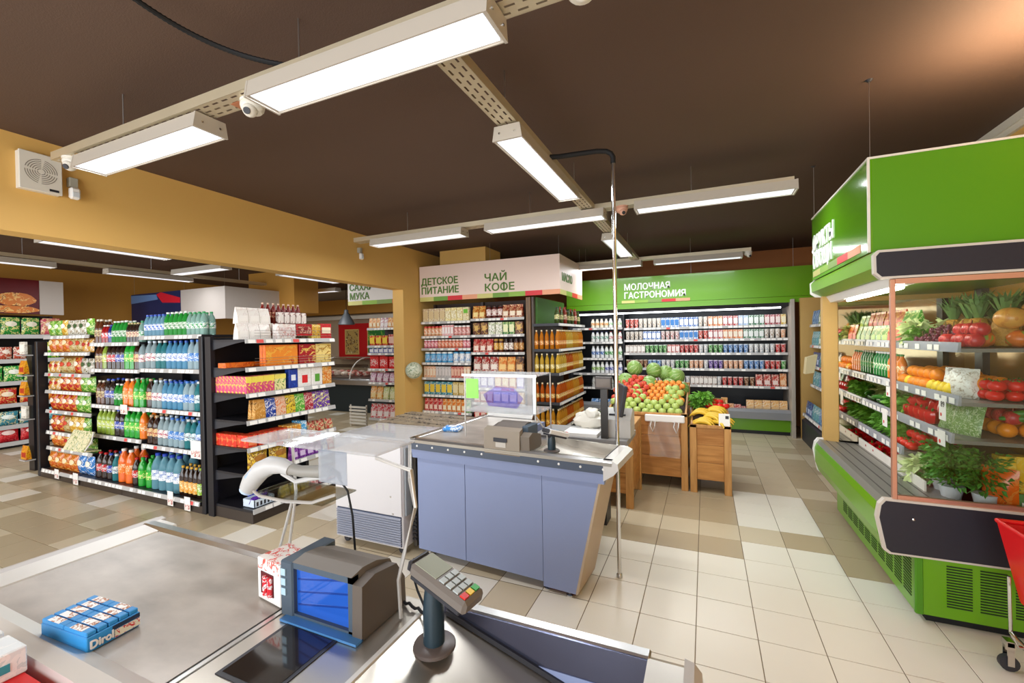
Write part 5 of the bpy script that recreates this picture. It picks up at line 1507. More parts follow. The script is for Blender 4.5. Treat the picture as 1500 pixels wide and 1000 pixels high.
card_terminal((-0.610, 0.884, 0.8565), R(-8), 'grey card terminal tilted on a dark round-footed stand')
pts = [(-0.655, 0.9, 1.02), (-0.70, 0.93, 1.03), (-0.715, 0.94, 0.99), (-0.69, 0.93, 0.95), (-0.645, 0.90, 0.93)]
tag(part('terminal_cable', MB().tube(pts, 0.003, 6), m_rubber), 'thin black cable looping behind the tilted card terminal', 'cable')
pts = [(-0.82 + 0.012 * k, 0.975 - 0.003 * k, 0.886 + 0.008 * math.sin(k * 1.1) ** 2) for k in range(14)]
tag(part('coiled_cable', MB().tube(pts, 0.004, 6), m_rubber), 'black cable lying between scanner and card terminal', 'cable')

# toy-sized sweets pack on the belt
t = thing('gum_tray', 'blue tray of chewing gum packs lying on the grey belt', 'sweets tray', (-1.425, 0.572, 0.8795), R(4))
gb = M('gum_blue', '2F8FD0', 0.35)
part('carton', MB().box(-0.092, 0.092, -0.055, 0.055, 0, 0.036, 0.002), gb, t, world=False)
for a in range(2):
    for b in range(5):
        g = part('gum_pack', MB().box(-0.090 + a * 0.091, -0.001 + a * 0.091, -0.054 + b * 0.0217, -0.034 + b * 0.0217, 0.036, 0.047, 0.002), gb, t, world=False)
        part('pack_print', MB().box(-0.068 + a * 0.091, -0.022 + a * 0.091, -0.053 + b * 0.0217, -0.036 + b * 0.0217, 0.047, 0.0476), PK('F4F2EE', 'B06A38', 'E8E0D8', 55), g, world=False)
part('side_print', MB().box(0.092, 0.0935, 0.0, 0.054, 0.004, 0.022), PK('F0E8D0', 'D82828', 'F4F0E0', 60), t, world=False)
part('side_band', MB().box(0.092, 0.0932, -0.004, 0.054, 0.024, 0.034), M('gum_navy', '23304A', 0.4), t, world=False)
lettering('Dirol', 0.026, m_white, t, (0.0940, -0.050, 0.008), (R(90), 0, R(90)), width=0.045, extrude=0.0006, bold=0.001)

# impulse display at the lower left corner
t = thing('impulse_display', 'red impulse-sweets display at the lower left corner', 'display stand', (-1.45, 0.36, 0))
part('red_tray', MB().prism([(0.20, 0.60), (0.24, 0.872), (0.25, 0.872), (0.445, 0.872), (0.448, 0.60)], 'x', -1.75, -1.12), M('signal_red_plastic', 'D81A1E', 0.3), t)
part('back_plate', MB().box(-1.75, -1.12, 0.448, 0.453, 0.20, 0.80), m_dark, t)
part('post', MB().box(-1.5, -1.4, 0.38, 0.44, 0.0, 0.62), m_dark, t)
wp = carton('x', 0.11, 0.09, 0.06, ('E8ECEC', 'F4F4F2', 'D8E0E0'), '3A9AA8', name='gum_carton', pz=(0.3, 0.6), px=0.5)
put(wp, (-1.445, 0.395, 0.8725), R(90), 'white gum carton with teal mark at the lower left corner')
put(wp, (-1.56, 0.395, 0.8725), R(90), 'white gum carton at the far left end of the red display')

# ---- clear acrylic stand over the nearest scanner
m_wire = M('white_wire', 'C4C0BA', 0.3, 0.4)


def acrylic_stand(P, label, legs, lower=None, lift=0.0):
    t = thing('acrylic_stand', label, 'display stand', (P[0], P[1], 0))
    part('clear_plate', MB().box(P[2], P[3], P[4], P[5], P[6], P[6] + 0.008, 0.002), m_acr, t)
    for lg in legs:
        part('wire_leg', MB().tube(lg, 0.005, 8), m_wire, t)
    return t


A = acrylic_stand((-1.1, 1.03, -1.385, -0.83, 0.94, 1.125, 1.28), 'clear acrylic shelf on white wire legs above the nearest scanner',
                  [[(-0.725, 0.905, 0.886), (-0.722, 0.895, 0.99), (-0.70, 0.89, 1.06), (-0.662, 0.89, 1.185), (-0.70, 0.92, 1.24), (-0.835, 1.10, 1.276)],
                   [(-0.662, 0.89, 1.185), (-0.672, 0.89, 1.275), (-0.83, 0.945, 1.277)],
                   [(-1.30, 1.04, 0.884), (-1.245, 1.03, 1.10), (-1.37, 1.12, 1.276)],
                   [(-1.345, 1.04, 0.884), (-1.26, 1.03, 1.08)],
                   ])
part('clear_tray', MB().box(-1.36, -1.06, 0.965, 1.11, 1.103, 1.109, 0.002), m_pane, A)
part('white_label', MB().box(-1.21, -1.12, 0.99, 1.03, 1.2885, 1.2895), m_tag, A)
part('hanging_card', MB().box(-1.04, -0.93, 0.937, 0.9395, 1.19, 1.285, 0.002), GLASS('frosted_card', 'EDF1F6', 0.8, haze=0.16, hcol='D8DCE4'), A)
part('tray_wire', MB().tube([(-1.36, 0.965, 1.112), (-1.32, 0.955, 1.106), (-1.20, 0.955, 1.104), (-1.10, 0.965, 1.11), (-1.04, 1.0, 1.13)], 0.005, 8), m_wire, A)

# hand scanner on the stand
t = thing('hand_scanner', 'pale hand-held barcode scanner resting on the acrylic stand', 'barcode scanner', (-1.30, 1.0, 1.112), R(0))
hp = [(0.0, 0.035), (0.012, 0.045), (0.045, 0.050), (0.085, 0.044), (0.12, 0.034), (0.15, 0.028)]
hd = [Vector((-0.125, -0.01, -0.005)), Vector((-0.105, -0.01, 0.022)), Vector((-0.06, -0.008, 0.062)), Vector((-0.015, -0.004, 0.083)), Vector((0.03, 0.0, 0.084)), Vector((0.065, 0.004, 0.074))]
part('head', MB().tube(hd, [0.026, 0.031, 0.032, 0.030, 0.025, 0.020], 14), M('scanner_cream', 'BDBBB8', 0.35), t, world=False)
part('window', MB().tube([hd[0] - Vector((0.006, 0, 0.008)), hd[0] + Vector((0.002, 0, 0.003))], 0.024, 14), M('scanner_pale_blue', 'B9CCE4', 0.2), t, world=False)
part('display_patch', MB().tube([(-0.098, -0.026, 0.038), (-0.062, -0.024, 0.070)], 0.014, 8), M('scanner_blue_patch', '9DB6D6', 0.25), t, world=False)
hn = part('handle', MB().tube([(0.05, 0.003, 0.078), (0.10, 0.012, 0.070), (0.17, 0.02, 0.074), (0.215, 0.026, 0.078)], [0.019, 0.018, 0.020, 0.017], 12), M('scanner_handle_grey', '8E8A82', 0.5), t, world=False)
part('strain_relief', MB().tube([(0.21, 0.026, 0.078), (0.24, 0.03, 0.072), (0.25, 0.03, 0.055)], [0.012, 0.009, 0.006], 8), m_dark, hn, world=False)
part('trigger_guard', MB().tube([(0.03, 0.0, 0.06), (0.08, 0.01, 0.035), (0.14, 0.02, 0.05), (0.20, 0.025, 0.06)], 0.008, 8), M('scanner_cream', 'BDBBB8', 0.35), t, world=False)
cb = [(-1.055, 1.03, 1.168), (-1.03, 1.04, 1.13), (-1.022, 1.05, 1.05), (-1.025, 1.06, 0.95), (-1.03, 1.07, 0.84), (-1.03, 1.08, 0.7)]
tag(part('scanner_cable', MB().tube(cb, 0.0035, 6), m_rubber), 'dark scanner cable hanging down before the white cooler', 'cable')

# ---- white cooler between the counters
t = thing('floor_cooler', 'white floor cooler with slatted rear grille beside the far checkout', 'cooler', (-2.36, 2.84, 0))
part('cabinet', MB().box(-2.70, -2.045, 2.60, 3.12, 0.06, 0.84, 0.006), M('cooler_white', 'D4D1D2', 0.35), t)
part('rear_cover', MB().box(-2.69, -2.05, 2.588, 2.60, 0.30, 0.84, 0.003), M('cooler_white', 'D4D1D2', 0.35), t)
part('grille_void', MB().box(-2.68, -2.06, 2.594, 2.601, 0.075, 0.295), M('grille_shadow_blue', '3C455C', 0.5), t)
for k in range(12):
    z = 0.085 + k * 0.0175
    part('louver', MB().prism([(2.582, z), (2.596, z + 0.010), (2.598, z + 0.012), (2.598, z + 0.004), (2.584, z - 0.004)], 'x', -2.68, -2.06), M('grille_slat', 'A9AEBE', 0.35, 0.4), t)
part('side_panel', MB().box(-2.045, -2.03, 2.62, 3.10, 0.30, 0.80), M('cooler_side_grey', '9DA3A8', 0.35), t)
part('glass_lid', MB().box(-2.71, -2.035, 2.59, 3.13, 0.842, 0.856, 0.003), m_acr, t)
for x in (-2.64, -2.10):
    for y in (2.66, 3.06):
        c = part('caster', MB().lathe([(0.028, -0.012), (0.028, 0.012)], 12), m_dark, t, world=False)
        c.matrix_local = Matrix.Translation((x + 2.36, y - 2.84, 0.03)) @ Matrix.Rotation(R(90), 4, 'X')
for x, z in ((-2.56, 0.42), (-2.15, 0.44), (-2.55, 0.315), (-2.13, 0.315)):
    s = part('screw', MB().lathe([(0.0, 0), (0.009, 0), (0.006, 0.004), (0, 0.004)], 10, cap=False), m_steel, t, world=False)
    s.matrix_local = Matrix.Translation((x + 2.36, 2.588 - 2.84, z)) @ Matrix.Rotation(R(90), 4, 'X')

# ---- far checkout, turned slightly
c2 = thing('checkout_counter', 'lilac grey checkout counter in the middle of the shop', 'checkout counter', (-1.985, 2.645, 0), R(-4.1))


def p2(name, mb, mat, parent=None):
    return part(name, mb, mat, parent or c2, world=False)


L2 = 1.52
fp = M('beige_laminate', 'B9A48A', 0.45, var=0.04)
for x0, x1 in ((0.03, 0.445), (0.45, 1.03), (1.033, 1.30)):
    if x1 < 1.2:
        p2('front_panel', MB().box(x0, x1, 0.02, 0.035, 0.06, 0.735), m_panel)
    else:
        p2('front_panel', MB().prism([(x0, 0.03), (1.245, 0.03), (1.40, 0.735), (x0, 0.735)], 'y', 0.02, 0.035), m_panel)
p2('body', MB().prism([(0.04, 0.06), (1.24, 0.06), (1.39, 0.74), (0.04, 0.74)], 'y', 0.035, 0.36), m_panel)
p2('end_panel', MB().prism([(1.245, 0.03), (1.26, 0.03), (1.415, 0.74), (1.40, 0.74)], 'y', 0.02, 0.36), fp)
p2('fascia', MB().prism([(0.0, 0.735), (-0.012, 0.80), (0.03, 0.80), (0.03, 0.735)], 'x', 0.0, 1.44), m_panel)
p2('trim_strip', MB().box(0.0, 1.50, -0.018, -0.004, 0.80, 0.855), m_trim)
for k in range(11):
    x = 0.06 + k * 0.138
    if 0.62 < x < 0.9:
        continue
    q = p2('rivet', MB().lathe([(0.0, 0), (0.008, 0), (0.006, 0.004), (0, 0.005)], 10, cap=False), m_white)
    q.matrix_local = Matrix.Translation((x, -0.018, 0.828)) @ Matrix.Rotation(R(90), 4, 'X')
p2('front_rim', MB().prism([(-0.022, 0.85), (-0.026, 0.872), (-0.012, 0.884), (0.02, 0.884), (0.02, 0.85)], 'x', 0.0, L2 - 0.03), m_steel)
p2('belt_base', MB().box(0.0, 0.62, 0.02, 1.02, 0.74, 0.862), m_panel)
p2('conveyor_belt', MB().box(0.05, 0.60, 0.03, 0.98, 0.862, 0.876), m_belt)
p2('left_rim', MB().box(-0.015, 0.045, -0.02, 1.04, 0.855, 0.884, 0.006), m_steel)
p2('raised_flange', MB().prism([(0.045, 0.87), (0.50, 0.87), (0.52, 0.93), (0.49, 0.965), (0.06, 0.965)], 'y', 1.0, 1.02), m_steel)
p2('scanner_bed', MB().box(0.60, 0.98, 0.02, 0.36, 0.74, 0.878, 0.002), m_plate)
p2('chute_floor', MB().prism([(0.98, 0.872), (1.44, 0.80), (1.44, 0.74), (0.98, 0.74)], 'y', 0.03, 0.345), m_plate)
p2('chute_back', MB().prism([(0.98, 0.76), (0.98, 0.90), (1.47, 0.885), (1.47, 0.76)], 'y', 0.345, 0.355), m_plate)
p2('back_rim', MB().box(0.62, 1.48, 0.355, 0.368, 0.80, 0.885, 0.004), m_steel)
p2('end_rim', MB().prism([(1.44, 0.76), (1.44, 0.884), (1.49, 0.884), (1.525, 0.868), (1.53, 0.835), (1.50, 0.80)], 'y', -0.02, 0.366), m_rimw)
p2('chute_seam', MB().box(1.436, 1.441, 0.03, 0.345, 0.80, 0.886), m_dark)
for x, y in ((1.20, 0.05), (1.05, 0.06), (1.18, 0.30), (0.10, 0.06)):
    p2('levelling_foot', MB().lathe([(0.0, 0.0), (0.026, 0.0), (0.026, 0.008), (0.012, 0.016), (0.010, 0.06)], 14), m_chrome).location = (x, y, 0)
p2('toe_plate', MB().box(1.06, 1.235, 0.05, 0.06, 0.005, 0.05), M('maroon_toe_plate', '5A342E', 0.4))
p2('grey_end_grille', MB().box(-0.045, -0.016, 0.05, 0.50, 0.05, 0.80), M('grille_dark', '4A443C', 0.5))
for k in range(10):
    p2('louver', MB().box(-0.047, -0.014, 0.04, 0.05, 0.10 + k * 0.03, 0.115 + k * 0.03), m_dark)
m2 = Matrix.Translation((-1.985, 2.645, 0)) @ Matrix.Rotation(R(-4.1), 4, 'Z')
W2 = lambda x, y, z: m2 @ Vector((x, y, z))
bioptic(W2(0.79, 0.20, 0.8785), R(176), 'brown grey checkout scanner seen from behind on the far counter')
hb = thing('scanner_back_cover', 'taupe rear cover with grip slot behind the far scanner', 'scanner cover', W2(0.78, -0.004, 0.80), R(-4.1))
part('cover', MB().prism([(0.0, 0.0), (-0.02, 0.06), (-0.015, 0.20), (0.03, 0.215), (0.03, 0.0)], 'x', -0.145, 0.12), M('taupe_plastic', '8D8171', 0.5), hb, world=False)
part('side_block', MB().prism([(-0.005, 0.0), (-0.01, 0.17), (0.04, 0.19), (0.17, 0.16), (0.18, 0.09)], 'x', 0.122, 0.185), M('taupe_plastic_dark', '6E6356', 0.5), hb, world=False)
part('grip_slot', MB().box(-0.07, 0.03, -0.024, -0.012, 0.125, 0.150), m_dark, hb, world=False)
part('pale_label', MB().box(-0.055, 0.02, -0.0215, -0.015, 0.09, 0.122), M('pale_taupe', 'B9B2A8', 0.5), hb, world=False)
card_terminal(W2(1.07, 0.10, 0.868), R(60), 'white card terminal with lit screen on the far counter', white=True, short=True)
A2 = acrylic_stand((-1.35, 3.0, -1.62, -1.06, 2.78, 3.12, 1.33), 'clear acrylic case with stickers above the far checkout scanner',
                   [[(-1.065, 2.79, 1.33), (-1.065, 2.79, 0.885)], [(-1.615, 2.79, 1.33), (-1.615, 2.79, 0.885)], [(-1.065, 2.80, 1.06), (-1.0, 2.83, 0.95), (-0.985, 2.80, 0.885)], [(-1.065, 3.11, 1.33), (-1.065, 3.11, 0.885)]])
part('front_panel', MB().box(-1.61, -1.07, 2.785, 2.79, 1.08, 1.33), m_acr, A2)
part('lower_ledge', MB().box(-1.62, -1.06, 2.78, 3.12, 1.07, 1.08), m_acr, A2)
part('steel_edge', MB().box(-1.63, -1.05, 2.775, 2.79, 1.328, 1.345).box(-1.075, -1.055, 2.775, 2.79, 1.08, 1.33), m_steel, A2)
part('green_sticker', MB().box(-1.60, -1.50, 2.782, 2.785, 1.17, 1.31), M('lime_sticker', '8EEA5A', 0.4, var=0.15, vscale=30), A2)
part('violet_print', MB().prism([(-1.42, 1.12), (-1.46, 1.20), (-1.36, 1.26), (-1.22, 1.25), (-1.15, 1.18), (-1.20, 1.11)], 'y', 2.782, 2.785), GLASS('violet_film', 'E8E2FB', 0.6, haze=0.10, hcol='8C7CE0'), A2)
t = thing('wet_wipe_pack', 'blue and white soft pack lying on the far belt', 'soft pack', W2(0.13, 0.33, 0.878), R(12))
part('pack', MB().box(-0.075, 0.075, -0.055, 0.055, 0, 0.035, 0.014), PK('3A8AD0', 'E8F0F8', '2058A0', 26), t, world=False)
part('lid_flap', MB().box(-0.03, 0.03, -0.02, 0.02, 0.035, 0.038), m_white, t, world=False)
t = thing('newspaper_stack', 'flat black and white newspapers on a rack left of the far belt', 'newspapers', (-2.45, 3.45, 0.0), R(-6))
part('rack', MB().box(-0.42, 0.42, -0.32, 0.32, 0.0, 0.80), m_dark, t, world=False)
for k in range(5):
    part('newspaper', MB().box(-0.42, 0.42, -0.30 + k * 0.12, -0.19 + k * 0.12, 0.80, 0.815 + 0.008 * k), PK('8F806C', '3A3028', 'C4B49C', 18), t, world=False)
t = thing('paper_sheet', 'white receipt papers lying in the far chute', 'paper', W2(1.30, 0.16, 0.829), R(10))
part('sheet', MB().box(-0.11, 0.11, -0.06, 0.06, 0.0, 0.003), m_tag, t, world=False)
t.rotation_euler = (0, R(8.9), R(6))
t = thing('notepad', 'white note paper pad behind the white card terminal', 'paper', (-0.93, 3.16, 0.0))
part('desk_leg', MB().box(-0.28, 0.10, 0.10, 0.36, 0.0, 0.82), M('desk_grey', '8C8A88', 0.5), t, world=False)
part('desk_top', MB().box(-0.28, 0.42, -0.03, 0.38, 0.82, 0.86), M('desk_grey', '8C8A88', 0.5), t, world=False)
part('pad', MB().box(-0.06, 0.20, 0.0, 0.2, 0.86, 0.885), m_white, t, world=False)
tag(t, 'grey cash desk with a white paper pad behind the far counter', 'cash desk')
t.name = 'cash_desk'
t = thing('receipt_printer', 'pale grey receipt printer beside the monitor post', 'printer', (-0.60, 3.32, 0.86))
part('case', MB().prism([(-0.10, 0), (0.10, 0), (0.10, 0.17), (0.02, 0.20), (-0.10, 0.13)], 'x', -0.10, 0.10), M('printer_grey', 'BDBAB4', 0.45), t, world=False)
part('paper_slot', MB().box(-0.06, 0.06, -0.06, -0.03, 0.148, 0.165), m_dark, t, world=False)
t = thing('register_monitor', 'dark cash register monitor on a slim black post', 'monitor', (-0.675, 3.17, 0.86))
part('post', MB().box(-0.025, 0.025, -0.012, 0.012, 0.0, 0.42), M('post_dark', '3A3632', 0.35, 0.4), t, world=False)
sc_ = part('customer_display', MB().box(-0.06, 0.06, -0.03, 0.0, 0.36, 0.45, 0.004), M('display_brown', '3E332C', 0.4), t, world=False)
part('display_glass', MB().box(-0.05, 0.05, -0.032, -0.03, 0.375, 0.435), M('display_glass', '5A4A3A', 0.15), sc_, world=False)
mo = part('screen_back', MB().box(-0.015, 0.015, -0.13, 0.13, 0.0, 0.22, 0.006), m_dark, t, world=False)
mo.location = (0.085, 0.06, 0.17)
mo.rotation_euler = (0, R(10), R(20))
bg = thing('bag_bundle', 'crumpled white plastic bags behind the white card terminal', 'plastic bags', (-0.84, 3.42, 0.86))
part('bag_lump', MB().ball((0.0, 0.0, 0.075), 0.13, 0.07, 0.075, n=16, m=10, jit=0.16), M('white_film', 'EAE3D4', 0.3, trans=0.15), bg, world=False)
part('bag_knot', MB().ball((0.02, -0.02, 0.135), 0.06, 0.05, 0.045, n=12, m=8, jit=0.2), M('white_film', 'EAE3D4', 0.3, trans=0.15), bg, world=False)
t = thing('hand_basket', 'small wire basket behind the far checkout bags', 'basket', (-0.90, 3.75, 0.80))
for k in range(6):
    part('wire', MB().tube([(-0.15, -0.05 + k * 0.03, 0.0), (-0.02, -0.05 + k * 0.03, 0.12), (0.15, -0.05 + k * 0.03, 0.24)], 0.004, 5), m_steel, t, world=False)
part('stand', MB().box(-0.12, 0.12, -0.06, 0.12, -0.80, 0.0), m_dark, t, world=False)

# ================================================================ PRODUCE CASE ON THE RIGHT
Y0, Y1 = 3.08, 4.65
t = thing('produce_case', 'open green produce case with glass end panel on the right', 'refrigerated case', (1.4, 3.86, 0))
VC = t
part('kick_core', MB().box(1.06, 1.97, Y0 + 0.01, Y1, 0.05, 0.37), m_green, t)
part('front_kick', MB().box(1.045, 1.06, Y0 + 0.02, Y1, 0.05, 0.37), m_green, t)
part('end_kick', MB().box(1.075, 1.97, Y0, Y0 + 0.012, 0.05, 0.37), m_green, t)
part('corner_post', MB().box(1.04, 1.078, Y0 - 0.004, Y0 + 0.022, 0.045, 0.37, 0.006), M('dark_green_post', '4C8A14', 0.35), t)
part('plinth', MB().box(1.10, 1.97, Y0 + 0.04, Y1 - 0.05, 0.0, 0.05), m_rubber, t)
sl = fixn(MB().box(-0.052, 0.052, -0.0015, 0.0015, -0.0034, 0.0034).mesh('vent_slot'))
sl.materials.append(M('slot_dark_green', '16300A', 0.6))
for g in range(5):
    for k in range(16):
        obj('vent_slot', sl, None, t, (1.225 + g * 0.135 - 1.4, Y0 - 0.001 - 3.86, 0.115 + k * 0.0145))
for g in range(10):
    for k in range(13):
        obj('vent_slot', sl, None, t, (1.044 - 1.4, 3.19 + g * 0.135 - 3.86, 0.115 + k * 0.0170), (0, 0, R(90)))
bump = [(0.90, 0.38), (0.872, 0.46), (0.868, 0.58), (0.885, 0.64), (0.915, 0.665), (0.955, 0.665), (1.10, 0.655), (1.10, 0.37), (1.05, 0.36), (0.94, 0.36)]
part('front_bumper', MB().prism([(0.905, 0.385), (0.882, 0.46), (0.878, 0.58), (0.892, 0.625), (1.08, 0.625), (1.08, 0.37), (0.94, 0.365)], 'y', Y0 + 0.02, Y1 - 0.02), m_green, t)
part('sill', MB().prism([(0.892, 0.622), (0.915, 0.66), (1.02, 0.652), (1.30, 0.632), (1.30, 0.60), (0.90, 0.60)], 'y', Y0 + 0.02, Y1 - 0.02), M('grooved_grey_sill', '8B8880', 0.35, 0.4), t)
for k in range(4):
    part('sill_groove', MB().box(0.955 + k * 0.07, 0.963 + k * 0.07, Y0 + 0.03, Y1 - 0.03, 0.650 - k * 0.005, 0.658 - k * 0.005), M('groove_dark', '4E4A46', 0.5), t)
endpoly = [(0.90, 0.38), (0.868, 0.56), (0.88, 0.635), (0.905, 0.668), (1.97, 0.668), (1.97, 0.372), (0.925, 0.362)]
inner = [(0.912, 0.392), (0.882, 0.56), (0.892, 0.628), (0.912, 0.656), (1.97, 0.656), (1.97, 0.384), (0.932, 0.374)]
for yy, nm in ((Y0 - 0.018, 'near'), (Y1 - 0.02, 'far')):
    part('bumper_edging', MB().prism(endpoly, 'y', yy, yy + 0.036), m_white if nm == 'far' else M('pale_edging', 'CFC6BA', 0.4), t)
part('bumper_end_plate', MB().prism(inner, 'y', Y0 - 0.022, Y0 - 0.016), M('charcoal_plate', '24222C', 0.5, var=0.1, vscale=40), t)
q = part('plate_screw', MB().lathe([(0.0, 0), (0.007, 0), (0, 0.003)], 8, cap=False), m_chrome, t, world=False)
q.matrix_local = Matrix.Translation((1.03 - 1.4, Y0 - 0.023 - 3.86, 0.57)) @ Matrix.Rotation(R(90), 4, 'X')
part('deck', MB().box(1.20, 1.90, Y0 + 0.03, Y1 - 0.02, 0.57, 0.615), m_inner, t)
m_mirror = M('case_mirror', 'E4DCC8', 0.04, 1.0)
part('back_lining', MB().box(1.88, 1.89, Y0 + 0.03, Y1 - 0.03, 0.60, 1.90), M('tan_gloss_lining', 'CC963F', 0.12, 0.25), t)
part('back_wall', MB().box(1.89, 1.975, Y0 + 0.02, Y1, 0.35, 2.03), m_tan, t)
part('far_end_panel', MB().box(0.955, 1.975, Y1 - 0.02, Y1 + 0.03, 0.63, 1.93), m_tan, t)
part('far_mirror', MB().box(1.06, 1.88, Y1 - 0.03, Y1 - 0.02, 0.66, 1.86), m_mirror, t)
part('far_post', MB().box(0.945, 1.05, Y1 - 0.05, Y1 + 0.03, 0.64, 1.93), m_tan, t)
part('rear_upright', MB().box(1.84, 1.88, 4.28, 4.38, 0.6, 1.9), m_inner, t)
# glass end and its frame
m_cop = M('copper_anodised_frame', 'D8A48E', 0.3, 0.7)
part('end_glass', MB().box(0.965, 1.97, Y0 + 0.002, Y0 + 0.008, 0.69, 1.86), m_pane, t)
part('glass_frame', MB().box(0.945, 0.968, Y0 - 0.006, Y0 + 0.018, 0.665, 1.89, 0.003), m_cop, t)
part('glass_frame', MB().box(0.968, 1.97, Y0 - 0.006, Y0 + 0.018, 1.862, 1.89), m_cop, t)
part('glass_frame', MB().box(0.968, 1.97, Y0 - 0.006, Y0 + 0.018, 0.667, 0.69), m_cop, t)
# canopy
part('canopy', MB().prism([(0.875, 1.96), (0.870, 2.03), (0.885, 2.052), (1.97, 2.052), (1.97, 1.90), (1.15, 1.90), (0.95, 1.915)], 'y', Y0 + 0.02, Y1), M('lime_canopy', '78AA30', 0.35), t)
part('canopy_end_plate', MB().prism([(0.905, 1.905), (0.882, 1.93), (0.880, 2.02), (0.895, 2.04), (1.97, 2.04), (1.97, 1.905)], 'y', Y0 - 0.022, Y0 - 0.016), M('charcoal_plate', '24222C', 0.5, var=0.1, vscale=40), t)
part('canopy_edging', MB().prism([(0.90, 1.893), (0.870, 1.925), (0.868, 2.03), (0.89, 2.054), (1.97, 2.054), (1.97, 1.893)], 'y', Y0 - 0.018, Y0 + 0.02), M('pale_edging', 'CFC6BA', 0.4), t)
part('canopy_edging', MB().prism([(0.90, 1.915), (0.866, 1.945), (0.864, 2.04), (0.89, 2.06), (1.1, 2.06), (1.1, 1.90)], 'y', Y1, Y1 + 0.02), m_white, t)
f = part('light_trough', MB().prism([(0.97, 1.913), (1.00, 1.86), (1.06, 1.86), (1.10, 1.905)], 'y', Y0 + 0.03, Y1 - 0.03), m_white, t)
part('tube_light', MB().tube([(1.03, Y0 + 0.10, 1.852), (1.03, Y1 - 0.45, 1.852)], 0.013, 10), M('produce_tube_light', 'FFF6E6', 0.4, emit=30.0), f)
# shelves
V = Unit.__new__(Unit)
V.root, V.rz, V.phrase = t, R(-90), 'produce case'
V.mw = Matrix.Translation((1.26, Y1 - 0.04, 0)) @ Matrix.Rotation(R(-90), 4, 'Z')
VL = Y1 - 0.04 - Y0 - 0.05
ZV = [1.50, 1.21, 1.005, 0.80]
for i, z in enumerate(ZV):
    xo = 0.0 if i < 2 else -0.03 * (i - 1)
    ya = Y0 + 0.05 if i < 3 else Y0 + 0.62
    sh = part('shelf', MB().box(1.26 + xo, 1.84, ya, Y1 - 0.04, z - 0.02, z), M('produce_shelf_grey', '77746E', 0.4), t)
    part('price_rail', MB().prism([(1.26 + xo, z - 0.02), (1.245 + xo, z - 0.02), (1.252 + xo, z + 0.035), (1.262 + xo, z + 0.035)], 'y', ya, Y1 - 0.04), GLASS('rail_clear', 'E8E8EC', 1.0, haze=0.5, hcol='C9CBD2'), sh)
    rnd = random.Random(500 + i)
    y = ya + 0.03
    while y < Y1 - 0.1:
        if rnd.random() < 0.7:
            o = obj('price_tag', tagme('w', 0.06), None, sh, (1.2445 + xo - 1.4, y + 0.06 - 3.86, z - 0.014), (0, 0, R(-90)))
        y += 0.085
# sign box
t = thing('category_sign', 'large lime green box sign on top of the produce case', 'sign', (1.4, 3.8, 2.06))
part('board', MB().box(0.88, 0.895, 3.17, 4.63, 2.06, 2.60), M('glossy_green_board', '5FA012', 0.14, coat=0.8), t)
part('near_board', MB().box(0.895, 1.97, 3.17, 3.185, 2.06, 2.60), M('leaf_green_board', '559208', 0.4), t)
part('edge_trim', MB().box(0.874, 1.97, 3.164, 3.19, 2.598, 2.61), m_offw, t)
part('edge_trim', MB().box(0.872, 0.884, 3.162, 3.174, 2.06, 2.605), m_offw, t)
part('edge_trim', MB().box(0.874, 0.90, 3.19, 4.63, 2.598, 2.61), m_offw, t)
lettering('ФРУКТЫ\nОВОЩИ', 0.175, m_wl, t, (0.8785 - 1.4, 4.60 - 3.8, 2.305 - 2.06), (R(90), 0, R(-90)), width=0.66, bold=0.004)
vs_ = [4, 0, 6, 2, 3]
for k in range(5):
    part('colour_block', MB().box(0.877, 0.88, 4.60 - (k + 1) * 0.255, 4.60 - k * 0.255, 2.085, 2.135), STR[vs_[k]], t)
for p in ((0.89, 3.18), (0.89, 4.60)):
    part('hanging_wire', MB().tube([(p[0], p[1], 2.60), (p[0], p[1], H)], 0.0018, 5), m_steel, t)
    part('wire_anchor', MB().lathe([(0.0, -0.012), (0.008, -0.012), (0.02, 0.0)], 10, (p[0], p[1], H), cap=False), m_dark, t)

# ---- produce prototypes


def fruit(name, cat, r, col, stem='5A4A20', sz=1.0, dimple=0.15, var=0.25, vs=9, rough=0.3, n=12, stemlen=0.3, leafy=False):
    prof = []
    for j in range(9):
        a = math.pi * j / 8
        rr = r * math.sin(a)
        zz = -r * math.cos(a) * sz
        if dimple:
            zz -= dimple * r * math.exp(-(rr / (0.45 * r)) ** 2) * (1 if j > 4 else -1)
        prof.append((max(rr, 0.0005), zz + r * sz))
    mt = M('skin_%s_%s' % (name, col), col, rough, var=var, vscale=vs * 3) if not isinstance(col, tuple) else PK(*col, vs, rough=rough)
    ps = [(name, MB().lathe(prof, n), mt)]
    top = 2 * r * sz - dimple * r
    if stem:
        ps.append(('stem', MB().tube([(0, 0, top - 0.004), (0.003, 0.002, top + stemlen * r)], [0.0028, 0.002], 6), M('stem_%s' % stem, stem, 0.7)))
    if leafy:
        g = MB()
        for k in range(5):
            a = k * 1.257
            g.quad((0, 0, top + 0.003), (0.45 * r * math.cos(a - 0.3), 0.45 * r * math.sin(a - 0.3), top + 0.004), (0.75 * r * math.cos(a), 0.75 * r * math.sin(a), top - 0.01), (0.45 * r * math.cos(a + 0.3), 0.45 * r * math.sin(a + 0.3), top + 0.004))
        ps.append(('calyx', g, M('calyx_green', '4A8A2A', 0.6)))
    return Spec(name, cat, '', 2 * r, 2 * r, 2 * r * sz, ps)


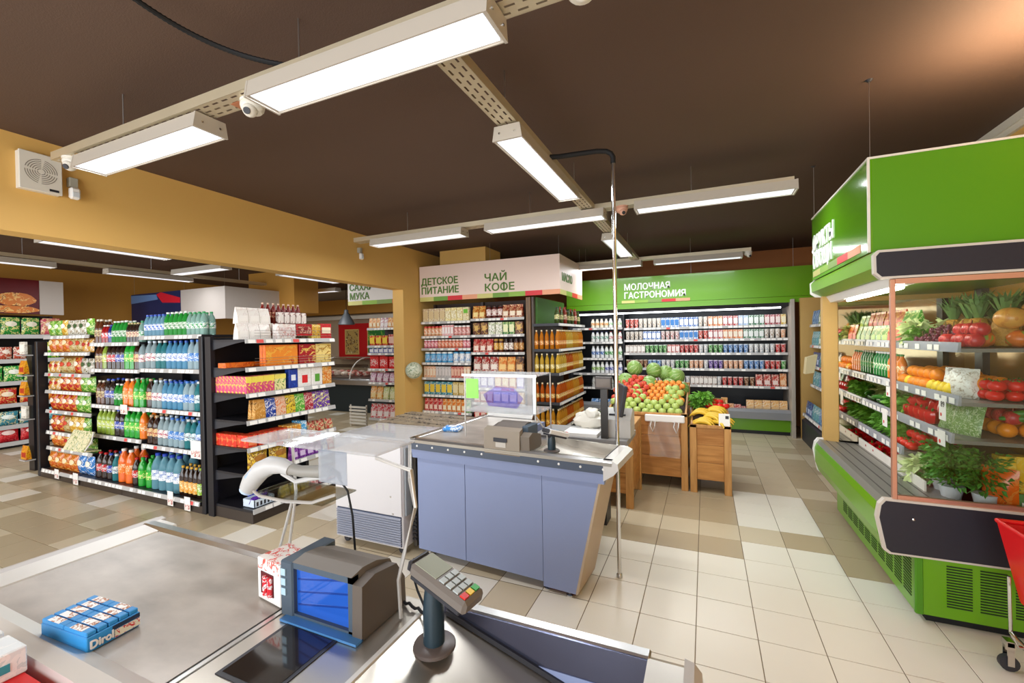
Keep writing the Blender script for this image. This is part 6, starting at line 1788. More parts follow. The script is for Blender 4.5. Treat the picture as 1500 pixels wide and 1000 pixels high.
apple = fruit('green_apple', 'apple', 0.042, 'B4C66A', var=0.2, vs=8)
peach = fruit('peach', 'peach', 0.038, ('C8392C', 'E8803C', 'B02A28'), vs=22, rough=0.6, dimple=0.1)
apri = fruit('apricot', 'apricot', 0.033, ('EE9A3C', 'E2702C', 'F2B058'), vs=26, rough=0.55, dimple=0.1)
tomato = fruit('tomato', 'tomato', 0.038, 'D8201A', stem='3A6A20', sz=0.85, leafy=True, rough=0.15, var=0.12)
orange = fruit('orange', 'orange', 0.042, 'F08A1A', stem=None, dimple=0.05, var=0.12, vs=20)
lemon = fruit('lemon', 'lemon', 0.032, 'F0CC30', stem=None, sz=1.25, dimple=-0.12, var=0.1)
pomeg = fruit('pomegranate', 'pomegranate', 0.043, ('B82A30', 'D85048', '98202A'), vs=14, stem='A84A38', stemlen=0.5)
melon = fruit('melon', 'melon', 0.066, ('D89A48', 'CC863C', 'E0AE64'), vs=12, stem='7A6A38', sz=0.92, dimple=0.04)
mango = fruit('mango', 'mango', 0.06, ('D8702C', '8AA03C', 'C8402C'), vs=6, stem='5A4A20', sz=0.8, dimple=0.0)


def melon_striped(name, r, c1, c2, c3):
    m = bpy.data.materials.new('striped_rind_' + c1)
    m.use_nodes = True
    nt = m.node_tree
    b = nt.nodes['Principled BSDF']
    b.inputs['Roughness'].default_value = 0.35
    tc = nt.nodes.new('ShaderNodeTexCoord')
    gr = nt.nodes.new('ShaderNodeTexGradient')
    gr.gradient_type = 'RADIAL'
    mm = nt.nodes.new('ShaderNodeMath')
    mm.operation = 'MULTIPLY'
    mm.inputs[1].default_value = 12
    ns = nt.nodes.new('ShaderNodeTexNoise')
    ns.inputs['Scale'].default_value = 30
    ad = nt.nodes.new('ShaderNodeMath')
    fr = nt.nodes.new('ShaderNodeMath')
    fr.operation = 'PINGPONG'
    fr.inputs[1].default_value = 0.5
    rp = nt.nodes.new('ShaderNodeValToRGB')
    rp.color_ramp.elements[0].color, rp.color_ramp.elements[1].color = lin(c1), lin(c2)
    rp.color_ramp.elements[0].position, rp.color_ramp.elements[1].position = 0.35, 0.6
    mp = nt.nodes.new('ShaderNodeMapping')
    nt.links.new(tc.outputs['Object'], mp.inputs[0])
    nt.links.new(mp.outputs[0], gr.inputs[0])
    nt.links.new(tc.outputs['Object'], ns.inputs['Vector'])
    nt.links.new(gr.outputs['Fac'], mm.inputs[0])
    nt.links.new(mm.outputs[0], ad.inputs[0])
    nt.links.new(ns.outputs['Fac'], ad.inputs[1])
    nt.links.new(ad.outputs[0], fr.inputs[0])
    nt.links.new(fr.outputs[0], rp.inputs[0])
    nt.links.new(rp.outputs[0], b.inputs['Base Color'])
    prof = [(max(0.0005, r * math.sin(math.pi * j / 10)), r * 0.92 - r * 0.92 * math.cos(math.pi * j / 10)) for j in range(11)]
    return Spec(name, 'watermelon', '', 2 * r, 2 * r, 2 * r, [(name, MB().lathe(prof, 18), m), ('stem', MB().tube([(0, 0, r * 1.82), (0.01, 0.004, r * 1.98)], 0.005, 6), M('stem_5A6A30', '5A6A30', 0.7))])


wmel = melon_striped('watermelon', 0.098, '7FA24A', 'D6DEA8', '')


def pepper(name, col):
    prof = [(0.012, 0.0), (0.03, 0.006), (0.036, 0.03), (0.040, 0.06), (0.036, 0.078), (0.022, 0.084), (0.006, 0.078)]
    mb = MB()
    n = 14
    for r, z in prof:
        for k in range(n):
            a = 2 * math.pi * k / n
            q = r * (1 + 0.10 * math.cos(4 * a))
            mb.v.append((q * math.cos(a), q * math.sin(a), z))
    for j in range(len(prof) - 1):
        for k in range(n):
            a, b = j * n + k, j * n + (k + 1) % n
            mb.f.append((a, b, b + n, a + n))
    mb.sm = True
    return Spec(name, 'pepper', '', 0.08, 0.08, 0.09, [(name, mb, M('pepper_' + col, col, 0.12, coat=0.5)), ('stem', MB().tube([(0, 0, 0.076), (0.004, 0, 0.09), (0.012, 0, 0.10)], [0.007, 0.005, 0.005], 6), M('pepper_stem', '4A7A28', 0.5))])


rpep, ypep = pepper('red_pepper', 'C8161A'), pepper('yellow_pepper', 'F0B41C')


def cucumber():
    pts = [(-0.09 + 0.18 * i / 8, 0, 0.02 + 0.008 * math.sin(math.pi * i / 8)) for i in range(9)]
    rr = [0.008, 0.015, 0.019, 0.02, 0.02, 0.02, 0.019, 0.015, 0.008]
    return Spec('cucumber', 'cucumber', '', 0.18, 0.04, 0.04, [('cucumber', MB().tube(pts, rr, 10), M('cucumber_skin', '3A7A24', 0.4, var=0.35, vscale=40)), ('tip', MB().ball((0.093, 0, 0.02), 0.006, n=6, m=4), M('cucumber_tip', 'C8B048', 0.6))])


cuc = cucumber()


def banana():
    pts, rr = [], []
    for i in range(11):
        a = R(-50) + R(100) * i / 10
        pts.append((0.125 * math.sin(a), 0.0, 0.125 - 0.125 * math.cos(a) + 0.018))
        rr.append([0.006, 0.011, 0.0155, 0.0175, 0.0185, 0.0185, 0.0185, 0.0175, 0.0155, 0.010, 0.006][i])
    return Spec('banana', 'banana', '', 0.2, 0.04, 0.05, [('banana', MB().tube(pts, rr, 7), M('banana_skin', 'E8C03C', 0.45, var=0.12, vscale=30)), ('stem_end', MB().tube([pts[0], (pts[0][0] - 0.012, 0, pts[0][2] + 0.016)], 0.006, 6), M('banana_stem', '8A7A38', 0.6))])


ban = banana()


def pineapple():
    b = MB().lathe([(0.03, 0), (0.05, 0.012), (0.06, 0.05), (0.06, 0.10), (0.052, 0.14), (0.035, 0.165), (0.02, 0.17)], 14)
    lv = MB()
    rnd = random.Random(5)
    for k in range(44):
        a = rnd.uniform(0, 6.283)
        l = rnd.uniform(0.10, 0.19)
        sp = rnd.uniform(0.3, 1.1)
        w = 0.009
        dx, dy = math.cos(a), math.sin(a)
        px, py = -dy * w, dx * w
        p0 = (0.012 * dx, 0.012 * dy, 0.165)
        p1 = (0.012 * dx + dx * l * sp * 0.35, 0.012 * dy + dy * l * sp * 0.35, 0.165 + l * 0.6)
        p2_ = (0.012 * dx + dx * l * sp * 0.85, 0.012 * dy + dy * l * sp * 0.85, 0.165 + l * (1.0 - 0.25 * sp))
        lv.quad((p0[0] + px, p0[1] + py, p0[2]), (p0[0] - px, p0[1] - py, p0[2]), (p1[0] - px, p1[1] - py, p1[2]), (p1[0] + px, p1[1] + py, p1[2]))
        lv.quad((p1[0] + px, p1[1] + py, p1[2]), (p1[0] - px, p1[1] - py, p1[2]), p2_)
    return Spec('pineapple', 'pineapple', '', 0.12, 0.12, 0.35, [('pineapple', b, M('pineapple_rind', 'A87A2C', 0.6, var=0.6, vscale=70, bump=0.8, bscale=70)), ('leaf_crown', lv, M('pineapple_leaf', '5C8048', 0.45, var=0.3, vscale=20))])


pine = pineapple()


def leafy(name, cat, r, h, n, col, wid=0.02, seed=1, curl=0.5, stalk=None, pot=None):
    rnd = random.Random(seed)
    g = MB()
    for k in range(n):
        a = rnd.uniform(0, 6.283)
        ln = rnd.uniform(0.5, 1.0)
        rr = r * rnd.uniform(0.15, 1.0)
        dx, dy = math.cos(a), math.sin(a)
        z0 = h * rnd.uniform(0.15, 0.95)
        x0, y0 = dx * rr * 0.6, dy * rr * 0.6
        l = wid * 2.4 * ln
        e = rnd.uniform(-0.4, 0.9)
        ux, uy, uz = dx * math.cos(e), dy * math.cos(e), math.sin(e)
        sx, sy = -dy * wid * 0.5 * ln, dx * wid * 0.5 * ln
        tw = rnd.uniform(-0.5, 0.5) * wid
        A_ = (x0, y0, z0)
        B_ = (x0 + ux * l * 0.5 + sx, y0 + uy * l * 0.5 + sy, z0 + uz * l * 0.5 + tw)
        C_ = (x0 + ux * l, y0 + uy * l, z0 + uz * l - curl * wid)
        D_ = (x0 + ux * l * 0.5 - sx, y0 + uy * l * 0.5 - sy, z0 + uz * l * 0.5 - tw)
        g.quad(A_, B_, C_)
        g.quad(A_, C_, D_)
    ps = []
    if pot:
        ps.append((name, MB().lathe([(0.04, 0), (0.055, 0.08), (0.058, 0.085), (0.05, 0.085)], 14), M('pot_' + pot, pot, 0.4)))
        for i, v in enumerate(g.v):
            g.v[i] = (v[0], v[1], v[2] + 0.06)
    else:
        ps.append((name, MB().tube([(0, 0, 0), (0, 0, h * 0.5)], [r * 0.18, r * 0.25], 8), M('stalk_%s' % (stalk or 'A8B868'), stalk or 'A8B868', 0.6)))
    ps.append(('foliage', g, M('foliage_' + col, col, 0.5, var=0.45, vscale=25)))
    return Spec(name, cat, '', 2 * r, 2 * r, h, ps)


parsley = leafy('herb_pot', 'potted herb', 0.15, 0.25, 420, '4E8A2E', 0.022, 3, pot='E6E4E8')
lettuce = leafy('lettuce', 'lettuce', 0.085, 0.11, 130, '6FA83A', 0.04, 4)
darkgreen = leafy('spinach_bunch', 'spinach', 0.09, 0.12, 140, '1F6A2C', 0.035, 6)
cabb = leafy('chinese_cabbage', 'cabbage', 0.075, 0.16, 110, 'CBD69A', 0.045, 7)
caul = Spec('cauliflower', 'cauliflower', '', 0.16, 0.16, 0.12, [('cauliflower', MB().ball((0, 0, 0.07), 0.075, 0.075, 0.055, n=16, m=10, jit=0.07), M('curd_cream', 'EDE6C4', 0.7, bump=0.9, bscale=60)), ('leaves', leafy('x', 'x', 0.09, 0.04, 24, 'A8C070', 0.04, 8).parts[1][1].copy() and MB().lathe([(0.05, 0.0), (0.085, 0.04), (0.09, 0.07)], 12, cap=False), M('cauli_leaf', 'A8C070', 0.6))])


def grape():
    rnd = random.Random(9)
    g = MB()
    for k in range(38):
        z = rnd.random()
        r = 0.045 * (1 - 0.5 * z)
        a = rnd.uniform(0, 6.283)
        g.ball((r * math.cos(a), r * math.sin(a), 0.012 + 0.06 * z), 0.0125, n=7, m=5)
    o = Spec('grape_bunch', 'grapes', '', 0.1, 0.1, 0.09, [('stem', MB().tube([(0, 0, 0.03), (0, 0, 0.10)], 0.003, 6), M('stem_5A4A20', '5A4A20', 0.7)), ('grapes', g, M('grape_skin', '5E1E34', 0.25, var=0.3, vscale=20))])
    return o


grp = grape()
LB = lambda s: s


def vput(sp, x, y, z, lab, grp_=None, turn=0.0, tilt=0.0):
    """x: distance from far end, y: depth behind the rail"""
    return V.put(sp, x, y, z, lab, grp_, turn=turn, tilt=tilt)


rv = random.Random(21)
# top shelf: packs at the far end, fruit towards the glass
sauce = pouch('red salad pack', 0.12, 0.06, 0.17, ('C8301C', 'F0B048', '8A140E'), 'E8502C', name='salad_pack', cat='salad pack')
gsal = pouch('green salad pack', 0.12, 0.06, 0.15, ('4A9A30', 'E0E8A0', '286A1C'), 'B8D868', name='salad_pack', cat='salad pack')
V.fill(0.0, 0.62, ZV[0] + 0.10, 0.10, [(sauce, 3), (gsal, 2)], 'raised top')
V.fill(0.0, 0.62, ZV[0], 0.01, [(gsal, 3), (sauce, 2)], 'top')
part('step', MB().box(1.36, 1.6, Y1 - 0.68, Y1 - 0.05, ZV[0], ZV[0] + 0.10), m_inner, VC)
for k in range(5):
    vput(lettuce if k % 2 else cabb, 0.70 + 0.07 * (k % 3), 0.09 + 0.13 * (k // 2), ZV[0], 'pale green vegetable head on the top shelf beside the salad packs', 'pale green heads on the produce case top shelf', turn=k)
for k, (x, y) in enumerate(((0.90, 0.20), (1.04, 0.22), (1.18, 0.20), (1.30, 0.26), (0.97, 0.36), (1.12, 0.38), (1.26, 0.40))):
    vput(pine, x, y, ZV[0], 'pineapple with spiky crown on the top produce shelf', 'pineapples on the top produce shelf', turn=k * 1.3)
for k in range(4):
    vput(grp, 0.86 + 0.085 * k, 0.06, ZV[0], 'dark red grape bunch at the front of the top produce shelf', 'grape bunches on the top produce shelf', turn=k)
for k in range(5):
    vput(grp, 0.88 + 0.10 * k, 0.13, ZV[0] + 0.055, 'dark red grape bunch heaped before the pineapples', 'grape bunches before the pineapples', turn=k * 2)
for k in range(3):
    vput(pomeg, 1.20 + 0.09 * k, 0.12, ZV[0] + 0.06, 'red pomegranate in the upper row of the top produce shelf', 'upper pomegranates on the top produce shelf')
for k in range(4):
    vput(pomeg, 1.16 + 0.095 * k - (0.05 if k == 3 else 0), 0.07 + (0.02 if k % 2 else 0), ZV[0], 'red pomegranate at the front of the top produce shelf', 'pomegranates on the top produce shelf')
for k in range(3):
    vput(mango, 1.28 + 0.07 * (k % 2), 0.17 + 0.12 * k, ZV[0], 'orange green mango near the glass on the top produce shelf', 'mangoes on the top produce shelf', turn=k)
for k, (y, z) in enumerate(((0.25, 0.10), (0.36, 0.0), (0.36, 0.14), (0.50, 0.0), (0.50, 0.14))):
    vput(melon, 1.36, y, ZV[0] + z, 'round yellow melon against the glass end of the top shelf', 'melons on the top produce shelf', turn=k)
# second shelf
V.fill(0.0, 0.55, ZV[1] + 0.03, 0.02, [(bottle('green drink bottle', 0.20, 0.03, '1E7A34', ('2A9A48', 'E8F0D0', '14582A'), 'E8E8E0', name='juice_bottle', cat='juice bottle'), 5), (bottle('carrot juice bottle', 0.19, 0.03, 'E07A20', ('E88A38', 'F4E8C0', 'B85414'), '3A8A38', name='juice_bottle', cat='juice bottle'), 4)], 'second')
for r in range(3):
    for k in range(5):
        sp = (orange, lemon, apri)[(k + r) % 3] if k < 2 else orange
        vput(sp, 0.60 + k * 0.085, 0.05 + r * 0.085, ZV[1] + 0.012 * r, '%s in the citrus pile on the second produce shelf' % sp.name, '%ss in the citrus pile' % sp.name)
        vput(orange, 0.64 + k * 0.085, 0.09 + r * 0.085, ZV[1] + 0.066, 'orange in the upper layer of the citrus pile', 'oranges of the upper citrus layer')
for r in range(2):
    for k in range(4):
        vput(orange, 1.03 + k * 0.085, 0.16 + r * 0.085, ZV[1] + 0.045, 'orange heaped behind the lemons on the second produce shelf', 'oranges behind the lemons')
        vput(lemon, 1.02 + k * 0.07, 0.05 + r * 0.075, ZV[1], 'lemon beside the oranges on the second produce shelf', 'lemons on the second produce shelf')
mush = bag('white mushroom bag', 0.13, 0.17, 0.08, ('F0ECE2', 'D8CFC0', 'A89A84'), None, 40, name='mushroom_bag', cat='mushroom bag')
vput(mush, 1.17, 0.09, ZV[1], 'white printed mushroom bag leaning near the glass, upper one', turn=0.5, tilt=-0.15)
vput(mush, 1.28, 0.09, ZV[1], 'white printed mushroom bag leaning against the glass, nearest one', turn=0.9, tilt=-0.1)
for r in range(5):
    for k in range(3):
        for u in range(2):
            vput(tomato, 1.24 + k * 0.078 + 0.02 * u, 0.17 + r * 0.078, ZV[1] + u * 0.055, 'red tomato in the heap behind the glass of second shelf', 'tomatoes heaped behind the glass')
# third shelf
for k in range(5):
    vput(cuc, 0.10 + 0.012 * k, 0.06 + 0.045 * (k % 4), ZV[2] + 0.035 * (k // 4), 'green cucumber on the far end of the third produce shelf', 'cucumbers on the third produce shelf', turn=0.15 * k)
for k in range(3):
    vput(cabb, 0.10 + 0.13 * k, 0.20, ZV[2] + 0.02, 'pale cabbage behind the cucumbers on the third produce shelf', 'cabbages on the third produce shelf', turn=k)
for k in range(3):
    vput(lettuce, 0.34 + 0.13 * k, 0.10, ZV[2], 'green lettuce head on the third produce shelf', 'lettuces on the third produce shelf', turn=k)
for k in range(5):
    vput(rpep, 0.66 + 0.08 * k, 0.06, ZV[2], 'red pepper at the front of the third produce shelf', 'red peppers on the third produce shelf')
    vput(rpep, 0.68 + 0.08 * k, 0.11, ZV[2] + 0.07, 'red pepper in the upper layer of the third produce shelf', 'upper red peppers on the third produce shelf', turn=k, tilt=0.6)
    vput(ypep, 0.66 + 0.08 * k, 0.19, ZV[2] + 0.03, 'yellow pepper in the second row of the third produce shelf', 'yellow peppers on the third produce shelf')
bean = bag('green bean bag', 0.16, 0.19, 0.05, ('7A9A58', 'C0D0A0', '4A6A38'), None, 60, name='herb_bag', cat='herb bag')
vput(bean, 1.14, 0.08, ZV[2], 'clear bag of green herbs leaning on the third shelf, left one', turn=0.3, tilt=-0.25)
vput(bean, 1.31, 0.08, ZV[2], 'clear bag of green herbs leaning on the third shelf, right one', turn=0.5, tilt=-0.25)
for r in range(3):
    for k in range(4):
        vput(pomeg, 1.06 + k * 0.09, 0.27 + r * 0.09, ZV[2] + 0.07, 'red fruit heaped over the oranges on the third produce shelf', 'red fruit over the oranges')
        vput(orange, 1.06 + k * 0.088, 0.25 + r * 0.088, ZV[2], 'orange in rows at the back of the third produce shelf', 'oranges at the back of the third produce shelf')
# fourth shelf
for k in range(6):
    vput(lettuce, 0.08 + 0.10 * k, 0.09, ZV[3], 'bright green lettuce on the lowest produce shelf', 'lettuces on the lowest produce shelf', turn=k * 0.7)
for r in range(3):
    for k in range(3):
        vput(tomato, 0.70 + 0.079 * k, 0.06 + r * 0.079, ZV[3] + 0.055, 'tomato in the upper layer on the lowest produce shelf', 'upper tomatoes on the lowest produce shelf')
        vput(tomato, 0.70 + 0.079 * k, 0.0 + r * 0.079, ZV[3], 'tomato in rows on the lowest produce shelf', 'tomatoes on the lowest produce shelf')
for k in range(6):
    vput(cuc, 1.36, 0.30 + 0.04 * k, ZV[2] + 0.085 + (0.03 if k % 2 else 0), 'cucumber lying against the glass on the third produce shelf', 'cucumbers by the glass on the third produce shelf', turn=1.2 + 0.2 * k)
# deck
for k in range(5):
    for r in range(2):
        vput(rpep if (k + r) % 2 else tomato, 0.10 + 0.085 * k, -0.03 + 0.09 * r, 0.615, '%s on the deck at the far end of the produce case' % (rpep if (k + r) % 2 else tomato).name.replace('_', ' '), '%ss on the far deck of the produce case' % (rpep if (k + r) % 2 else tomato).name.replace('_', ' '))
part('deck_divider', MB().box(1.19, 1.20, Y0 + 0.30, Y1 - 0.05, 0.61, 0.70), M('printed_white_card', 'E9E2D8', 0.5, var=0.1), VC)
for k in range(2):
    vput(caul, 0.70 + 0.17 * k, 0.02, 0.615, 'cream cauliflower on the produce case deck, %s one' % ('farther' if k == 0 else 'nearer'))
for k in range(3):
    vput(darkgreen, 0.68 + 0.15 * k, 0.16, 0.615, 'dark green leafy bunch behind the cauliflowers', 'spinach bunches on the produce case deck', turn=k)
vput(cabb, 1.0, 0.0, 0.615, 'pale cabbage standing on the deck by the potted herbs')
for k, (x, y) in enumerate(((1.12, 0.06), (1.26, 0.04), (1.37, 0.14))):
    vput(parsley, x, y, 0.615, 'bushy green herb in white pot, %s from the glass' % ('third', 'second', 'first')[k], turn=k * 2)
dillt = leafy('dill_bunch', 'dill', 0.10, 0.14, 200, '8AA858', 0.014, 12)
for k in range(3):
    vput(dillt, 1.05 + 0.15 * k, 0.22, 0.70, 'feathery dill bunch behind the potted herbs', 'dill bunches behind the herb pots', turn=k)
crt = MB().tube([(0, 0, 0.0), (0, 0, 0.15)], [0.006, 0.018], 8)
carr = Spec('carrot', 'carrot', '', 0.04, 0.04, 0.15, [('carrot', crt, M('carrot_skin', 'EE7A1C', 0.5, var=0.15, vscale=40)), ('top', MB().tube([(0, 0, 0.15), (0, 0, 0.165)], 0.006, 6), M('carrot_top', '6A8A38', 0.6))])
for k in range(10):
    vput(carr, 1.12 + 0.028 * k, 0.30 + 0.03 * (k % 3), 0.64, 'orange carrot standing behind the potted herbs', 'carrots behind the potted herbs', turn=k, tilt=0.15)
vput(bag('x', 0.15, 0.24, 0.08, ('EE6A1A', 'F08A38', 'D8541A'), None, 14, name='carrot_bag', cat='carrot bag'), 1.39, 0.19, 0.615, 'bright orange carrot bag behind the glass beside the herbs', turn=0.8)
ybx = carton('x', 0.07, 0.07, 0.30, ('F2C22C', 'F0D060', 'E8A818'), None, name='noodle_carton', cat='carton')
for k in range(5):
    vput(ybx, 1.36 - 0.02 * (k % 2), 0.22 + 0.075 * k, 0.615, 'tall yellow carton behind the glass end of the deck', 'tall yellow cartons by the glass end')
# price cards of the case
for k, (x, z, wd, ht, body, lab) in enumerate(((1.37, 1.10, 0.075, 0.12, '89', 'white price card reading 89 at the glass end'), (1.35, 0.955, 0.085, 0.085, None, 'white price card clipped to the third produce rail'), (0.50, 0.90, 0.09, 0.13, None, 'white price card hanging near the lettuce heads'), (0.58, 1.13, 0.09, 0.07, None, 'white price card below the juice bottles'))):
    t = thing('price_card', lab, 'price card', V.mw @ Vector((x, -0.05, z)), R(-90))
    part('card', MB().box(0, wd, -0.002, 0, 0, ht), m_tag, t, world=False)
    part('printed_mark', MB().ball((wd * 0.3, -0.002, ht * 0.25), wd * 0.14, 0.001, wd * 0.14, n=10, m=6), M('stripe_D8242C', 'D8242C', 0.4), t, world=False)
    if body:
        lettering(body, 0.045, m_dark, t, (wd * 0.28, -0.003, ht * 0.62), extrude=0.0005)
t = thing('price_card', 'green chalk price card on the deck behind the glass', 'price card', (1.53, 3.16, 0.62))
part('card', MB().prism([(0.0, 0.0), (0.02, 0.11), (0.024, 0.11), (0.004, 0.0)], 'x', -0.04, 0.05), M('chalk_green', '5F8A4A', 0.6, var=0.2, vscale=40), t, world=False)
part('chalk_mark', MB().box(-0.02, 0.03, 0.005, 0.007, 0.04, 0.07), m_tag, t, world=False)

# ================================================================ WOODEN FRUIT CRATES
wd_h = WOOD('oak_boards', 'CB8F4C', 'A86C30', (1.0, 6, 9), 3.0)
wd_v = WOOD('oak_posts', 'D09A5A', 'B47C40', (9, 9, 1.0), 3.0)


def crate(name, label, x0, x1, y0, y1, zt, zback, planks, gap=0.13):
    t = thing(name, label, 'wooden crate', ((x0 + x1) / 2, (y0 + y1) / 2, 0))
    for x in (x0, x1 - 0.065):
        for y in (y0, y1 - 0.065):
            part('leg', MB().box(x, x + 0.065, y, y + 0.065, 0.0, zt if y == y0 else zback, 0.003), wd_v, t)
    hgt = (zt - gap - 0.03) / planks
    for k in range(planks):
        z = gap + k * hgt
        part('plank', MB().box(x0 + 0.066, x1 - 0.066, y0 + 0.018, y0 + 0.034, z + 0.002, z + hgt - 0.001, 0.0015), wd_h, t)
        for x in (x0 + 0.01, x1 - 0.026):
            part('plank', MB().box(x, x + 0.016, y0 + 0.066, y1 - 0.066, z + 0.002, z + hgt - 0.001, 0.0015), wd_h, t)
    part('top_rail', MB().box(x0, x1, y0, y0 + 0.03, zt - 0.03, zt, 0.002), wd_v, t)
    part('back_board', MB().box(x0 + 0.03, x1 - 0.03, y1 - 0.04, y1 - 0.02, gap, zback - 0.01), wd_h, t)
    part('sloped_deck', MB().prism([(y0 + 0.03, zt - 0.06), (y1 - 0.03, zback - 0.10), (y1 - 0.03, zback - 0.12), (y0 + 0.03, zt - 0.08)], 'x', x0 + 0.03, x1 - 0.03), M('deck_liner', '5A4632', 0.7), t)
    for x in (x0 + 0.008, x1 - 0.026):
        part('side_board', MB().prism([(y0 + 0.03, zt - 0.04), (y1, zback - 0.06), (y1, zback), (y0 + 0.03, zt)], 'x', x, x + 0.018), wd_v, t)
    return t


big = crate('fruit_crate', 'large oak crate filled with apples, peaches and watermelons', -1.0, -0.175, 4.80, 5.78, 0.79, 1.02, 3)
sm = crate('fruit_crate', 'small oak crate of bananas right of the apple crate', -0.155, 0.225, 4.80, 5.55, 0.69, 0.88, 3)
tag(sm, 'small oak crate of bananas right of the apple crate', 'wooden crate')
tt = crate('side_crate', 'low oak box half hidden behind the chrome pole', -1.15, -0.625, 4.12, 4.74, 0.735, 0.735, 3)
part('lid', MB().box(-1.15, -0.625, 4.12, 4.74, 0.736, 0.756, 0.003), wd_v, tt)
dz = lambda y: 0.73 + (y - 4.83) / 0.92 * 0.20
n = 0
for r in range(6):
    y = 4.875 + r * 0.062
    for k in range(9):
        x = -0.945 + k * 0.0865 + (0.043 if r % 2 else 0)
        if x > -0.215:
            continue
        hump = 0.5 + 0.5 * math.cos((x + 0.74) * 2 * math.pi / 0.42)
        if r > 2 + 4 * hump:
            continue
        put(apple, (x, y, dz(y) + 0.028 * r + 0.02 * hump), k + r * 2.1, 'green apple in the two front mounds of the large crate', 'green apples in the large oak crate', tilt=0.3 * math.sin(k * 3 + r))
for r in range(6):
    y = 5.05 + r * 0.06
    for k in range(5):
        x = -0.955 + k * 0.074 + (0.035 if r % 2 else 0)
        put(peach, (x, y, dz(y) + 0.085 + 0.022 * r + 0.03 * math.sin(k * 0.8)), k * 2 + r, 'red peach heaped behind the left mound of green apples', 'red peaches in the large oak crate')
    for k in range(6):
        x = -0.58 + k * 0.068 + (0.03 if r % 2 else 0)
        if x > -0.215:
            continue
        put(apri, (x, y, dz(y) + 0.085 + 0.018 * r), k + r, 'orange apricot heaped behind the right mound of green apples', 'apricots in the large oak crate')
for r in range(2):
    for k in range(4):
        x = -0.88 + k * 0.20 + (0.02 if r else 0)
        if x > -0.24:
            x = -0.28
        y = 5.42 + r * 0.18
        put(wmel, (x, y, dz(y) + 0.15 + r * 0.10), k + r, 'striped watermelon in the %s row at the crate back, %s from the left' % (('lower', 'upper')[r], ('first', 'second', 'third', 'fourth')[k]), tilt=0.9 + 0.4 * k)
for j, (cx, cy, a0, nb, cz) in enumerate(((-0.03, 4.90, 0.15, 5, 0.655), (0.05, 4.97, -0.15, 5, 0.70), (-0.06, 5.04, 0.3, 5, 0.725), (0.11, 4.90, -0.5, 4, 0.655), (0.08, 5.10, 0.1, 5, 0.745), (-0.07, 4.94, 0.25, 5, 0.63), (0.13, 4.98, -0.3, 5, 0.66))):
    for k in range(nb):
        a = a0 + (k - nb / 2) * 0.16
        o = put(ban, (cx + 0.01 * k, cy + 0.020 * (k - nb / 2), cz + 0.045 + 0.012 * (k % 3)), a, ('yellow banana in the bunch at the front left of small crate', 'yellow banana in the middle bunch of the small crate', 'yellow banana in the upper left bunch of the small crate', 'yellow banana in the bunch under the price card', 'yellow banana in the rear bunch by the red tomatoes', 'yellow banana at the lower left corner of the small crate', 'yellow banana at the right edge of the small crate')[j], ('bananas of the front left bunch', 'bananas of the middle bunch', 'bananas of the upper left bunch', 'bananas under the price card', 'bananas of the rear bunch', 'bananas at the lower left corner', 'bananas at the right edge')[j])
        o.rotation_euler = (R(180 - 20 + 10 * k), 0, a)
        o.location.z += 0.035
for k in range(7):
    put(tomato, (0.03 + 0.055 * (k % 4), 5.20 + 0.07 * (k // 4), 0.80 + 0.035 * (k // 4)), k, 'red tomato in the heap behind the bananas', 'tomatoes behind the bananas')
for k in range(4):
    put(lettuce, (-0.08 + 0.06 * (k % 2), 5.22 + 0.12 * (k // 2), 0.80 + 0.04 * (k % 2)), k, 'curly lettuce at the back left of the small crate', 'lettuces in the small crate')
t = thing('price_card', 'white price card standing at the right front of the bananas', 'price card', (0.115, 4.805, 0.69))
part('card', MB().prism([(0.0, 0.0), (0.02, 0.12), (0.022, 0.12), (0.002, 0.0)], 'x', 0.0, 0.10), m_tag, t, world=False)
part('printed_mark', MB().box(0.06, 0.09, 0.011, 0.013, 0.07, 0.10), m_dark, t, world=False)
t = thing('bag_dispenser', 'roll of clear carrier bags hanging on the large crate', 'bag roll', (-0.39, 4.785, 0.60))
part('white_bar', MB().box(-0.20, 0.19, -0.02, 0.012, 0.10, 0.175, 0.008), M('white_film_roll', 'F0ECE8', 0.35), t, world=False)
m_film = GLASS('clear_film', 'FFF6EC', 1.0, haze=0.22, hcol='FFF2E4')
bgm = MB()
nx, nz = 14, 10
for j in range(nz + 1):
    for i in range(nx + 1):
        u, v = i / nx, j / nz
        bgm.v.append((-0.16 + 0.30 * u + 0.01 * math.sin(7 * v), -0.022 - 0.012 * math.sin(9 * u + 3 * v), -0.26 + 0.37 * v))
for j in range(nz):
    for i in range(nx):
        a = j * (nx + 1) + i
        bgm.f.append((a, a + 1, a + nx + 2, a + nx + 1))
bgm.sm = True
part('film_bag', bgm, m_film, t, world=False)
for x in (-0.13, 0.10):
    part('bag_handle', MB().tube([(x, -0.03, 0.12), (x - 0.015, -0.034, 0.06), (x + 0.01, -0.032, 0.0), (x + 0.03, -0.034, 0.06), (x + 0.035, -0.03, 0.12)], 0.006, 6), M('white_film_roll', 'F0ECE8', 0.35), t, world=False)

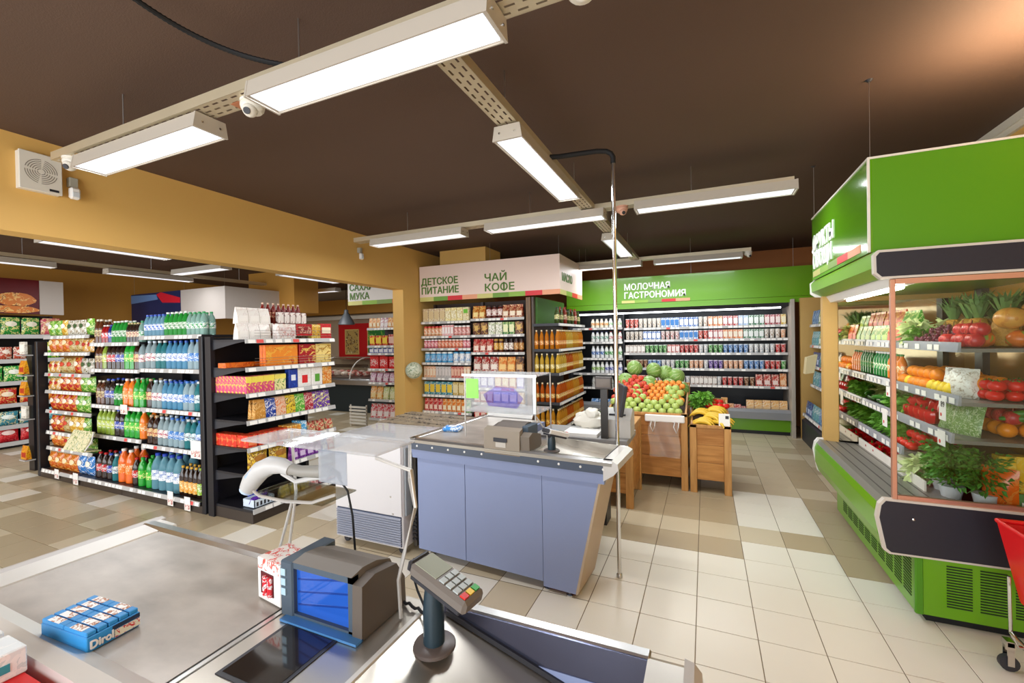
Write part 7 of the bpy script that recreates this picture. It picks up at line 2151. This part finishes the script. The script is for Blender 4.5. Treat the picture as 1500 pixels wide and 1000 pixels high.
# ================================================================ RED SHOPPING TROLLEY at the right edge
t = thing('shopping_trolley', 'red plastic shopping trolley basket on casters at right edge', 'shopping trolley', (1.50, 2.62, 0))
m_red = M('red_plastic', 'D8161A', 0.3)
T0_, B0_ = (1.25, 1.85, 2.44, 2.80), (1.30, 1.80, 2.49, 2.74)
zt_, zb_ = 0.70, 0.36


def wall(a, b):
    g = MB()
    g.quad((a[0], a[1], zt_), (b[0], b[1], zt_), (b[2], b[3], zb_), (a[2], a[3], zb_))
    return g


cs = [(T0_[0], T0_[2], B0_[0], B0_[2]), (T0_[1], T0_[2], B0_[1], B0_[2]), (T0_[1], T0_[3], B0_[1], B0_[3]), (T0_[0], T0_[3], B0_[0], B0_[3])]
for k in range(4):
    o = part('basket_wall', wall(cs[k], cs[(k + 1) % 4]), m_red, t)
    sdm = o.modifiers.new('thickness', 'SOLIDIFY')
    sdm.thickness = 0.006
part('basket_floor', MB().box(B0_[0], B0_[1], B0_[2], B0_[3], zb_ - 0.005, zb_), m_red, t)
part('basket_rim', MB().tube([(T0_[0], T0_[2], zt_), (T0_[1], T0_[2], zt_), (T0_[1], T0_[3], zt_), (T0_[0], T0_[3], zt_), (T0_[0], T0_[2], zt_)], 0.011, 8), m_red, t)
for y in (2.47, 2.76):
    part('frame_wire', MB().tube([(1.27, y, 0.46), (1.275, y, 0.20), (1.30, y, 0.14), (1.80, y, 0.14), (1.83, y, 0.46)], 0.007, 8), m_chrome, t)
part('frame_wire', MB().tube([(1.275, 2.47, 0.20), (1.275, 2.76, 0.20)], 0.007, 8), m_chrome, t)
for x in (1.285, 1.80):
    for y in (2.47, 2.80):
        f = part('caster_fork', MB().box(x - 0.012, x + 0.012, y - 0.022, y - 0.017, 0.03, 0.14).box(x - 0.012, x + 0.012, y + 0.017, y + 0.022, 0.03, 0.14).box(x - 0.015, x + 0.015, y - 0.022, y + 0.022, 0.12, 0.145), m_chrome, t)
        wv = part('wheel', MB().lathe([(0.0, -0.012), (0.036, -0.012), (0.036, 0.012), (0.0, 0.012)], 16, cap=False), m_dark, f, world=False)
        wv.matrix_local = Matrix.Translation((x - 1.50, y - 2.62, 0.037)) @ Matrix.Rotation(R(90), 4, 'X')
